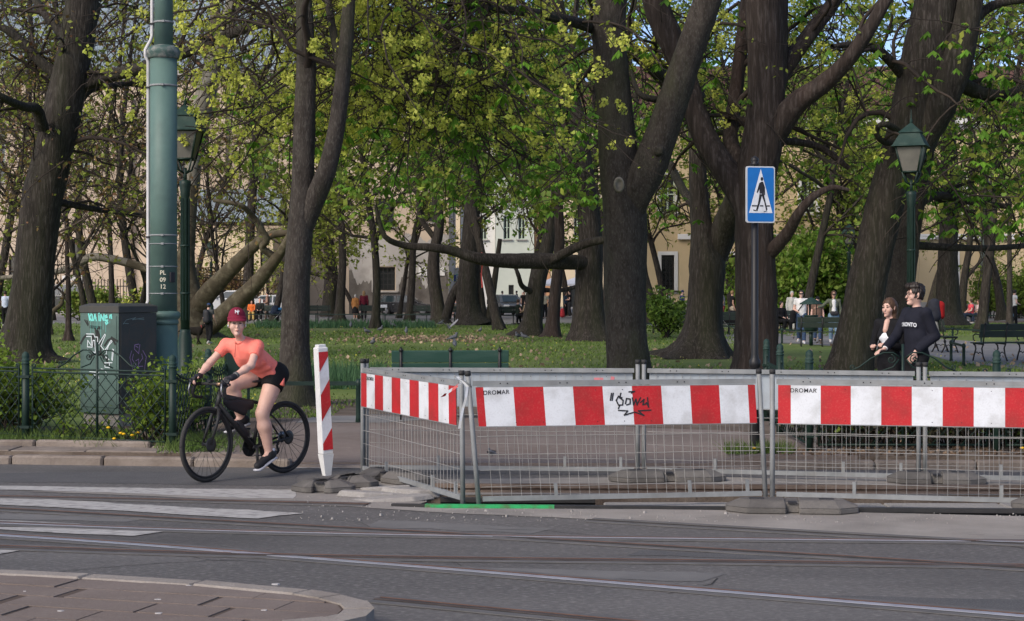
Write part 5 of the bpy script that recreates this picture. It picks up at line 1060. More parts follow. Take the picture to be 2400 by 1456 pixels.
# --- rubber feet of the barriers, guide post with its bases
def foot(x, y, rz, label, z=0.0, L=1.0, name='barrier_weight', tip=0):
    t = thing(name, label, 'barrier foot', (x, y, z), R(rz), 'grey rubber feet')
    mb = MB(); w = .2
    for s in (-1, 1):
        po = [(s*.05, -w), (s*(L/2-.16), -w), (s*L/2, -w*.35), (s*L/2, w*.35), (s*(L/2-.16), w), (s*.05, w)]
        po = po if s > 0 else po[::-1]
        mb.prism(po, .004, .055); pi = [(p[0]*.995, p[1]*.97) for p in po]
        top = [(s*.055, -w*.55), (s*(L/2-.2), -w*.55), (s*(L/2-.12), -w*.2), (s*(L/2-.12), w*.2), (s*(L/2-.2), w*.55), (s*.055, w*.55)]; top = top if s > 0 else top[::-1]
        n = 6; vs = [(p[0], p[1], .055) for p in po]+[(p[0], p[1], .108) for p in top]
        mb.add(vs, [tuple(range(n, 2*n))]+[(i, (i+1) % n, n+(i+1) % n, n+i) for i in range(n)])
    mb.box((0, .03, .05), (.12, .31, .09)); mb.build('body', M_rubber, t, bevel=.01)
    mb = MB()
    for s in (-1, 1): mb.box((s*(L/2-.25), .0, .108), (.12, .07, .006), Matrix.Rotation(R(0), 3, 'Z'))
    mb.box((0, -.1, .09), (.07, .09, .012)); mb.build('slot', M_ink, t, kind='stuff'); return t
gf = G(1855, 1200, 0); foot(gf.x, gf.y, -6, 'large rubber foot under the joint of the two front barriers', L=1.06)
gf = G(1566, 1131, 0); foot(gf.x, gf.y+.1, 4, 'large rubber foot behind the trench under the rear barriers', L=1.1)
gf = G(925, 1128, 0); foot(gf.x, gf.y, -52, 'rubber foot under the left post of the slanting barrier', L=.95)
foot(4.6, 13.95, -12, 'rubber foot outside the right picture edge', L=1.0); foot(3.95, 15.9, -10, 'rubber foot at the rear barrier near the right edge', z=.0, L=.9)
gf = G(758, 1152, 0); foot(gf.x, gf.y, -8, 'front rubber base carrying the striped guide post', L=.56, name='barrier_weight'); gf2 = G(818, 1143, 0); foot(gf2.x+.02, gf2.y+.1, -30, 'second rubber base tucked behind the guide post base', L=.5, name='barrier_weight')
gb = G(766, 1140, .0)
t = thing('guide_post', 'leaning white guide post with slanted red stripes beside the cyclist', 'guide post', (gb.x, gb.y, .1), R(34)); t.rotation_euler = (R(.8), R(-3.6), R(34))
hw, hd = .056, .048; mb = MB(); mb.box((0, 0, .69), (2*hw, 2*hd, .98), taper=.95); mb.build('body', flat((.62, .62, .61), .5), t, bevel=.008)
MB().box((0, 0, 1.19), (.08, .07, .03)).build('cap', flat((.62, .62, .61), .5), t, bevel=.005)
mb = MB(); mb.prism([(-.03, -.03), (.03, -.03), (.03, .03), (-.03, .03)], 0, .2, inset=-.8); mb.build('foot', M_plast, t)
fp = MB(); rw, z0, z1 = hw*.9, .24, 1.14; fp.add([(-rw, -hd-.003, z0), (rw, -hd-.003, z0), (rw*.95, -hd+.0005, z1), (-rw*.95, -hd+.0005, z1)], [(0, 1, 2, 3)], 0)
for L_ in (.06, .505, .955):                         # steep diagonal bars, clipped to the panel
    q = [(-rw, L_), (rw, L_+.14), (rw, L_+.38), (-rw, L_+.24)]
    for lim, sg in ((z0, 1), (z1, -1)):
        o_ = []
        for a_, b_ in zip(q, q[1:]+q[:1]):
            fa, fb = sg*(a_[1]-lim), sg*(b_[1]-lim)
            if fa >= 0: o_.append(a_)
            if (fa >= 0) != (fb >= 0): t_ = fa/(fa-fb); o_.append((a_[0]+(b_[0]-a_[0])*t_, lim))
        q = o_
    fp.add([(x*(1-.05*(z-z0)/(z1-z0)), -hd-.0045+.003*(z-z0)/(z1-z0), z) for x, z in q], [tuple(range(len(q)))], 1)
fp.build('striped_panel', [M_bwhite, M_bred], t)
# --- pedestrian crossing sign
x = (1769-1200)/F*17.7; t = thing('crossing_sign', 'blue pedestrian crossing sign on a black pole', 'traffic sign', (x, 17.7, PZ)); Zs = lambda py: H-(py-HY)/F*17.7-PZ; k = 17.7/F
mb = MB(); mb.lathe([(.05, -.05), (.05, .05), (.045, .55), (.05, .56), (.05, .58), (.045, .6), (.045, Zs(862)), (.06, Zs(858)), (.06, Zs(845)), (.045, Zs(841)), (.042, Zs(838)), (.036, Zs(830)), (.036, Zs(388))], 16); mb.build('pole', M_black, t)
MB().lathe([(.036, Zs(388)), (.05, Zs(387)), (.05, Zs(384)), (.03, Zs(382)), (.044, Zs(377)), (.038, Zs(371)), (.012, Zs(367)), (.002, Zs(365.5))], 14).build('finial', M_black, t)
so2 = Matrix.Translation((.052, -.06, 0)) @ Matrix.Rotation(R(13), 4, 'Z')
def sx(px, py, y=0): return so2 @ Vector(((px-1781)*k*1.02, y, Zs(py)))
def plate(pts, y, m, name, parent): mb = MB(); mb.add([sx(a, b, y) for a, b in pts], [tuple(range(len(pts)))]); return mb.build(name, m, parent)
def rr(x0, x1, y0, y1, r):
    o = []
    for cx_, cy_, a0 in ((x1-r, y1-r, 0), (x0+r, y1-r, 90), (x0+r, y0+r, 180), (x1-r, y0+r, 270)):
        for a in (0, 30, 60, 90): o.append((cx_+r*math.cos(R(a0+a)), cy_+r*math.sin(R(a0+a))))
    return o[::-1]
bp = rr(1746, 1816, 391, 523, 5); n = len(bp); mb = MB(); mb.add([sx(a, b, 0) for a, b in bp]+[sx(a, b, .02) for a, b in bp], [tuple(range(n)), tuple(range(2*n-1, n-1, -1))]+[((i+1) % n, i, n+i, n+(i+1) % n) for i in range(n)])
sb = mb.build('board', flat((.5, .52, .54), .5), t); M_blue = flat((.012, .14, .44), .35)
plate(rr(1749, 1813, 394, 520, 4), -.002, M_blue, 'blue_field', sb); plate([(1781, 397), (1752.5, 500), (1809.5, 500)][::1], -.004, M_bwhite, 'white_triangle', sb)
fig = MB(); yf = -.006
def fg(pts): fig.add([sx(a, b, yf) for a, b in pts], [tuple(range(len(pts)))])
for c in ([(1783.5+3.2*math.cos(a), 420.5+4.6*math.sin(a)) for a in np.linspace(0, 6.28, 13)[:-1][::-1]], [(1782, 427), (1777, 431), (1778, 455), (1788, 455), (1788, 431), (1786, 427)][::-1], [(1777, 431), (1771, 452), (1773, 454), (1780, 440)][::-1], [(1788, 431), (1791, 440), (1791, 458), (1789, 458), (1787, 442)], [(1778, 455), (1774, 478), (1769, 494), (1772.5, 496), (1778, 480), (1784, 458)][::-1], [(1782, 456), (1789, 474), (1794, 495), (1797, 492), (1792, 472), (1788, 454)], [(1769, 494), (1763, 492), (1763, 494.5), (1771, 497)], [(1794, 495), (1788, 496.5), (1788, 498.5), (1797, 495)][::-1], [(1759, 482), (1759, 485), (1773, 485), (1773, 482)][::1], [(1779, 482), (1779, 485), (1787, 485), (1787, 482)], [(1795, 482), (1795, 485), (1803, 485), (1803, 482)]): fg(c)
fig.build('walking_figure', M_ink, sb)
# --- lanterns
M_lglass = mat('frosted_lamp_glass', (.15, .145, .125), (.11, .107, .095), rough=.3, scale=3)
lamp = thing('park_lamp', 'green park lantern in front of the leaning trunks at right', 'lamp', (7.25, 31, PZ), group='lantern lamps of the park')
mb = MB(); mb.lathe([(.16, -.1), (.16, .3), (.12, .36), (.11, .9), (.085, 1.0), (.085, 1.05)], 12); mb.build('base', M_dgreen, lamp)
mb = MB(); mb.lathe([(.075, 1.0), (.062, 3.2), (.08, 3.25), (.08, 3.3), (.095, 3.42), (.095, 3.48), (.05, 3.5)], 12)
for z in (1.62, 2.4): mb.lathe([(.07, z), (.085, z+.01), (.085, z+.03), (.07, z+.04)], 12)
for a in range(8): mb.box((.07*math.cos(a*.785), .07*math.sin(a*.785), 2.2), (.014, .014, 2.0))
mb.build('post', M_dgreen, lamp)
c4 = lambda r, z, a0=R(22): [(r*math.cos(a0+R(90)*k), r*math.sin(a0+R(90)*k), z) for k in range(4)]
mb = MB(); mb.tube([(0, 0, 3.48), (0, 0, 3.7)], .03, 8)
for p in c4(.2, 3.84): mb.tube([(0, 0, 3.6), (p[0]*.6, p[1]*.6, 3.66), p], .016, 6)
for a, b in zip(c4(.2, 3.84), c4(.34, 4.3)): mb.tube([a, b], .018, 5)
for ring, z in ((.2, 3.84), (.34, 4.3)):
    q = c4(ring, z)
    for i in range(4): mb.tube([q[i], q[(i+1) % 4]], .018, 5)
mb.build('lantern_frame', M_dgreen, lamp); q0, q1 = c4(.19, 3.85), c4(.33, 4.29)
for i in range(4): MB().add([q0[i], q0[(i+1) % 4], q1[(i+1) % 4], q1[i]], [(0, 1, 2, 3)]).build('pane', M_lglass, lamp)
mb = MB(); rr0 = [(.44, 4.3), (.40, 4.33), (.26, 4.52), (.25, 4.55)]
for (ra, za), (rb, zb) in zip(rr0, rr0[1:]): mb.add(c4(ra, za)+c4(rb, zb), [(i, (i+1) % 4, 4+(i+1) % 4, 4+i) for i in range(4)])
mb.add(c4(.44, 4.3), [(3, 2, 1, 0)]); mb.add(c4(.29, 4.55)+[(0, 0, 4.75)], [(i, (i+1) % 4, 4) for i in range(4)]+[(3, 2, 1, 0)]); mb.lathe([(.02, 4.72), (.03, 4.77), (.01, 4.82), (.004, 4.98)], 8); mb.build('roof', M_lgreen, lamp)
dup(lamp, ((434-1200)/F*28, 28, PZ), R(20), 'green park lantern half hidden behind the tram pole')
dup(lamp, ((495-1200)/F*103, 103, PZ), R(10), 'small far lantern before the cream annex above the cyclist'); dup(lamp, ((1990-1200)/F*77, 77, PZ), 0, 'far lantern left of the leaning trunk, the taller of two'); dup(lamp, ((1969-1200)/F*99, 99, PZ), R(30), 'far lantern left of the leaning trunk, the shorter of two')
# --- benches
M_bwood = mat('bench_wood', (.025, .038, .032), (.035, .045, .038), rough=.5, scale=5, stretch=(.3, 2, 2)); M_gwood = mat('green_bench_wood', (.022, .062, .046), (.03, .075, .058), rough=.5, scale=5, stretch=(.3, 2, 2), dirt=(.06, .1, .08), dscale=5, damt=.4)
def make_bench(label, loc, rz, L=1.5, wood=None):
    t = thing('park_bench', label, 'bench', loc, rz, 'cast iron park benches'); wood = wood or M_bwood
    for k in range(3): MB().box((0, .0+.13*k-.1, .45+.012*k*0), (L, .11, .03)).build('seat_slat', wood, t, bevel=.006)
    for k in range(2): MB().box((0, .21+.036*k, .66+.165*k), (L, .03, .158), Matrix.Rotation(R(-12), 3, 'X')).build('back_slat', wood, t, bevel=.006)
    for x in (-L/2+.12, 0, L/2-.12):
        mb = MB(); mb.tube([(x, -.2, .43), (x, -.12, .38), (x, -.1, .3), (x, -.17, .15), (x, -.22, 0)], .02, 6); mb.tube([(x, .2, .42), (x, .14, .32), (x, .18, .15), (x, .27, 0)], .02, 6); mb.tube([(x, -.2, .43), (x, .2, .42), (x, .22, .6), (x, .27, .9)], .02, 6)
        mb.tube([(x, -.15, .2), (x, -.05, .23), (x, 0, .19), (x, .06, .23), (x, .17, .18)], .012, 5); mb.lathe([(.022, 0), (.03, .02), (.006, .06)], 8, (x, .275, .89)); mb.build('iron_leg', M_black, t)
    for x in (-L/2+.12, L/2-.12): MB().tube([(x, .23, .66), (x, .08, .64), (x, -.12, .66), (x, -.21, .62), (x, -.2, .52), (x, -.14, .5)], .016, 6).build('armrest', M_black, t)
    return t
bb = make_bench('dark green bench seen from behind over the rear barrier', ((1054-1200)/F*22.4, 22.4, PZ), 0, 1.52, M_gwood); bb.rotation_euler = (0, 0, R(180)); bb.rotation_euler = (0, 0, R(184))
b0 = make_bench('ornate dark bench at the right picture edge nearest the fence', ((2345-1200)/F*41, 41, PZ), R(200))
for px, dd, rz, lb in ((1927, 52, 172, 'dark bench beside the roofed bin left of the leaning trunk'), (2205, 47, 100, 'dark bench holding bags behind the man in sweatshirt'), (612, 98, 5, 'far bench with two seated people above the cyclist'), (872, 98, 185, 'far bench with green back before the black car'), (1000, 97, 182, 'far bench between black car and curved trunk'), (1057, 92, 184, 'far bench right of the curved trunk'),
                       (1203, 88, 182, 'far bench with two sitters before the grey car'), (1708, 66, 180, 'bench with pram behind the flared chestnut trunk'), (1832, 70, 10, 'shaded bench with a dark sitter left of the white shirted man'), (2285, 90, 8, 'far bench with pink and white sitters at right'), (745, 98, 180, 'far bench between twin trunk and wall tree'), (1568, 68, 180, 'iron bench behind the small sprouting shrub')):
    dup(b0, ((px-1200)/F*dd, dd, PZ), R(rz), lb)
# --- low knee rails along the paths
def knee(x0, x1, y0, y1, label, h=.45, step=1.9):
    a, b = Vector((x0, y0)), Vector((x1, y1)); L = (b-a).length; c = (a+b)/2; t = thing('knee_rail', label, 'low railing', (c.x, c.y, PZ), math.atan2(b.y-a.y, b.x-a.x), 'low park railings'); n = max(2, int(L/step)+1)
    for k in range(n): x = -L/2+L*k/(n-1); MB().lathe([(.05, -.05), (.035, .08), (.035, h-.04), (.045, h-.02), (.045, h+.02), (.02, h+.06)], 8, (x, 0, 0)).build('post', M_dgreen, t)
    MB().box((0, 0, h), (L, .045, .05)).build('rail', M_dgreen, t); return t
wx = lambda px, dd: (px-1200)/F*dd
knee(-3.5, -1.95, 21.7, 21.7, 'low green rail behind the cyclist and guide post', .5); knee(wx(580, 93), wx(1065, 92), 93, 92, 'long low railing along the far path at the lawn edge', step=3); knee(wx(1780, 56), wx(1900, 53), 57, 53, 'low railing left of the roofed bin'); knee(wx(2170, 58), wx(2300, 54), 58, 54, 'low railing behind the ornate bench at right'); knee(wx(1690, 60), wx(1745, 60), 61, 60, 'short low railing between chestnut and gnarled trunk'); knee(wx(2130, 92), wx(2420, 86), 93, 86, 'far low railing before the seated pair', step=3); knee(wx(1500, 66), wx(1600, 64), 66, 64, 'low railing behind the sprouting shrub'); knee(wx(2255, 40), wx(2270, 38), 41, 38.4, 'single short rail left of the ornate bench', step=3)
# --- litter bins
t = thing('litter_bin', 'roofed dark green litter bin before the boy in brown', 'litter bin', (wx(1901, 53), 53, PZ)); MB().lathe([(.06, 0), (.06, .5)], 8).build('post', M_dgreen, t); MB().lathe([(.19, .45), (.22, .5), (.22, .92), (.24, .95)], 14).build('body', M_dgreen, t)
mb = MB()
for a in range(3): mb.cyl((.17*math.cos(a*2.1), .17*math.sin(a*2.1), .9), (.17*math.cos(a*2.1), .17*math.sin(a*2.1), 1.3), .015, n=6)
mb.build('roof_stay', M_dgreen, t); MB().lathe([(.36, 1.28), (.36, 1.31), (.1, 1.46), (.02, 1.5)], 14).build('roof', M_lgreen, t)
t = thing('litter_bin', 'dark box shaped litter bin behind the riding woman', 'litter bin', (wx(556, 21.4), 21.4, PZ), R(8)); MB().box((0, 0, .8), (.24, .26, .42), taper=1.05).build('body', M_dgreen, t, bevel=.01)
for s in (-1, 1): MB().box((s*.14, 0, .5), (.035, .05, 1.05)).build('post', M_dgreen, t)
MB().box((0, 0, 1.02), (.34, .3, .035)).build('lid', M_dgreen, t, bevel=.008); MB().box((0, 0, .56), (.3, .28, .03)).build('tray', M_dgreen, t)
# --- red ribbon hanging from the bough
rb = P(1129, 604, 56.5); t = thing('red_ribbon', 'long red ribbon hanging from the horizontal bough', 'ribbon', rb); mb = MB()
for k in range(8): a, b = -k*.125, -(k+1)*.125; w = .045-.01*(k % 2); mb.box((.012*math.sin(k*1.1), 0, (a+b)/2), (w, .012, abs(b-a)), Matrix.Rotation(R(5*math.sin(k)), 3, 'Y'))
mb.build('strip', flat((.55, .09, .08), .7), t)
MB().tube([(0, .22*math.cos(a)-.0, .14+.22*math.sin(a)-.2) for a in np.linspace(0, 6.28, 10)], .02, 5).build('knot', flat((.5, .08, .07), .7), t)
# ---------------------------------------------------------------- people
def cloth(c, rough=.85, var=.25): return mat('cloth', c, tuple(x*(1-var) for x in c), rough=rough, scale=7, bump=.25, bscale=26, spec=.15)
M_skin = mat('skin', (.6, .385, .31), (.54, .33, .26), rough=.55, scale=9, spec=.3); M_skin2 = mat('skin', (.44, .26, .19), (.4, .23, .17), rough=.55, scale=9)
M_hairbr = mat('brown_hair', (.055, .03, .018), (.09, .05, .03), rough=.5, scale=20, stretch=(3, 3, .5)); M_hairbk = mat('dark_hair', (.016, .012, .01), (.03, .022, .018), rough=.5, scale=20, stretch=(3, 3, .5)); M_hairgr = cloth((.5, .49, .47)); M_hairbl = mat('fair_hair', (.26, .17, .085), (.2, .13, .06), rough=.5, scale=20)
M_eye = flat((.015, .012, .01), .15); M_lip = flat((.36, .12, .1), .5); M_brow = M_hairbr
VV = lambda *a: Vector(a)
def pose(h=1.75, gait=0.0, sit=False, la='down', ra='down', yaw=0.0):
    s = h/1.75; J = {}; dz = -.44 if sit else 0
    for k, y in (('l', 1), ('r', -1)):
        J['hip'+k] = VV(0, .085*y, .93+dz); f = gait*y
        if sit: J['knee'+k] = VV(.42, .12*y, .5); J['ankle'+k] = VV(.4+.06*y, .13*y, .085)
        else:
            J['knee'+k] = VV(.03+.16*f if f > 0 else .03+.02*f, .09*y, .5); J['ankle'+k] = VV(.24*f if f > 0 else .32*f, .085*y, .085 if f >= 0 else .085-.13*f)
        J['sh'+k] = VV(0, .175*y, 1.425+dz); a = la if k == 'l' else ra
        el, wr = {'down': ((-.03, .225, 1.14), (.06, .235, .88)), 'swing': ((.06, .225, 1.15), (.22, .22, .93)), 'back': ((-.13, .22, 1.16), (-.16, .2, .9)), 'bent': ((-.02, .24, 1.13), (.2, .12, 1.06)), 'phone': ((.06, .22, 1.17), (.2, .1, 1.42)), 'up': ((.1, .3, 1.35), (.25, .12, 1.52)),
                  'lap': ((.08, .22, 1.16), (.28, .1, 1.08)), 'out': ((-.02, .36, 1.25), (.05, .55, 1.2)), 'hip': ((-.08, .33, 1.17), (.05, .18, 1.0)), 'cross': ((.08, .24, 1.15), (.2, -.02, 1.14))}[a]
        J['el'+k] = VV(el[0], el[1]*y, el[2]+dz); J['wr'+k] = VV(wr[0], wr[1]*y, wr[2]+dz)
        J['toe'+k] = J['ankle'+k]+VV(.17, .02*y, -.05)
    J['neck'] = VV(-.01, 0, 1.47+dz); J['head'] = VV(.025, 0, 1.635+dz); J['face'] = VV(math.cos(yaw), math.sin(yaw), 0)
    return {k: (v if k == 'face' else v*s) for k, v in J.items()}, s
def hand_prims(w, d, n, s=1.0, curl=.5, side=1, spread=1.0, skinny=1.0):
    """palm, four bent fingers of different length and a thumb leaving the side of the palm"""
    d = Vector(d).normalized(); n = Vector(n); n = (n-d*n.dot(d)).normalized(); q = d.cross(n)*side; L = []
    pc = w+d*.045*s; L.append(cap(w+d*.01*s, w+d*.075*s, .022*s, .026*s, ax=tuple(n), s=.62, k=.012))
    for i, ln in enumerate((.9, 1.0, .95, .76)):
        b = w+d*.08*s+q*(.03-.02*i)*s*spread; dd = d.copy(); p = b; a = curl*(.8+.12*i)
        for j, sg in enumerate((.04, .027, .02)):
            dd = (Matrix.Rotation(a*(.9 if j == 0 else 1.0)*side, 3, q) @ dd if False else (dd*math.cos(a)-n*math.sin(a))); nn = n*math.cos(a)+dd*0
            n2 = (d*math.sin(a*(j+1))+n*math.cos(a*(j+1))); dd = (d*math.cos(a*(j+1))-n*math.sin(a*(j+1)))
            e = p+dd*sg*ln*s; L.append(cap(p, e, .0092*s*skinny, .0085*s*skinny, k=.004)); p = e
    tb = w+d*.03*s+q*.024*s; td = (d*.6+q*.75-n*.25).normalized(); tm = tb+td*.035*s; te = tm+(d*.85+q*.2-n*.4).normalized()*.03*s
    L += [cap(tb, tm, .0125*s, .0105*s, k=.008), cap(tm, te, .0105*s, .009*s, k=.004)]
    return L
def figure(name, label, loc, rz, J, s, top, bottom, vox=.028, hair=M_hairbk, skin=M_skin, sleeve=.45, leg=1.0, hairlen=0, coat=0.0, shoe=None, build=1.0, hat=None, hands=None, near=False, fem=False, glasses=None, group=None, skirt=None, baggy=.012, inner=None, cat='person', fold=(), lb=1.0):
    t = thing(name, label, cat, loc, rz, group); bd = build*s; f = J['face'].normalized(); up = VV(0, 0, 1); lat = up.cross(f).normalized()
    hd = J['head']; nk = J['neck']; hm = (J['hipl']+J['hipr'])/2; sm = (J['shl']+J['shr'])/2; ax = tuple((J['shl']-J['shr']).normalized()); spine = (sm-hm).normalized()
    fw = Vector(ax).cross(spine)*-1; fw = spine.cross(Vector(ax))*-1 if spine.cross(Vector(ax)).dot(VV(1, 0, 0)) < 0 else spine.cross(Vector(ax))
    wst = hm+(sm-hm)*.42; aw = .88 if fem else 1.0; S = s
    head = [cap(hd-up*.02*S-f*.012*S, hd+up*.03*S-f*.012*S, .079*S, .089*S, ax=tuple(lat), s=.86), cap(hd-up*.03*S+f*.02*S, hd-up*.088*S+f*.052*S, .06*S, .034*S, ax=tuple(lat), s=.95, k=.03)]
    if near:
        head += [cap(hd+f*.082*S+up*.012*S, hd+f*.108*S-up*.028*S, .008*S, .0135*S, k=.012), cap(hd+f*.088*S-up*.058*S+lat*.012*S, hd+f*.088*S-up*.058*S-lat*.012*S, .009*S, k=.012), cap(hd+f*.083*S-up*.098*S, hd+f*.083*S-up*.097*S, .016*S, k=.02)]
        for q in (-1, 1): head += [cap(hd+lat*q*.078*S-f*.012*S+up*.012*S, hd+lat*q*.08*S-f*.005*S-up*.03*S, .014*S, .01*S, k=.008), cap(hd+f*.078*S+lat*q*.022*S+up*.032*S, hd+f*.07*S+lat*q*.048*S+up*.03*S, .011*S, k=.012), cap(hd+f*.062*S+lat*q*.04*S-up*.022*S, hd+f*.055*S+lat*q*.044*S-up*.03*S, .02*S, k=.03)]
    neck = [cap(nk-spine*.03*S, hd-up*.07*S-f*.02*S, .05*S*aw, .047*S*aw, k=.03)]
    torso = [cap(sm-spine*.1*S, wst, .115*bd, .098*bd*aw, ax=ax, s=1.36*aw, k=.05), cap(wst, hm, .098*bd*aw, .112*bd, ax=ax, s=1.38, k=.05), cap(J['shl'], J['shr'], .05*bd, k=.06), cap(nk-spine*.05*S, sm-spine*.02*S, .06*S*aw, k=.05)]
    if fem: torso += [cap(sm-spine*.16*S+fw*.075*S+Vector(ax)*q*.065*S, sm-spine*.17*S+fw*.08*S+Vector(ax)*q*.065*S, .06*S, k=.04) for q in (-1, 1)]
    arms = []; legs = []; slv = []; pants = []; shoes = []; k = .025
    lrp = lambda a, b, u: a+(b-a)*u
    for c in 'lr':
        sh, el, wr, hp, kn, an, to = (J[q+c] for q in ('sh', 'el', 'wr', 'hip', 'knee', 'ankle', 'toe'))
        arms += [cap(sh, el, .046*bd*aw, .037*bd*aw, k=k), cap(el, lrp(el, wr, .35), .037*bd*aw, .038*bd*aw, k=k), cap(lrp(el, wr, .35), wr, .038*bd*aw, .024*bd*aw, k=k)]
        hp_ = (hands or {}).get(c)
        if hp_: arms += hand_prims(wr, hp_[0], hp_[1], S*.95, hp_[2], hp_[3])
        else: d_ = (wr-el).normalized(); arms += [cap(wr, wr+d_*.09*S, .026*S, .022*S, ax=ax, s=.7), cap(wr+d_*.08*S, wr+d_*.15*S, .02*S, .012*S, ax=ax, s=.8)]
        legs += [cap(hp, kn, .088*bd*lb, .056*bd*lb**.5, k=.04), cap(kn, lrp(kn, an, .32), .054*bd*lb**.5, .056*bd*lb, k=k), cap(lrp(kn, an, .32), an, .056*bd*lb, .036*bd, k=k), cap(an, to, .036*S, .03*S, k=k)]
        if sleeve > 0:
            o = baggy
            if sleeve <= 1: e = lrp(sh, el, sleeve); slv += [cap(sh, lrp(sh, el, sleeve+.12), .046*bd*aw, .042*bd*aw, o=o*1.2, k=k, cut=[(tuple(e), tuple(el-sh))])]
            else: e = lrp(el, wr, sleeve-1); slv += [cap(sh, el, .046*bd*aw, .037*bd*aw, o=o*1.3, k=k), cap(el, lrp(el, wr, sleeve-1+.1), .037*bd*aw, .03*bd*aw, o=o*1.3, k=k, cut=[(tuple(e), tuple(wr-el))])]
        if leg <= 1:
            e = lrp(hp, kn, leg); pants += [cap(hp, lrp(hp, kn, min(leg+.15, 1.2)), .088*bd*lb, (.088-.032*leg)*bd*lb, o=.011, k=.04, cut=[(tuple(e), tuple(kn-hp))])]
        else: e = lrp(kn, an, leg-1); pants += [cap(hp, kn, .088*bd, .06*bd, o=.013, k=.04), cap(kn, lrp(kn, an, leg-1+.08), .058*bd, .048*bd, o=.014, k=k, cut=[(tuple(e), tuple(an-kn))])]
        d_ = (to-an); d_ = d_.normalized(); hz_ = an-VV(0, 0, .035*S) if near is not None else an
        sp = [cap(an-d_*.05*S+VV(0, 0, -.032*S), to+d_*.03*S, .05*S, .041*S, ax=ax, s=.92, k=.02), cap(an+VV(0, 0, .01*S), an-d_*.02*S-VV(0, 0, .03*S), .048*S, .05*S, k=.02)]
        shoes.append(sp)
    fake = dict(k=.03)
    link('body', nets('body', head+neck+torso+arms+legs, vox, .03), skin, t)
    hem = hm-spine*(coat+.02)*S; tp = [dict(p, o=baggy*.9) for p in torso]
    tp[1] = cap(wst, hm-spine*(.06+coat)*S, .1*bd*aw, (.114+.02*min(coat, 1))*bd, ax=ax, s=1.38, k=.05, o=baggy, cut=[(tuple(hem), tuple(-spine))])
    tp[3] = cap(nk-spine*.06*S, nk-spine*.03*S, .062*S*aw, k=.05, o=baggy*.6)
    top_o = link('shirt' if coat < .1 else 'coat', nets('shirt', tp+slv+list(fold), vox, .03), top, t)
    if skirt: a, b = hm, hm-VV(0, 0, skirt[1]); link('skirt', nets('skirt', [cap(a, b-VV(0, 0, .1), .12*bd, .2*bd, ax=ax, s=1.2, cut=[(tuple(b), (0, 0, -1))])], vox, .03), skirt[0], t)
    elif bottom: link('trousers' if leg > 1 else 'shorts', nets('trousers', [cap(wst+(hm-wst)*.5, hm-spine*.02, .1*bd*aw, .114*bd, ax=ax, s=1.36, o=.008, k=.05)]+pants, vox, .03), bottom, t)
    for sp in shoes: link('shoe', nets('shoe', sp, min(vox, .02), .02), shoe or flat((.03, .03, .03)), t)
    if hair is not None:
        hp = [cap(hd-f*.02*S, hd+up*.035*S-f*.018*S, .089*S, .097*S, ax=tuple(lat), s=.9)]
        hp += [cap(hd+f*.085*S-up*.06*S, hd+f*.1*S+up*.015*S, .075*S, .06*S, ax=tuple(lat), s=1.05, neg=True, k=0)]
        if hairlen: hp += [cap(hd-f*.05*S+lat*q*.03*S, hd-f*.075*S+lat*q*.045*S-up*hairlen*S, .06*S, .035*S, k=.04) for q in (-1, 1)]
        else: hp[0]['cut'] = [(tuple(hd-up*.055*S-f*.05*S), (0, 0, -1))]
        link('hair', nets('hair', hp, min(vox, .02), .02), hair, t)
    if hat:
        c, vz = hat; hp = [cap(hd+up*.035*S-f*.012*S, hd+up*.05*S-f*.012*S, .1*S, .095*S, ax=tuple(lat), s=.92, cut=[(tuple(hd+up*.03*S), tuple(-up+f*.12))])]
        if vz: hp.append(cap(hd+f*.07*S+up*.05*S, hd+f*.135*S+up*.028*S, .062*S, .045*S, ax=(0, 0, 1), s=.14, k=.008))
        link('cap', nets('cap', hp, min(vox, .012), .01), c, t)
    if near:
        for q in (-1, 1):
            e = MB().lathe([(.001, -.006), (.008, -.004), (.01, 0), (.008, .004), (.001, .006)], 8).build('eye', M_eye, t); e.location = hd+f*.083*S+lat*q*.031*S+up*.012*S; e.scale = (1.45, 1.45, 1.0)
            p = hd+f*.091*S+up*.034*S; MB().tube([p+lat*q*.014*S, p+lat*q*.032*S-f*.004*S+up*.004*S, p+lat*q*.048*S-f*.016*S], [.004, .005, .003], 5).build('eyebrow', hair or M_hairbr, t)
        p = hd+f*.0955*S-up*.062*S; MB().tube([p-lat*.017*S-f*.006*S, p-lat*.007*S, p+lat*.007*S, p+lat*.017*S-f*.006*S], [.002, .0055, .0055, .002], 6).build('mouth', M_lip, t)
    if glasses:
        gm = MB()
        for q in (-1, 1):
            c = hd+f*.1*S+lat*q*.033*S+up*.01*S; gm.tube([c+lat*.024*math.cos(a)*S+up*.018*math.sin(a)*S for a in np.linspace(0, 6.28, 13)], .0022, 4) if glasses == 'clear' else gm.box(c, (.05, .05, .035))
            gm.tube([c+lat*q*.024*S, hd+lat*q*.083*S-f*.01*S+up*.015*S], .002, 4)
        gm.build('glasses', M_ink, t)
    return t
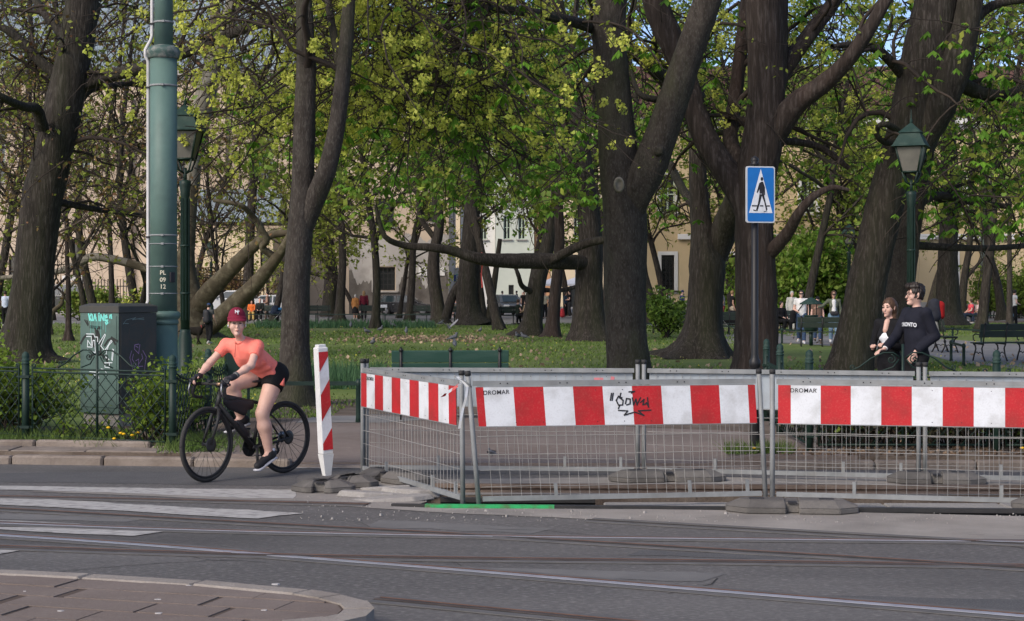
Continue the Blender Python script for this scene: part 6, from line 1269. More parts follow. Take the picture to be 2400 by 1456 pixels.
# ---------------------------------------------------------------- the cyclist and her bicycle
RB = VV(-2.24, 16.8, 0); HB = math.atan2(-.8, -.6)
M_frame = mat('matt_black_frame', (.018, .018, .019), (.026, .026, .027), rough=.5, scale=6); M_tyre = mat('tyre_rubber', (.03, .029, .028), (.045, .043, .041), rough=.9, scale=14); M_alu = flat((.3, .3, .31), .35, .8)
bk = thing('bicycle', 'black gravel bicycle with drop bars ridden along the road', 'bicycle', RB, HB)
def wheel(x, steer=0.0):
    wt = MB(); N = 40; wt.tube([(.335*math.cos(a), 0, .335*math.sin(a)) for a in np.linspace(0, 2*math.pi, N+1)], .02, 10, cap=False); c = (x, 0, .355)
    w = MB(); 
    for s in (-1, 1): pass
    w.tube([(.308*math.cos(a), 0, .308*math.sin(a)) for a in np.linspace(0, 2*math.pi, N+1)], .013, 6, cap=False); w.cyl((0, -.05, 0), (0, .05, 0), .018)
    o = w.build('wheel', M_frame, bk); o.location = c; o.rotation_euler = (0, 0, steer)
    wt.build('tyre', M_tyre, o); sp = MB()
    for k in range(28): a = 2*math.pi*k/28; b = a+(.5 if k % 4 < 2 else -.5); y = .025*(1 if k % 2 else -1); sp.tube([(.02*math.cos(b), y, .02*math.sin(b)), (.305*math.cos(a), 0, .305*math.sin(a))], .0021, 4)
    sp.build('spokes', flat((.05, .05, .05), .4, .6), o, kind='stuff')
    MB().lathe([(.045, -.001), (.07, -.001), (.07, .001), (.045, .001)], 20, M=Matrix.Rotation(R(90), 4, 'X'), c=(0, .055, 0)).build('disc_rotor', flat((.06, .06, .06), .4, .5), o)
    return o
wheel(0); wf = wheel(1.03, R(4))
BBk = VV(.43, 0, .285); HT0, HT1 = VV(.895, 0, .70), VV(.855, 0, .84); STp = VV(.315, 0, .70); RA, FA = VV(0, 0, .355), VV(1.03, 0, .355)
mb = MB(); mb.tube([HT0, HT1], .023, 10); mb.tube([HT1-(HT1-HT0)*.2, STp], .017, 8); mb.tube([HT0+(HT1-HT0)*.2, BBk], .026, 10); mb.tube([BBk, STp+VV(-.015, 0, .05)], .018, 8); mb.cyl(BBk-VV(0, .035, 0), BBk+VV(0, .035, 0), .024)
for s in (-1, 1): mb.tube([STp+VV(0, s*.015, -.02), VV(.15, s*.055, .52), RA+VV(0, s*.065, 0)], .009, 6); mb.tube([BBk+VV(-.02, s*.025, 0), VV(.2, s*.06, .32), RA+VV(0, s*.065, 0)], .011, 6)
mb.build('frame', M_frame, bk)
mb = MB(); mb.tube([HT0, HT0+VV(.01, 0, -.03)], .03, 8)
for s in (-1, 1): mb.tube([HT0+VV(.008, s*.03, -.02), VV(.935, s*.052, .58), FA+VV(0, s*.055, 0)], [.02, .016, .011], 8)
mb.build('fork', M_frame, bk)
mb = MB(); mb.tube([HT1, HT1+VV(-.012, 0, .06)], .018, 8); mb.tube([HT1+VV(-.01, 0, .05), VV(.925, 0, .915)], .017, 8); mb.build('stem', M_frame, bk)
mb = MB()
mb.tube([(.93, -.2, .915), (.93, 0, .917), (.93, .2, .915)], .014, 10)
for s in (-1, 1): mb.tube([(.93, s*.2, .915), (.96, s*.21, .913), (1.0, s*.213, .89), (1.012, s*.217, .84), (.985, s*.222, .795), (.93, s*.226, .785), (.88, s*.228, .785)], .0155, 10)
hb = mb.build('handlebar', mat('bar_tape', (.02, .02, .02), (.035, .034, .033), rough=.8, scale=30), bk)
for s in (-1, 1):
    MB().tube([(.97, s*.21, .912), (1.02, s*.213, .925), (1.04, s*.213, .96)], [.018, .019, .013], 8).build('hood', M_ink, hb); MB().tube([(1.04, s*.213, .93), (1.055, s*.22, .86), (1.03, s*.225, .80)], [.009, .008, .006], 6).build('brake_lever', M_alu, hb)
MB().lathe([(.0142, -.02), (.016, -.018), (.016, .018), (.0142, .02)], 12, M=Matrix.Rotation(R(90), 4, 'X'), c=(.93, .06, .9165)).build('bar_band', flat((.45, .28, .17), .3, .7), hb)
MB().box((.935, -.05, .945), (.05, .045, .018)).build('bike_computer', M_ink, hb)
mb = MB(); mb.tube([STp+VV(-.015, 0, .04), VV(.262, 0, .9)], .0145, 8); mb.build('seat_post', M_frame, bk)
link('saddle', nets('saddle', [cap((.16, 0, .915), (.28, 0, .92), .075, .04, ax=(0, 0, 1), s=.35), cap((.28, 0, .92), (.42, 0, .915), .03, .018, ax=(0, 0, 1), s=.6)], .012, .03), M_ink, bk)
mb = MB()
for (x, ang_) in ((.43, 0),): mb.lathe([(.085, -.002), (.092, -.002), (.092, .002), (.085, .002)], 28, M=Matrix.Rotation(R(90), 4, 'X'), c=BBk+VV(0, -.05, 0))
for a in range(5): mb.tube([BBk+VV(0, -.05, 0), BBk+VV(.087*math.cos(a*1.257), -.05, .087*math.sin(a*1.257))], .006, 5)
mb.build('chainring', flat((.03, .03, .03), .4, .4), bk)
LP, RP = VV(.44, .115, .115), VV(.42, -.115, .455)
for nm, p, s in (('l', LP, 1), ('r', RP, -1)):
    MB().tube([BBk+VV(0, s*.055, 0), VV(p.x, s*.075, p.z)], [.016, .012], 8).build('crank_arm', M_frame, bk); mb = MB(); mb.cyl((p.x, s*.075, p.z), (p.x, s*.16, p.z), .008); mb.box((p.x, s*.13, p.z), (.09, .08, .016)); mb.build('pedal', M_ink, bk)
cs = MB()
for k in range(7): cs.lathe([(.02, -.001), (.026+.005*k, -.001), (.026+.005*k, .001), (.02, .001)], 18, M=Matrix.Rotation(R(90), 4, 'X'), c=(0, -.035-.004*(6-k), .355))
cs.build('cassette', M_alu, bk)
MB().tube([(.02, -.055, .32), (.05, -.055, .27), (.03, -.055, .22), (.06, -.055, .20)], [.014, .012, .016, .02], 8).build('derailleur', M_ink, bk)
ch = [(BBk.x+.09*math.cos(a), -.05, BBk.z+.09*math.sin(a)) for a in np.linspace(1.5, -1.6, 8)]+[(.06, -.055, .185), (.03, -.05, .22), (-.03, -.05, .33)]+[(.03*math.cos(a), -.05, .355+.036*math.sin(a)) for a in np.linspace(3.1, 1.5, 4)]
MB().tube(ch+ch[:1], .004, 4).build('chain', flat((.08, .075, .07), .4, .6), bk)
link('frame_bag', nets('frame_bag', [cap((.78, 0, .745), (.47, 0, .695), .042, .05, ax=(0, 1, 0), s=.6), cap((.74, 0, .70), (.55, 0, .635), .035, .04, ax=(0, 1, 0), s=.6)], .012, .03), M_ink, bk)
MB().lathe([(.03, 0), (.036, .01), (.036, .13), (.026, .15), (.026, .165), (.016, .19)], 12, M=Matrix.Rotation(R(38), 4, 'Y'), c=(.52, 0, .40)).build('bottle', M_ink, bk)
MB().box((.33, 0, .62), (.05, .05, .03)).build('strap', flat((.5, .2, .04), .6), bk)
fv = VV(.68, .73, 0).normalized()
J = dict(hipl=VV(.2, .09, .985), hipr=VV(.2, -.09, .985), kneel=VV(.43, .125, .615), kneer=VV(.62, -.1, .885), anklel=VV(.34, .13, .225), ankler=VV(.46, -.125, .555), toel=VV(.475, .135, .135), toer=VV(.6, -.13, .49),
         shl=VV(.535, .165, 1.265), shr=VV(.62, -.165, 1.275), ell=VV(.69, .24, 1.09), elr=VV(.77, -.225, 1.11), wrl=VV(.905, .22, .985), wrr=VV(.93, -.215, .985), neck=VV(.6, .005, 1.31), head=VV(.69, .05, 1.475), face=fv)
M_coral = mat('coral_jersey', (.95, .255, .195), (.83, .19, .145), rough=.7, scale=5, detail=4, bump=.55, bscale=9, spec=.2); M_shorts = cloth((.012, .012, .013), .7); M_cap = mat('maroon_cap', (.2, .012, .035), (.15, .008, .026), rough=.85, scale=9, bump=.2, bscale=60)
hl = ((.85, -.05, -.25), (.1, .35, .9), .75, 1); hr_ = ((.9, .05, -.2), (.1, -.3, .9), .75, -1)
folds = [cap((.3+.06*i, .15, 1.0+.055*i), (.33+.06*i, .02, .985+.05*i), .02, .03, k=.03) for i in range(3)]
cy_ = figure('person', 'woman in coral jersey, black shorts and maroon cap riding the bicycle', RB, HB, J, .95, M_coral, M_shorts, vox=.0085, hair=M_hairbl, sleeve=.52, leg=.36, hands={'l': hl, 'r': hr_}, near=True, fem=True, shoe=None, skin=M_skin, baggy=.012, fold=folds, build=1.1, lb=1.14)
for o in list(cy_.children):
    if o.name.startswith('shoe'): o.data.materials[0] = flat((.02, .02, .022), .6)
S = .95; up = VV(0, 0, 1); lat = up.cross(fv).normalized(); hd = J['head']
capm = [cap(hd+up*.06*S-fv*.014*S, hd+up*.078*S-fv*.016*S, .108*S, .094*S, ax=tuple(lat), s=.92, cut=[(tuple(hd+up*.058*S), tuple((-up-fv*.1).normalized()))])]
cp = link('cap', nets('cap', capm, .005, .01), M_cap, cy_)
vb = MB(); nv = 17; rows = 6
for i in range(rows):
    u_ = i/(rows-1)
    for j in range(nv):
        a_ = (j/(nv-1)-.5)*2.35; rx_ = (.098+.062*u_*math.cos(a_*.75)**.8)*S; pt = hd-fv*.014*S+fv*rx_*math.cos(a_)+lat*(.1+.002*u_)*S*math.sin(a_)+up*(.066-.03*u_*math.cos(a_*.6)-.012*abs(math.sin(a_))**2)*S
        vb.v.append(tuple(pt)); vb.v.append(tuple(pt-up*.004))
for i in range(rows-1):
    for j in range(nv-1):
        q = [((i+di)*nv+j+dj)*2 for di, dj in ((0, 0), (1, 0), (1, 1), (0, 1))]; vb.f += [q, [k+1 for k in q[::-1]]]; vb.m += [0, 0]; vb.sm += [True, True]
for j in range(nv-1): q = ((rows-1)*nv+j)*2; vb.f.append([q, q+1, q+3, q+2]); vb.m.append(0); vb.sm.append(True)
vb.build('visor', M_cap, cp)
for ch_, dx, sc in (('N', -.004, 1), ('Y', .008, 1)):
    me = text_mesh(ch_, .046, .004, .0012); p = hd+fv*(.088*S)+up*.116*S; o = link('emblem', me, M_bwhite, cp); nrm = (fv+up*.42).normalized(); o.matrix_local = frame3(p+lat*(dx)+nrm*(.008+.0015*(ch_ == 'Y'))+up*(.006 if ch_ == 'N' else -.004), lat, (up-fv*.42)); 
for q in (-1, 1): e = MB().tube([(0, 0, 0), (0, 0, -.022)], [.008, .004], 8).build('earbud', M_bwhite, cy_); e.location = hd+lat*q*.086*S-up*.005*S+fv*.004
mb = MB(); wv = (J['wrl']-J['ell']).normalized(); mb.tube([J['wrl']-wv*.055, J['wrl']-wv*.03], .033, 12); mb.build('watch', flat((.1, .1, .1), .4), cy_); 
for c_, h_ in (('l', hl), ('r', hr_)):
    w_ = J['wr'+c_]; d_ = Vector(h_[0]).normalized(); n_ = Vector(h_[1]); hp = hand_prims(w_, h_[0], h_[1], S*.95, .75, h_[3]); gl = [dict(hp[0], o=.004), cap(w_-d_*.02, w_+d_*.02, .027, o=.003, k=.01)]+[dict(hp[1+3*i], o=.003) for i in range(4)]+[dict(hp[13], o=.003)]
    link('glove', nets('glove', gl, .006, .006), M_ink, cy_)
mb = MB(); kd = (J['kneel']-J['hipl']).normalized(); mb.tube([J['hipl']+kd*.04+VV(.0, .122, .0), J['hipl']+kd*.125+VV(-.01, .118, 0)], [.002, .026], 5); 
mb.build('coral_insert', M_coral, cy_)
for c_ in 'lr': 
    to, an = J['toe'+c_], J['ankle'+c_]; d_ = (to-an).normalized(); link('sole', nets('sole', [cap(an-d_*.055-VV(0, 0, .078), to+d_*.035-VV(0, 0, .036), .052, .043, ax=(0, 0, 1), s=.36)], .009, .01), flat((.5, .5, .53), .6), cy_)
MB().tube([J['anklel']+VV(-.02, 0, .012), J['anklel']+VV(-.025, 0, .05)], [.042, .039], 10).build('sock', M_bwhite, cy_)
pz = J['neck']+fw_ if False else J['neck']; cl = [cap(J['neck']-VV(.01, 0, .02), J['neck']+VV(.035, .012, .035), .06, .056, k=.01, cut=[(tuple(J['neck']+VV(.02, .008, .02)), (.5, .2, .85))])]
link('collar', nets('collar', cl, .009, .01), M_coral, cy_)
sm_c = (J['shl']+J['shr'])/2; fwc = VV(.62, .12, -.77).normalized()
MB().tube([J['neck']+VV(.075, .012, .0), sm_c+fwc*.14+VV(.03, .01, .0)], .003, 5).build('zip', flat((.3, .05, .04)), cy_)
# ---------------------------------------------------------------- the couple behind the right fence
M_navy = cloth((.016, .017, .026)); M_blkc = cloth((.012, .012, .014)); M_wh = cloth((.62, .62, .62), var=.1); M_jean = cloth((.045, .075, .14)); M_jean2 = cloth((.16, .25, .34)); M_den = cloth((.025, .035, .06))
J, s = pose(1.74, .5); rzm = math.atan2(-.42, -.91)
J['ell'] = VV(-.1, .215, 1.15); J['wrl'] = VV(.13, .15, .97); J['elr'] = VV(.14, -.2, 1.14); J['wrr'] = VV(.38, -.1, 1.0); J['face'] = VV(math.cos(R(-14)), math.sin(R(-14)), 0)
man = figure('person', 'young man with glasses in navy sweatshirt walking beside a woman', ((2148-1200)/F*20, 20, PZ), rzm, J, s, M_navy, M_blkc, vox=.0095, hair=M_hairbk, sleeve=1.96, leg=1.97, near=True, glasses='clear', build=.95, baggy=.017, hands={'l': ((.5, -.1, -.85), (.3, .9, .1), .35, -1), 'r': ((.95, 0, -.25), (.1, -.2, .95), .3, 1)})
f = J['face']; lt = VV(0, 0, 1).cross(f); hd = J['head']
tuft = [cap(hd+VV(0, 0, .085)+f*.0, hd+VV(0, 0, .1)+f*.075, .055, .04, k=.03), cap(hd+VV(0, 0, .08)-f*.07, hd+VV(0, 0, .0)-f*.085, .05, .04, k=.03), cap(hd+VV(0, 0, .1)+lt*.03, hd+VV(0, 0, .1)-lt*.03, .05, k=.03)]
link('hair_tuft', nets('hair_tuft', tuft, .012, .02), M_hairbk, man)
me = text_mesh('TORONTO', .064, .002, .002, spacing=1.05); v = np.empty(len(me.vertices)*3, np.float32); me.vertices.foreach_get('co', v); v = v.reshape(-1, 3)
sm = (J['shl']+J['shr'])/2; a = v[:, 0]/.22; yy = v[:, 1]-.35*v[:, 0]**2; rx, ry = .152, .2          # bent round the chest
w = np.stack((sm.x+rx*np.cos(a)+v[:, 2]-.006, sm.y+ry*np.sin(a), sm.z-.135*s+yy), 1).astype(np.float32); me.vertices.foreach_set('co', w.ravel()); me.update(); link('lettering', me, M_bwhite, man)
mb = MB(); mb.tube([J['neck']+VV(.012+.066*math.cos(a), .072*math.sin(a), -.005-.022*math.cos(a)) for a in np.linspace(0, 6.28, 17)], .009, 6); mb.build('collar', M_bwhite, man)
for c in 'lr': mb = MB(); e = (J['wr'+c]-J['el'+c]).normalized(); mb.tube([J['wr'+c]-e*.03, J['wr'+c]-e*.005], .033, 10); mb.build('cuff', M_wh if c == 'r' else M_navy, man)
J, s = pose(1.58, .4); J['ell'] = VV(.0, .2, 1.0); J['wrl'] = VV(.2, .1, 1.02); J['elr'] = VV(.02, -.22, 1.02); J['wrr'] = VV(.22, -.1, .98); J['face'] = VV(math.cos(R(-2)), math.sin(R(-2)), -.14).normalized()
girl = figure('person', 'young woman with long brown hair and white top walking beside a man', ((2086-1200)/F*20.5, 20.5, PZ), math.atan2(-.72, -.7), J, s, M_blkc, M_blkc, vox=.0095, hair=M_hairbr, hairlen=.32, sleeve=1.95, leg=1.97, near=True, fem=True, skin=M_skin, build=.92, hands={'l': ((.75, -.4, .35), (.2, .2, .9), .6, 1), 'r': ((.6, .3, .55), (-.3, -.5, .6), .7, -1)})
sm = (J['shl']+J['shr'])/2; vt = [cap(sm+VV(.055, .0, -.15), sm+VV(.06, 0, -.25), .07, .068, ax=(0, 1, 0), s=.95), cap(sm+VV(.085, .05, -.165), sm+VV(.085, -.05, -.165), .052, k=.03)]
link('top', nets('top', vt, .0095, .03), M_bwhite, girl); ch_ = [cap(sm+VV(.05, 0, .01), sm+VV(.085, 0, -.08), .05, .048, ax=(0, 1, 0), s=.75)]; link('neckline', nets('neckline', ch_, .01, .02), M_skin, girl)
def rough_hair(o, amp, sc, seed=1):
    me = o.data; n = len(me.vertices); v = np.empty(n*3, np.float32); me.vertices.foreach_get('co', v); v = v.reshape(-1, 3); nn = np.empty(n*3, np.float32); me.vertices.foreach_get('normal', nn); nn = nn.reshape(-1, 3)
    q = sum(np.sin(v[:, 0]*sc*(1+.7*i)+i*2+seed)*np.sin(v[:, 1]*sc*(1.2+.6*i)+i)*np.sin(v[:, 2]*sc*(.4+.3*i)+i*1.7) for i in range(4)); v += nn*(q*amp)[:, None]; me.vertices.foreach_set('co', v.ravel()); me.update()
for p_, a_ in ((man, .009), (girl, .003), (cy_, .003)):
    for o in p_.children:
        if o.name.startswith('hair'): rough_hair(o, a_, 70)
cn_ = cy_.children
# ---------------------------------------------------------------- people further off
FARP = [
 (833, 103, 1.52, 80, dict(), dict(top=cloth((.33, .15, .05)), bottom=None, skirt=(M_blkc, .42), coat=.18, hair=M_hairgr, sleeve=1.9, build=1.15), 'old woman in brown coat and dark skirt walking away with a bag'),
 (853, 99, 1.74, 95, dict(gait=.3), dict(top=cloth((.11, .012, .025)), bottom=M_blkc, hair=M_hairbl, hairlen=.2, sleeve=1.9), 'person in maroon sweater with long fair hair before the damp wall'),
 (489, 54, 1.30, 70, dict(gait=.4, la='down', ra='swing'), dict(top=cloth((.07, .075, .075)), bottom=M_blkc, hair=M_hairbk, hat=(cloth((.03, .06, .14)), False), sleeve=.5), 'boy in striped cap with dark backpack walking a dog'),
 (590, 97.6, 1.62, -85, dict(sit=True, la='lap', ra='lap'), dict(top=cloth((.75, .17, .04)), bottom=cloth((.5, .35, .12)), hair=M_hairbk, hairlen=.1, sleeve=1.5), 'woman in orange clothes seated on a far bench'),
 (609, 97.6, 1.74, -90, dict(sit=True, la='lap', ra='lap'), dict(top=cloth((.02, .022, .02)), bottom=M_blkc, hair=None, sleeve=1.9, build=1.1), 'bald man in black seated beside the woman in orange'),
 (627, 99, 1.7, 180, dict(gait=.4, la='bent'), dict(top=cloth((.33, .2, .15)), bottom=cloth((.2, .15, .12)), hair=M_hairbk, sleeve=1.9), 'person in dusty pink standing behind the bald man'),
 (12, 82, 1.72, 100, dict(gait=.5), dict(top=cloth((.5, .56, .68)), bottom=M_blkc, sleeve=.5), 'person in pale shirt at the left picture edge'),
 (42, 83, 1.76, 90, dict(gait=.4), dict(top=M_blkc, bottom=M_blkc, sleeve=.5), 'person in black printed shirt left of the big leaning tree'),
 (1066, 104, 1.74, -60, dict(gait=.4), dict(top=cloth((.5, .54, .66)), bottom=cloth((.35, .27, .18)), leg=.8, sleeve=.5), 'person in pale blue shirt and shorts left of the multi stemmed tree'),
 (1076, 96, 1.7, -80, dict(la='bent', ra='bent'), dict(top=cloth((.55, .52, .5)), bottom=cloth((.11, .17, .22)), hair=M_hairbr, hairlen=.18, sleeve=.5), 'woman with camera in white top and jeans by the multi stemmed tree'),
 (1088, 104, 1.68, -100, dict(), dict(top=cloth((.16, .24, .25)), bottom=M_blkc, sleeve=.5), 'person in teal top close behind the woman with camera'),
 (1151, 108, 1.72, -90, dict(), dict(top=M_blkc, bottom=M_blkc, sleeve=1.9), 'person in black half hidden by the multi stemmed tree'),
 (1177, 140, 1.75, 0, dict(), dict(top=cloth((.52, .55, .66)), bottom=M_den, sleeve=.5), 'person in pale shirt behind the roof of the grey car'),
 (1211, 150, 1.78, 180, dict(ra='phone'), dict(top=M_blkc, bottom=M_blkc, sleeve=1.9), 'person in dark suit holding a phone by the pale green house'),
 (1225, 128, 1.68, -90, dict(), dict(top=cloth((.2, .2, .22)), bottom=M_blkc, hair=M_hairgr, sleeve=1.9), 'grey haired person behind the one in black shirt'),
 (1229, 116, 1.72, -90, dict(la='hip'), dict(top=M_blkc, bottom=M_blkc, sleeve=.5, build=1.15), 'stout person in black shirt right of the grey car'),
 (1214, 87.6, 1.72, 20, dict(sit=True, la='lap', ra='lap'), dict(top=cloth((.03, .04, .03)), bottom=M_blkc, hair=M_hairbr, sleeve=.4), 'person in dark vest leaning on the bench before the grey car'),
 (1233, 87.4, 1.7, 160, dict(sit=True, la='lap'), dict(top=cloth((.35, .25, .16)), bottom=M_blkc, sleeve=1.9), 'person in tan shirt bending on the bench before the grey car'),
 (1269, 112, 1.72, -90, dict(), dict(top=M_wh, bottom=M_blkc, sleeve=.5), 'person in white shirt left of the woman in cream blouse'),
 (1277, 106, 1.7, -95, dict(la='bent'), dict(top=cloth((.5, .48, .36)), bottom=M_blkc, hair=M_hairbr, sleeve=.6, fem=True), 'woman in cream blouse and black trousers under the parasol'),
 (1293, 115, 1.7, -80, dict(), dict(top=M_blkc, bottom=M_blkc, sleeve=1.9), 'person in black half hidden by the thin reddish trunk'),
 (1325, 112, 1.68, -20, dict(la='bent'), dict(top=cloth((.04, .07, .11)), bottom=M_blkc, hair=M_hairbk, hairlen=.2, sleeve=1.9, fem=True), 'woman in denim jacket facing the man in black shirt'),
 (1335, 111, 1.78, 190, dict(ra='cross', la='cross'), dict(top=M_blkc, bottom=cloth((.04, .04, .045)), sleeve=.5), 'man in black shirt with folded arms under the parasol'),
 (1546, 108, 1.72, 100, dict(gait=.4), dict(top=cloth((.02, .11, .085)), bottom=cloth((.4, .38, .34)), leg=.9, hair=M_hairbr, sleeve=.4), 'person in green shirt strolling under the grated window'),
 (1563, 108, 1.72, 40, dict(gait=.6, ra='swing'), dict(top=cloth((.42, .45, .5)), bottom=cloth((.1, .24, .34)), hair=M_hairbr, sleeve=1.9), 'person in grey top and teal jeans under the grated window'),
 (1599, 91, 1.75, 20, dict(gait=.3), dict(top=cloth((.035, .05, .11)), bottom=cloth((.2, .21, .24)), hair=None, hat=(cloth((.035, .05, .11)), False), coat=.25, sleeve=1.9), 'person in hooded blue coat left of the flared chestnut'),
 (1694, 84, 1.76, 170, dict(gait=.3, ra='out'), dict(top=cloth((.5, .52, .6)), bottom=cloth((.45, .13, .12)), leg=.7, sleeve=.5), 'person in white shirt and blue vest behind the pram'),
 (1716, 82, 1.74, 10, dict(gait=.3), dict(top=M_blkc, bottom=cloth((.42, .35, .27)), leg=.9, hair=M_hairbl, sleeve=.5), 'person in black shirt and beige shorts right of the pram'),
 (1878, 55, 1.72, -100, dict(gait=.5, ra='bent', la='down'), dict(top=M_wh, bottom=M_jean, hair=M_hairbk, sleeve=.5, glasses='dark', shoe=M_wh), 'man in white shirt and jeans carrying a dark jacket'),
 (1916, 57, 1.5, -90, dict(gait=.3), dict(top=cloth((.16, .1, .075)), bottom=M_jean, hair=None, hat=(M_blkc, True), sleeve=.5), 'boy in brown shirt and dark cap behind the roofed bin'),
 (1954, 55, 1.7, -95, dict(gait=.4, ra='out'), dict(top=cloth((.11, .125, .09)), bottom=M_jean2, hair=M_hairbr, hairlen=.08, sleeve=1.9, glasses='dark', coat=.12, fem=True, shoe=M_wh), 'woman in olive jacket and light jeans beside the boy'),
 (1831, 69.6, 1.72, -60, dict(sit=True, la='lap', ra='lap'), dict(top=M_blkc, bottom=M_blkc, sleeve=1.9), 'person in black seated in the shade right of the gnarled trunk'),
 (1856, 72, 1.7, -80, dict(la='bent'), dict(top=cloth((.55, .54, .5)), bottom=cloth((.5, .49, .45)), sleeve=1.9, hair=M_hairgr), 'person dressed in white standing behind the white shirted man'),
 (2240, 92, 1.72, 10, dict(gait=.5, la='swing'), dict(top=cloth((.55, .53, .5)), bottom=M_den, hair=M_hairbk, hairlen=.3, sleeve=1.2, fem=True), 'woman with long dark hair and white top right of broad far trunk'),
 (2258, 98, 1.74, -10, dict(gait=.4), dict(top=cloth((.12, .22, .32)), bottom=cloth((.4, .4, .4)), sleeve=.5), 'person in light blue behind the slim dark tree'),
 (2276, 89.5, 1.7, 190, dict(sit=True, la='lap', ra='lap'), dict(top=cloth((.75, .09, .12)), bottom=M_den, hair=M_hairbr, sleeve=.5, build=1.15), 'person in bright pink shirt seated on a far bench'),
 (2294, 89.4, 1.68, 200, dict(sit=True, la='lap', ra='cross'), dict(top=cloth((.6, .47, .46)), bottom=M_den, hair=M_hairbr, hairlen=.06, sleeve=1.4, fem=True), 'woman in pale top seated right of the pink shirt'),
 (2377, 82, 1.78, 15, dict(gait=.7, ra='bent'), dict(top=M_wh, bottom=M_blkc, hair=M_hairbk, sleeve=.4), 'person in white shirt and black trousers striding at far right'),
 (2369, 86, 1.7, 30, dict(gait=.4), dict(top=cloth((.35, .2, .16)), bottom=M_jean2, hair=M_hairbk, sleeve=.4), 'person in light jeans beside the striding one at far right'),
 (2047, 105, 1.7, -90, dict(), dict(top=cloth((.5, .5, .62)), bottom=M_den, sleeve=.5), 'person in pale top glimpsed between the leaning pair of trunks'),
]
for i, (px, dd, h, rz, pk_, fk, lb) in enumerate(FARP):
    J, s = pose(h, **pk_); fk = dict(fk); tp_, bt = fk.pop('top'), fk.pop('bottom')
    seat = .0
    p = figure('person', lb, (wx(px, dd), dd, PZ+(.0)), R(rz), J, s, tp_, bt, vox=.022 if dd < 62 else .03, leg=fk.pop('leg', 1.95), skin=M_skin if i % 3 else M_skin2, shoe=fk.pop('shoe', flat((.05, .045, .04)) if i % 2 else flat((.4, .39, .38))), **fk)
    if 'white shirt and jeans' in lb:
        MB().tube([(.08, .16, 1.42), (.14, .0, 1.2), (.1, -.14, 1.0)], .014, 5).build('strap', M_ink, p); link('jacket', nets('jacket', [cap((.14, -.26, 1.0), (.1, -.28, .74), .09, .1, ax=(1, 0, 0), s=.6)], .02, .03), M_blkc, p)
    if 'olive' in lb: link('shirt_front', nets('shirt_front', [cap((.07, 0, 1.35), (.09, 0, 1.0), .085, .09, ax=(0, 1, 0), s=.85)], .02, .03), M_wh, p); link('shoulder_bag', nets('shoulder_bag', [cap((.16, .08, .98), (.16, -.06, .98), .075, ax=(1, 0, 0), s=.5)], .02, .03), M_ink, p)
    if 'backpack' in lb: link('backpack', nets('backpack', [cap((-.14, 0, 1.0), (-.14, 0, .78), .11, .12, ax=(1, 0, 0), s=.7)], .02, .03), M_ink, p)
    if 'brown coat' in lb: MB().box((.02, -.32, .52), (.1, .16, .22)).build('bag', flat((.4, .3, .28)), p, bevel=.02)
# ---------------------------------------------------------------- dog, pigeons
dg = thing('dog', 'dark dog standing in the shade beside the boy', 'dog', (wx(449, 54), 54, PZ), R(20)); 
pr_ = [cap((.22, 0, .43), (-.2, 0, .45), .13, .105, ax=(0, 1, 0), s=.85), cap((.22, 0, .4), (.1, 0, .4), .125, .11), cap((.27, 0, .5), (.42, 0, .62), .075, .06), cap((.42, 0, .64), (.48, 0, .63), .07, .06), cap((.48, 0, .62), (.62, 0, .59), .045, .03), cap((.4, .05, .7), (.4, .06, .77), .025, .01, k=.01), cap((.4, -.05, .7), (.4, -.06, .77), .025, .01, k=.01), cap((-.28, 0, .5), (-.48, 0, .36), .03, .015)]
for s_ in (-1, 1): pr_ += [cap((.22, s_*.07, .38), (.2, s_*.07, .2), .05, .032, k=.03), cap((.2, s_*.07, .2), (.23+.06*s_, s_*.07, .03), .03, .024), cap((-.22, s_*.07, .42), (-.16, s_*.075, .28), .075, .045, k=.03), cap((-.16, s_*.075, .28), (-.28, s_*.075, .17), .035, .025), cap((-.28, s_*.075, .17), (-.25, s_*.075, .03), .025, .022), cap((.23+.06*s_, s_*.07, .025), (.27+.06*s_, s_*.07, .02), .026), cap((-.25, s_*.075, .025), (-.2, s_*.075, .02), .026)]
link('body', nets('body', pr_, .02, .035), cloth((.02, .017, .014)), dg); MB().tube([(.3, .07*math.cos(a), .545+.07*math.sin(a)) for a in np.linspace(0, 6.28, 11)], .012, 5).build('collar', flat((.3, .05, .04)), dg)
M_pig = mat('pigeon_feathers', (.075, .08, .095), (.14, .145, .16), rough=.6, scale=14)
pg = [cap((-.06, 0, .12), (.06, 0, .15), .05, .062, k=.03), cap((-.06, 0, .12), (-.19, 0, .085), .035, .02, ax=(0, 0, 1), s=.6), cap((.07, 0, .16), (.105, 0, .235), .038, .028), cap((.11, 0, .245), (.12, 0, .245), .03), cap((.14, 0, .24), (.165, 0, .232), .01, .004, k=.005), cap((0, .02, .09), (.01, .02, .0), .012, .007, k=.01), cap((0, -.02, .09), (.01, -.02, .0), .012, .007, k=.01)]
pgm = nets('pigeon', pg, .012, .02); PL = [(822, 770, 1, 'left of the other pigeons near the far lawn edge'), (861, 785, 2, 'above the patch of fallen leaves'), (891, 779, 3, 'near the lawn centre left of fallen leaves'), (920, 768, 1, 'pale one alone by the far lawn edge'), (952, 785, 0, 'right of two others above the fallen leaves'), (873, 812, 2, 'lowest left on the lawn beside the fallen leaves'), (1000, 762, 3, 'left of a pair under the curved trunk'), (1010, 762, 0, 'right of a pair under the curved trunk'),
  (1033, 763, 2, 'beside the flying one at the lawn edge'), (1125, 781, 1, 'alone left of the slender trunk'), (1214, 795, 0, 'dark one left of the slender trunk base'), (1229, 797, 3, 'dark one at the slender trunk base'), (1066, 817, 2, 'lowest in the lawn centre'), (1062, 802, 1, 'whitish one in the lawn centre')]
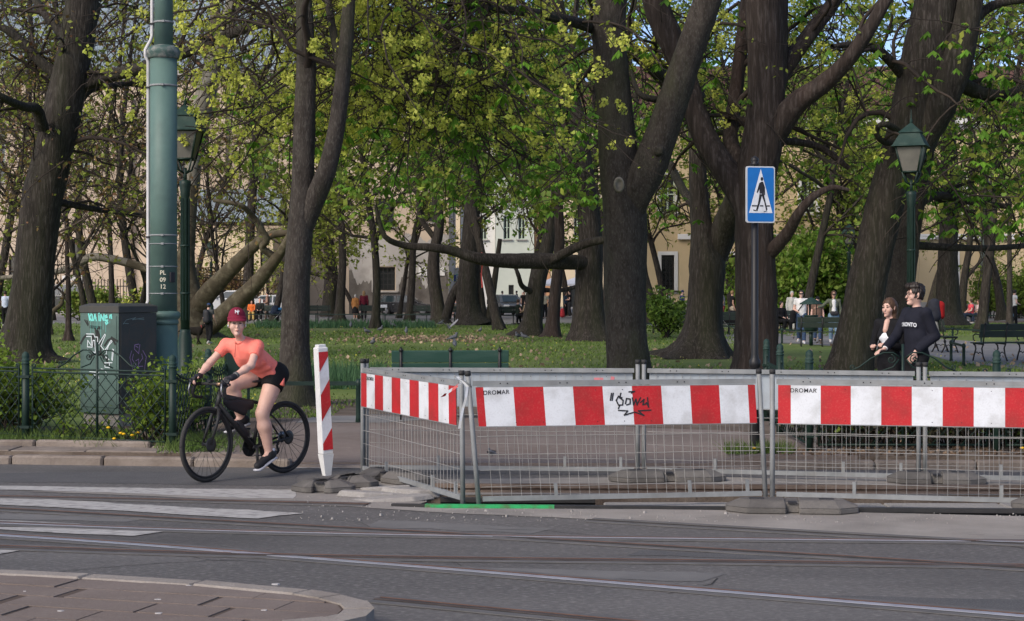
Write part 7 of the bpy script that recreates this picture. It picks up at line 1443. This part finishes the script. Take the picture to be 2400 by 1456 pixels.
for i, (px, py, a, lb) in enumerate(PL):
    g = G(px, py, PZ+.01); o = link('pigeon', pgm if i == 0 else pgm, M_pig if i == 0 else None); o.location = g; o.rotation_euler = (0, 0, a*1.6+i*.4); s_ = rnd.uniform(.95, 1.2); o.scale = (s_, s_, s_); tag(o, 'grey pigeon '+lb, 'pigeon', 'pigeons feeding on the lawn')
fp = thing('pigeon', 'pigeon with spread wings landing at the far lawn edge', 'pigeon', P(1053, 775, 74), 2.0, 'pigeons feeding on the lawn'); link('body', pgm, None, fp)
for s_ in (-1, 1): MB().add([(.08, s_*.04, .16), (.1, s_*.2, .3), (.05, s_*.42, .5), (-.05, s_*.4, .46), (-.1, s_*.2, .26), (-.06, s_*.04, .15), (.08, s_*.04, .175), (.1, s_*.2, .315), (.05, s_*.42, .51), (-.05, s_*.4, .47), (-.1, s_*.2, .275), (-.06, s_*.04, .165)], [(0, 1, 4, 5), (1, 2, 3, 4), (11, 10, 7, 6), (10, 9, 8, 7)]).build('wing', cloth((.3, .3, .32)), fp)
fl2 = thing('pigeon', 'small dark bird flying low behind the middle barrier', 'bird', P(1154, 1072, 16.0), 2.8, None, .32); link('body', pgm, None, fl2)
for s_ in (-1, 1): MB().add([(.08, s_*.04, .16), (.1, s_*.2, .2), (.05, s_*.32, .15), (-.08, s_*.2, .17), (-.06, s_*.04, .15)], [(0, 1, 2, 3, 4)]).build('wing', M_ink, fl2)
# ---------------------------------------------------------------- parked cars
M_cglass = glass('car_glass', (.03, .045, .05), .05)
def car(name, label, loc, rz, paint, L=4.3, Wd=1.78, Hh=1.48, suv=0.0, hatch=True):
    t = thing(name, label, 'car', loc, rz, 'parked cars'); h0 = .22+suv*.08; sh = .92+suv*.14; rf = Hh+suv*.22; l = L/2
    low = [(-l+.05, h0), (-l, h0+.25), (-l+.04, sh-.06), (-l+.22, sh), (l*.35, sh), (l-.25, sh-.16), (l-.04, sh-.32), (l, h0+.2), (l-.08, h0)]
    wa = []
    for cx_ in (l*.62, -l*.6): wa.append([(cx_+.37*math.cos(a), h0+max(0, .1+.37*math.sin(a))) for a in np.linspace(-.28, math.pi+.28, 9)])
    bot = low+[]; pr2 = low[:9]+[p for p in wa[0]]+[p for p in wa[1]]
    mb = MB(); st = [(-Wd/2, .9), (-Wd/2+.02, .97), (-Wd/2+.1, 1.0), (Wd/2-.1, 1.0), (Wd/2-.02, .97), (Wd/2, .9)]; n = len(pr2); zc = (h0+sh)/2
    vs = [];
    for y, s_ in st: vs += [(x*(.985+.015*s_), y, zc+(z-zc)*s_) for x, z in pr2]
    fs = [(i*n+k, i*n+(k+1) % n, (i+1)*n+(k+1) % n, (i+1)*n+k) for i in range(5) for k in range(n)]; mb.add(vs, [f[::-1] for f in fs], 0, False)
    for i, sg in ((0, 1), (5, -1)):
        tr_ = tessellate_polygon([[Vector((x, z, 0)) for x, z in pr2]])
        mb.add([vs[i*n+k] for k in range(n)], [tuple(q) if sg > 0 else tuple(q)[::-1] for q in tr_])
    b = mb.build('body', paint, t)
    gh = [(-l+.2, sh-.02), (-l+.42, rf-.08), (-l+.95, rf), (l*.12, rf-.03), (l*.5, sh-.02)] if hatch else [(-l+.6, sh-.02), (-l+1.1, rf-.06), (-l+1.5, rf), (l*.1, rf-.03), (l*.48, sh-.02)]
    mb = MB(); yy = [(-Wd/2+.06, 0), (-Wd/2+.2, 1)]; n = len(gh)
    def gv(s_): return [(x, s_*(Wd/2-.05-(z-sh)*.32), z) for x, z in gh]
    a, c = gv(-1), gv(1); mb.add(a+c, [(k, k+1, n+k+1, n+k) for k in range(n-1)]+[tuple(range(n-1, -1, -1)), tuple(range(n, 2*n))]); mb.build('cabin', paint, t)
    def pan(pts, nm, m): 
        q = [Vector(p) for p in pts]; nn = (q[1]-q[0]).cross(q[2]-q[0]).normalized(); mid_ = sum(q, Vector())/len(q)
        if nn.dot(mid_-Vector((0, 0, sh))) < 0: nn = -nn
        w_ = [p+nn*.008 for p in q]; mb2 = MB().add(w_, [tuple(range(len(q)))]); return mb2.build(nm, m, t)
    def sidept(x, z, s_): return (x, s_*(Wd/2-.05-(z-sh)*.32), z)
    z0, z1 = sh+.04, rf-.1; fx = lambda z: l*.5+(l*.12-l*.5)*(z-sh)/(rf-.03-sh); rx = lambda z: gh[0][0]+(gh[1][0]-gh[0][0])*(z-sh)/(rf-.08-sh)
    m0 = (gh[0][0]+l*.5)/2-.1
    for s_ in (-1, 1):
        pan([sidept(m0+.04, z0, s_), sidept(fx(z0)-.14, z0, s_), sidept(fx(z1)-.1, z1, s_), sidept(m0+.04, z1, s_)], 'side_window', M_cglass); pan([sidept(rx(z0)+.3, z0, s_), sidept(m0-.04, z0, s_), sidept(m0-.04, z1, s_), sidept(rx(z1)+.3, z1, s_)], 'side_window', M_cglass)
        MB().box((fx(z0)-.2, s_*(Wd/2+.06), sh+.06), (.14, .16, .12)).build('wing_mirror', paint, t, bevel=.02); MB().box((m0-.2, s_*(Wd/2+.004), sh-.14), (.16, .02, .03)).build('door_handle', M_alu, t)
        MB().box((l-.17, s_*(Wd/2-.3), sh-.26), (.2, .42, .14), Matrix.Rotation(R(20), 3, 'Y')).build('headlight', flat((.45, .46, .46), .15), t, bevel=.02); MB().box((-l+.04, s_*(Wd/2-.2), sh-.14), (.1, .3, .18)).build('tail_light', flat((.32, .015, .015), .2), t, bevel=.02)
    pan([(fx(z0)+.005, -.62, z0), (fx(z0)+.005, .62, z0), (fx(z1)+.005, .54, z1), (fx(z1)+.005, -.54, z1)], 'windscreen', M_cglass); pan([(rx(z0), -.6, z0), (rx(z0), .6, z0), (rx(z1), .5, z1), (rx(z1), -.5, z1)], 'rear_window', M_cglass)
    MB().box((l+.005, 0, h0+.2), (.03, .52, .11)).build('number_plate', M_bwhite, t); MB().box((l-.03, 0, h0+.38), (.06, .9, .12)).build('grille', M_ink, t)
    for x in (l*.62, -l*.6):
        for s_ in (-1, 1):
            w_ = MB(); w_.lathe([(.2, -.09), (.31, -.1), (.325, -.06), (.325, .06), (.31, .1), (.2, .09)], 18, M=Matrix.Rotation(R(90), 4, 'X')); o = w_.build('wheel', M_tyre, t); o.location = (x, s_*(Wd/2-.12), .325)
            r_ = MB(); r_.lathe([(.2, -.02), (.21, 0), (.2, .02)], 14, M=Matrix.Rotation(R(90), 4, 'X'))
            for k in range(5): r_.box((.1*math.cos(k*1.257), s_*.03, .1*math.sin(k*1.257)), (.2, .02, .05), Matrix.Rotation(-k*1.257, 3, 'Y'))
            r_.build('rim', M_alu, o).location = (0, s_*.075, 0)
    return t
cpaint = lambda c: mat('car_paint', c, tuple(x*.85 for x in c), rough=.18, scale=.8, spec=.6)
GZ = PZ+.01
car('parked_car', 'black hatchback parked before the damp grey stucco wall', (wx(952, 121), 121, GZ), R(-8), cpaint((.012, .013, .018)), 4.4)
car('parked_car', 'grey car facing the park between the tree trunks', (wx(1190, 124), 124, GZ), R(-76), cpaint((.1, .11, .12)), 4.5, hatch=False)
car('parked_car', 'white car seen through the slanting limbs of the plane tree', (wx(545, 112), 112, GZ+.3), R(176), cpaint((.62, .63, .64)), 4.5, hatch=False); car('parked_car', 'white car parked behind the seated pair on the far bench', (wx(625, 113), 113, GZ), R(178), cpaint((.6, .61, .62)), 4.2)
car('parked_car', 'dark off road car behind the big leaning tree at left', (wx(175, 108), 108, GZ+.35), R(-4), cpaint((.02, .024, .026)), 4.8, 1.9, 1.6, 1.0)
# ---------------------------------------------------------------- parasols, street signs, pram, bags
for px, lb in ((1300, 'white cafe parasol left of the thin reddish trunk'), (1350, 'white cafe parasol right of the thin reddish trunk')):
    t = thing('parasol', lb, 'parasol', (wx(px, 160), 160, PZ), 0, 'white cafe parasols'); MB().cyl((0, 0, 0), (0, 0, 3.1), .04).build('pole', M_zinc, t)
    mb = MB(); mb.lathe([(1.75, 2.25), (1.75, 2.45), (.1, 3.05), (.02, 3.1)], 8, smooth=False); mb.build('canopy', flat((.72, .72, .73), .8), t)
def street_sign(px, dd, z0, z1, label, cols, txt=None):
    t = thing('street_sign', label, 'traffic sign', (wx(px, dd), dd, PZ)); MB().cyl((0, .03, 0), (0, .03, z1+.1), .035).build('pole', M_zinc, t); z = z1
    for h_, c_ in cols: MB().box((0, -.02, z-h_/2), (.62, .03, h_-.03)).build('sign_plate', flat(c_, .5), t); z -= h_
    if txt: o = link('lettering', text_mesh(txt, .62, .004, .01), M_bwhite, t); o.location = (0, -.04, z1-cols[0][0]-cols[1][0]/2); o.rotation_euler = (R(90), 0, 0)
street_sign(1073, 135, 0, 3.6, 'blue and white parking sign by the corner house', [(.55, (.55, .57, .6)), (.62, (.03, .07, .3)), (.42, (.45, .46, .5))], 'P'); street_sign(1357, 135, 0, 3.7, 'blue grey sign left of the sweeping tree trunk', [(.5, (.06, .09, .16)), (.6, (.36, .4, .45)), (.5, (.1, .12, .14))])
MB().box((wx(1056, 189), 189, hz(649, 189)), (1.7, .1, .6)).build('shop_sign', flat((.02, .3, .14), .5), [o for o in bpy.data.objects if o.get('label', '').startswith('white house with green')][0], off=(wx(1079, 190)/2+wx(1160, 190)/2, 192, PZ))
def pram(px, dd, rz, label, c):
    t = thing('pram', label, 'pram', (wx(px, dd), dd, PZ), R(rz)); link('basket', nets('basket', [cap((-.3, 0, .55), (.28, 0, .55), .19, .17, cut=[((0, 0, .62), (0, 0, 1))]), cap((-.18, 0, .68), (-.2, 0, .7), .24, ax=(0, 1, 0), s=.85, cut=[((-.1, 0, .6), (1, 0, -.2))])], .025, .02), cloth(c), t)
    mb = MB()
    for s_ in (-1, 1): mb.tube([(.35, s_*.22, .15), (0, s_*.2, .45), (-.3, s_*.22, .12)], .015, 5); mb.tube([(0, s_*.2, .45), (.3, s_*.2, .8), (.5, s_*.2, 1.0)], .014, 5)
    mb.tube([(.5, -.2, 1.0), (.5, .2, 1.0)], .016, 6); mb.build('chassis', M_alu, t)
    for x in (.35, -.3):
        for s_ in (-1, 1): MB().tube([(x+.12*math.cos(a), s_*.25, .13+.12*math.sin(a)) for a in np.linspace(0, 6.28, 13)], .018, 6).build('wheel', M_tyre, t)
pram(654, 94, 10, 'dark pram with blue blanket beside the far bench above the cyclist', (.02, .03, .05)); pram(1704, 68, 150, 'black pram behind the flared chestnut trunk', (.014, .014, .016))
t = thing('blanket', 'blue blanket lying over the dark pram above the cyclist', 'blanket', (wx(660, 94), 94, PZ+.72)); link('cloth', nets('cloth', [cap((-.12, 0, 0), (.14, 0, .02), .16, .13, ax=(0, 0, 1), s=.6)], .03, .02), cloth((.03, .14, .3)), t)
bx, by = wx(2188, 46.6), 46.6
t = thing('bag', 'white carrier bag on the bench behind the man in sweatshirt', 'bag', (bx, by, PZ+.48)); link('sack', nets('sack', [cap((0, 0, .06), (0, 0, .34), .17, .13)], .025, .02), cloth((.5, .5, .47)), t)
t = thing('backpack', 'dark backpack with red side on top of the white bag', 'backpack', (bx+.02, by, PZ+.9)); link('sack', nets('sack', [cap((0, 0, .12), (0, 0, .42), .2, .17)], .025, .02), cloth((.04, .042, .055)), t); link('pocket', nets('pocket', [cap((.18, -.02, .12), (.16, -.02, .4), .1, .12)], .025, .02), cloth((.4, .02, .02)), t)
t = thing('bag', 'small red bag on the ground beside the woman in denim jacket', 'bag', (wx(1318, 110.5), 110.5, PZ)); link('sack', nets('sack', [cap((0, 0, .18), (0, 0, .5), .17, .12)], .03, .02), cloth((.5, .05, .06)), t); MB().tube([(-.08, 0, .58), (-.06, 0, .75), (.06, 0, .75), (.08, 0, .58)], .015, 5).build('handle', M_ink, t)
t = thing('paper', 'white paper lying on the green backed far bench', 'paper', (wx(897, 97.6), 97.6, PZ+.86)); MB().box((0, 0, 0), (.5, .04, .17)).build('sheet', M_bwhite, t)
# ---------------------------------------------------------------- hedges and shrubs
M_hedge = leafmat('hedge_leaf', (.2, .285, .032), (.13, .2, .026), .35, .4); M_hdark = leafmat('dark_hedge_leaf', (.06, .055, .032), (.04, .05, .022), .45, .2); M_hbr = leafmat('brown_leaf', (.19, .13, .085), (.13, .085, .055), .4, .2)
def shrub(name, label, boxes, nst, nleaf, size, lm, seed, hgt=1.0, stem=.008, twg=M_twig, upz=.8, top=None, cat='shrub'):
    g = np.random.default_rng(seed); c = np.mean([[(b[0]+b[1])/2, (b[2]+b[3])/2] for b in boxes], 0); t = thing(name, label, cat, (c[0], c[1], PZ)); off = np.array((c[0], c[1], PZ)); PPs = []; 
    for b in boxes:
        n = int(nst*b[5] if len(b) > 5 else nst); K = 6; S_ = np.stack((b[0]+(b[1]-b[0])*g.random(n), b[2]+(b[3]-b[2])*g.random(n), np.full(n, PZ)), 1); D = unit(np.concatenate((g.normal(size=(n, 2))*.35, np.ones((n, 1))), 1)); L = b[4]*(.55+.5*g.random(n))
        Q = np.empty((n, K, 3)); Q[:, 0] = S_
        for k in range(1, K): D = unit(D+g.normal(size=(n, 3))*.2+np.array([0, 0, .05])); Q[:, k] = Q[:, k-1]+D*(L/(K-1))[:, None]
        PPs.append(Q)
    A = np.concatenate(PPs); RA_ = np.tile(np.linspace(stem, stem*.4, 6), (len(A), 1)); B = grow(g, A, RA_, 7, (.12*hgt, .34*hgt), (.8, .3), .4, .2, 4, .7, .25, .002)
    V1, Q1 = tubes(A, RA_, 4); V2, Q2 = tubes(B[0], B[1], 3); link('stems', np_mesh('stems', np.concatenate((V1, V2))-off, np.concatenate((Q1, Q2+len(V1))), True), twg, t, kind='stuff')
    pts = np.concatenate((B[0].reshape(-1, 3), A[:, 2:].reshape(-1, 3))); 
    for m, fr in lm:
        pk_ = pts[g.integers(0, len(pts), int(nleaf*fr))]; pk_ = pk_+g.normal(size=pk_.shape)*size*.9; pk_ = pk_[pk_[:, 2] > PZ]
        V, Q = diamonds(g, pk_, size, 1.5); link('leaves', np_mesh('leaves', V-off, Q), m, t, kind='stuff')
    return t
shrub('hedge', 'bright green hedge behind the fence at far left', [(-7.8, -6.1, 19.7, 20.9, 1.08, 1.6), (-6.1, -5.6, 19.6, 20.3, .85)], 170, 17000, .042, [(M_hedge, 1.0)], 1)
shrub('shrub', 'green shrub climbing between tram pole and fence corner', [(-4.1, -3.7, 18.7, 20.2, .8)], 90, 3000, .04, [(M_hedge, .8), (M_green, .3)], 2)
shrub('shrub', 'low sparse shrub at the foot of the graffiti cabinet', [(-5.1, -3.8, 18.6, 19.3, .22)], 40, 420, .036, [(M_hedge, .6), (M_green, .4)], 3)
shrub('hedge', 'dark leafy hedge behind the right park fence', [(3.3, 7.6, 18.05, 18.9, .68)], 620, 16000, .036, [(M_hdark, .75), (M_hbr, .12), (M_green, .2)], 4)
shrub('shrub', 'small sprouting shrub on the lawn right of the grey maple', [(wx(1556, 62), wx(1566, 62), 62, 62.5, 1.7)], 26, 2600, .1, [(M_green, 1.0)], 5, hgt=2.2, stem=.03)
shrub('bush', 'tall green bush mass behind the man in white shirt', [(wx(1825, 82), wx(1950, 82), 80, 84, 4.6)], 120, 22000, .15, [(M_green, 1.0), (M_chest, .25)], 6, hgt=3, stem=.04)
shrub('bush', 'green bush before the yellow wall behind the pram', [(wx(1685, 98), wx(1740, 98), 97, 99, 2.2)], 50, 6000, .14, [(M_green, 1.0)], 7, hgt=2, stem=.03)
shrub('bush', 'low dark bush in front of the off road car at left', [(wx(190, 100), wx(262, 100), 99, 101, 2.0)], 70, 7000, .14, [(M_green, .7), (M_olive, .3)], 8, hgt=2, stem=.03); shrub('bush', 'low green bush at the left edge behind two walkers', [(wx(-40, 95), wx(12, 95), 94, 96, 2.2)], 40, 4000, .14, [(M_green, 1)], 9, hgt=2, stem=.03)
shrub('bush', 'reddish brown thicket along the foot of the annex', [(wx(470, 117), wx(600, 117), 116, 118, 3.6)], 160, 5000, .12, [(M_bud, 1.0)], 10, hgt=3, stem=.035, twg=M_twig_br); shrub('bush', 'yellow flowering bush right of the cabinet top', [(wx(322, 70), wx(342, 70), 69, 71, 1.9)], 30, 2200, .1, [(M_flower, .7), (M_green, .4)], 12, hgt=2, stem=.02); shrub('bush', 'leafy bush on the lawn edge at far right', [(wx(2300, 108), wx(2420, 108), 107, 109, 3.4)], 60, 6000, .15, [(M_green, 1)], 13, hgt=3, stem=.03)
# ---------------------------------------------------------------- grass, wild flowers and fallen leaves
def scatter_tri(name, X, h, w, m, seed, lean=.5):
    g = np.random.default_rng(seed); n = len(X); a = g.random(n)*6.28; d_ = np.stack((np.cos(a), np.sin(a), np.zeros(n)), 1)*(w*(.6+.8*g.random(n)))[:, None]; hh = h*(.5+g.random(n)); ln = g.normal(size=(n, 2))*lean*hh[:, None]
    T_ = X+np.concatenate((ln, hh[:, None]), 1); V = np.stack((X-d_, X+d_, T_), 1).reshape(-1, 3); return link(name, np_mesh(name, V, np.arange(3*n).reshape(n, 3)), m, kind='stuff')
g = np.random.default_rng(77); n = 130000; dd = 22.5+68*g.random(n)**1.5; px = g.random(n)*2700-150; X = np.stack(((px-CX)/F*dd, dd, np.full(n, PZ)), 1)
ok = ~((X[:, 1] < 27) & (X[:, 0] > -2.4) & (X[:, 0] < 3)) | (X[:, 1] > 24.6); sp_ = (dd > 40) & (dd < 64) & (px > 1780) & (685+6640/dd > 786) & (685+6640/dd < 850); ok &= ~sp_
cl = np.sin(X[:, 0]*.9)+np.sin(X[:, 1]*.55+1)+np.sin(X[:, 0]*.37-X[:, 1]*.23); ok &= (g.random(n) < .55+.25*cl); X = X[ok]
scatter_tri('grass', X, (.028+.0006*X[:, 1]), .006+.00028*X[:, 1], M_grass, 3)
m = 9000; X2 = np.stack((-9+5.6*g.random(m), 18.45+1.3*g.random(m), np.full(m, PZ)), 1); X2[:, 1] -= np.clip(X2[:, 0]+5.2, 0, 2)*.35; X3 = np.stack((-3.7+1.1*g.random(2500), 17.55+1.5*g.random(2500), np.full(2500, PZ)), 1); X4 = np.stack((2.2+.7*g.random(700), 17.45+.35*g.random(700), np.full(700, PZ)), 1)
cl = np.sin(X2[:, 0]*5)+np.sin(X2[:, 0]*2.3+1)+g.normal(size=m)*.5; X2 = X2[cl > -.6]; XX = np.concatenate((X2, X3[np.sin(X3[:, 0]*7)+g.normal(size=2500) > 0], X4)); scatter_tri('verge_grass', XX, np.full(len(XX), .11), np.full(len(XX), .006), mat('verge_blade', (.085, .15, .03), (.12, .17, .045), island=.35, scale=2, trans=.3), 5, .5)
n = 5200; px = 640+g.random(n)*1250; dd = 23+14*g.random(n); bed = np.stack(((px-CX)/F*dd, dd, np.full(n, PZ)), 1)[:0]
n = 3500; px = 560+g.random(n)*340; dd = 29+5*g.random(n); X5 = np.stack(((px-CX)/F*dd, dd, np.full(n, PZ)), 1); n2 = 2500; px2 = 600+g.random(n2)*420; d5 = 78+8*g.random(n2); X6 = np.stack(((px2-CX)/F*d5, d5, np.full(n2, PZ)), 1)
XX = np.concatenate((X5, X6)); scatter_tri('daffodil_leaves', XX, np.full(len(XX), .28), np.where(XX[:, 1] > 60, .03, .014), mat('daffodil_blade', (.045, .11, .05), (.07, .14, .06), island=.3, trans=.25), 6, .25)
n = 3400; n = 2200; dd = 22.5+60*g.random(n)**1.4; px = g.random(n)*2500-50; cl = np.sin(px*.012)+np.sin(dd*.5)+g.normal(size=n)*.6; X7 = np.stack(((px-CX)/F*dd, dd, np.full(n, PZ+.07)), 1)[cl > .1]
V, Q = diamonds(np.random.default_rng(8), X7, .038, 1.0); link('wild_flowers', np_mesh('wild_flowers', V, Q), leafmat('yellow_petal', (.5, .45, .06), (.45, .42, .12), .2, .2), kind='stuff')
n = 1800; py = np.concatenate((796+g.normal(size=700)*5, 770+g.random(1100)*130)); px = np.concatenate((1000+g.normal(size=700)*105, g.random(1100)*2400)); dd = 6640/(py-685); k = dd < 90; X8 = np.stack(((px-CX)/F*dd, dd, np.full(n, PZ+.04)), 1)[k]
V, Q = diamonds(np.random.default_rng(9), X8, .09, 1.3); link('fallen_leaves', np_mesh('fallen_leaves', V, Q), leafmat('tan_leaf', (.34, .25, .17), (.24, .17, .115), .35, .2), kind='stuff')
n = 500; px = 1820+g.random(n)*640; X9 = np.stack(((px-CX)/F*17.6, 17.3+.8*g.random(n), np.full(n, PZ+.01)), 1); V, Q = diamonds(np.random.default_rng(10), X9, .04, 1.3); V[:, 2] = np.maximum(V[:, 2], PZ+.004); link('leaf_litter', np_mesh('leaf_litter', V, Q), M_hbr, kind='stuff')
M_dand = flat((.75, .45, .012), .7)
for i, (px, py, lb) in enumerate([(254, 1003, 'highest one, in front of the cabinet foot'), (283, 1016, 'left one of the close pair under the cabinet'), (290, 1018, 'right one of the close pair under the cabinet'), (310, 1021, 'big one right of the close pair'), (323, 1015, 'rightmost before the fence corner post'), (268, 1029, 'lowest one at the bottom fence rail'), (1767, 1066, 'single one at the foot of the sign pole'), (2396, 1061, 'single one at the right picture edge')]):
    p = P(px, py, 18.35 if px < 1000 else 17.5); z = max(p.z-PZ, .06); t = thing('dandelion', 'yellow dandelion, '+lb, 'flower', (p.x, p.y, PZ), i*1.1, 'yellow dandelions'); MB().tube([(0, 0, 0), (.01, 0, z*.6), (0, 0, z)], .004, 4).build('stem', M_grass, t); MB().lathe([(.006, z-.008), (.024, z), (.021, z+.008), (.012, z+.014), (.002, z+.016)], 10).build('flower_head', M_dand, t)
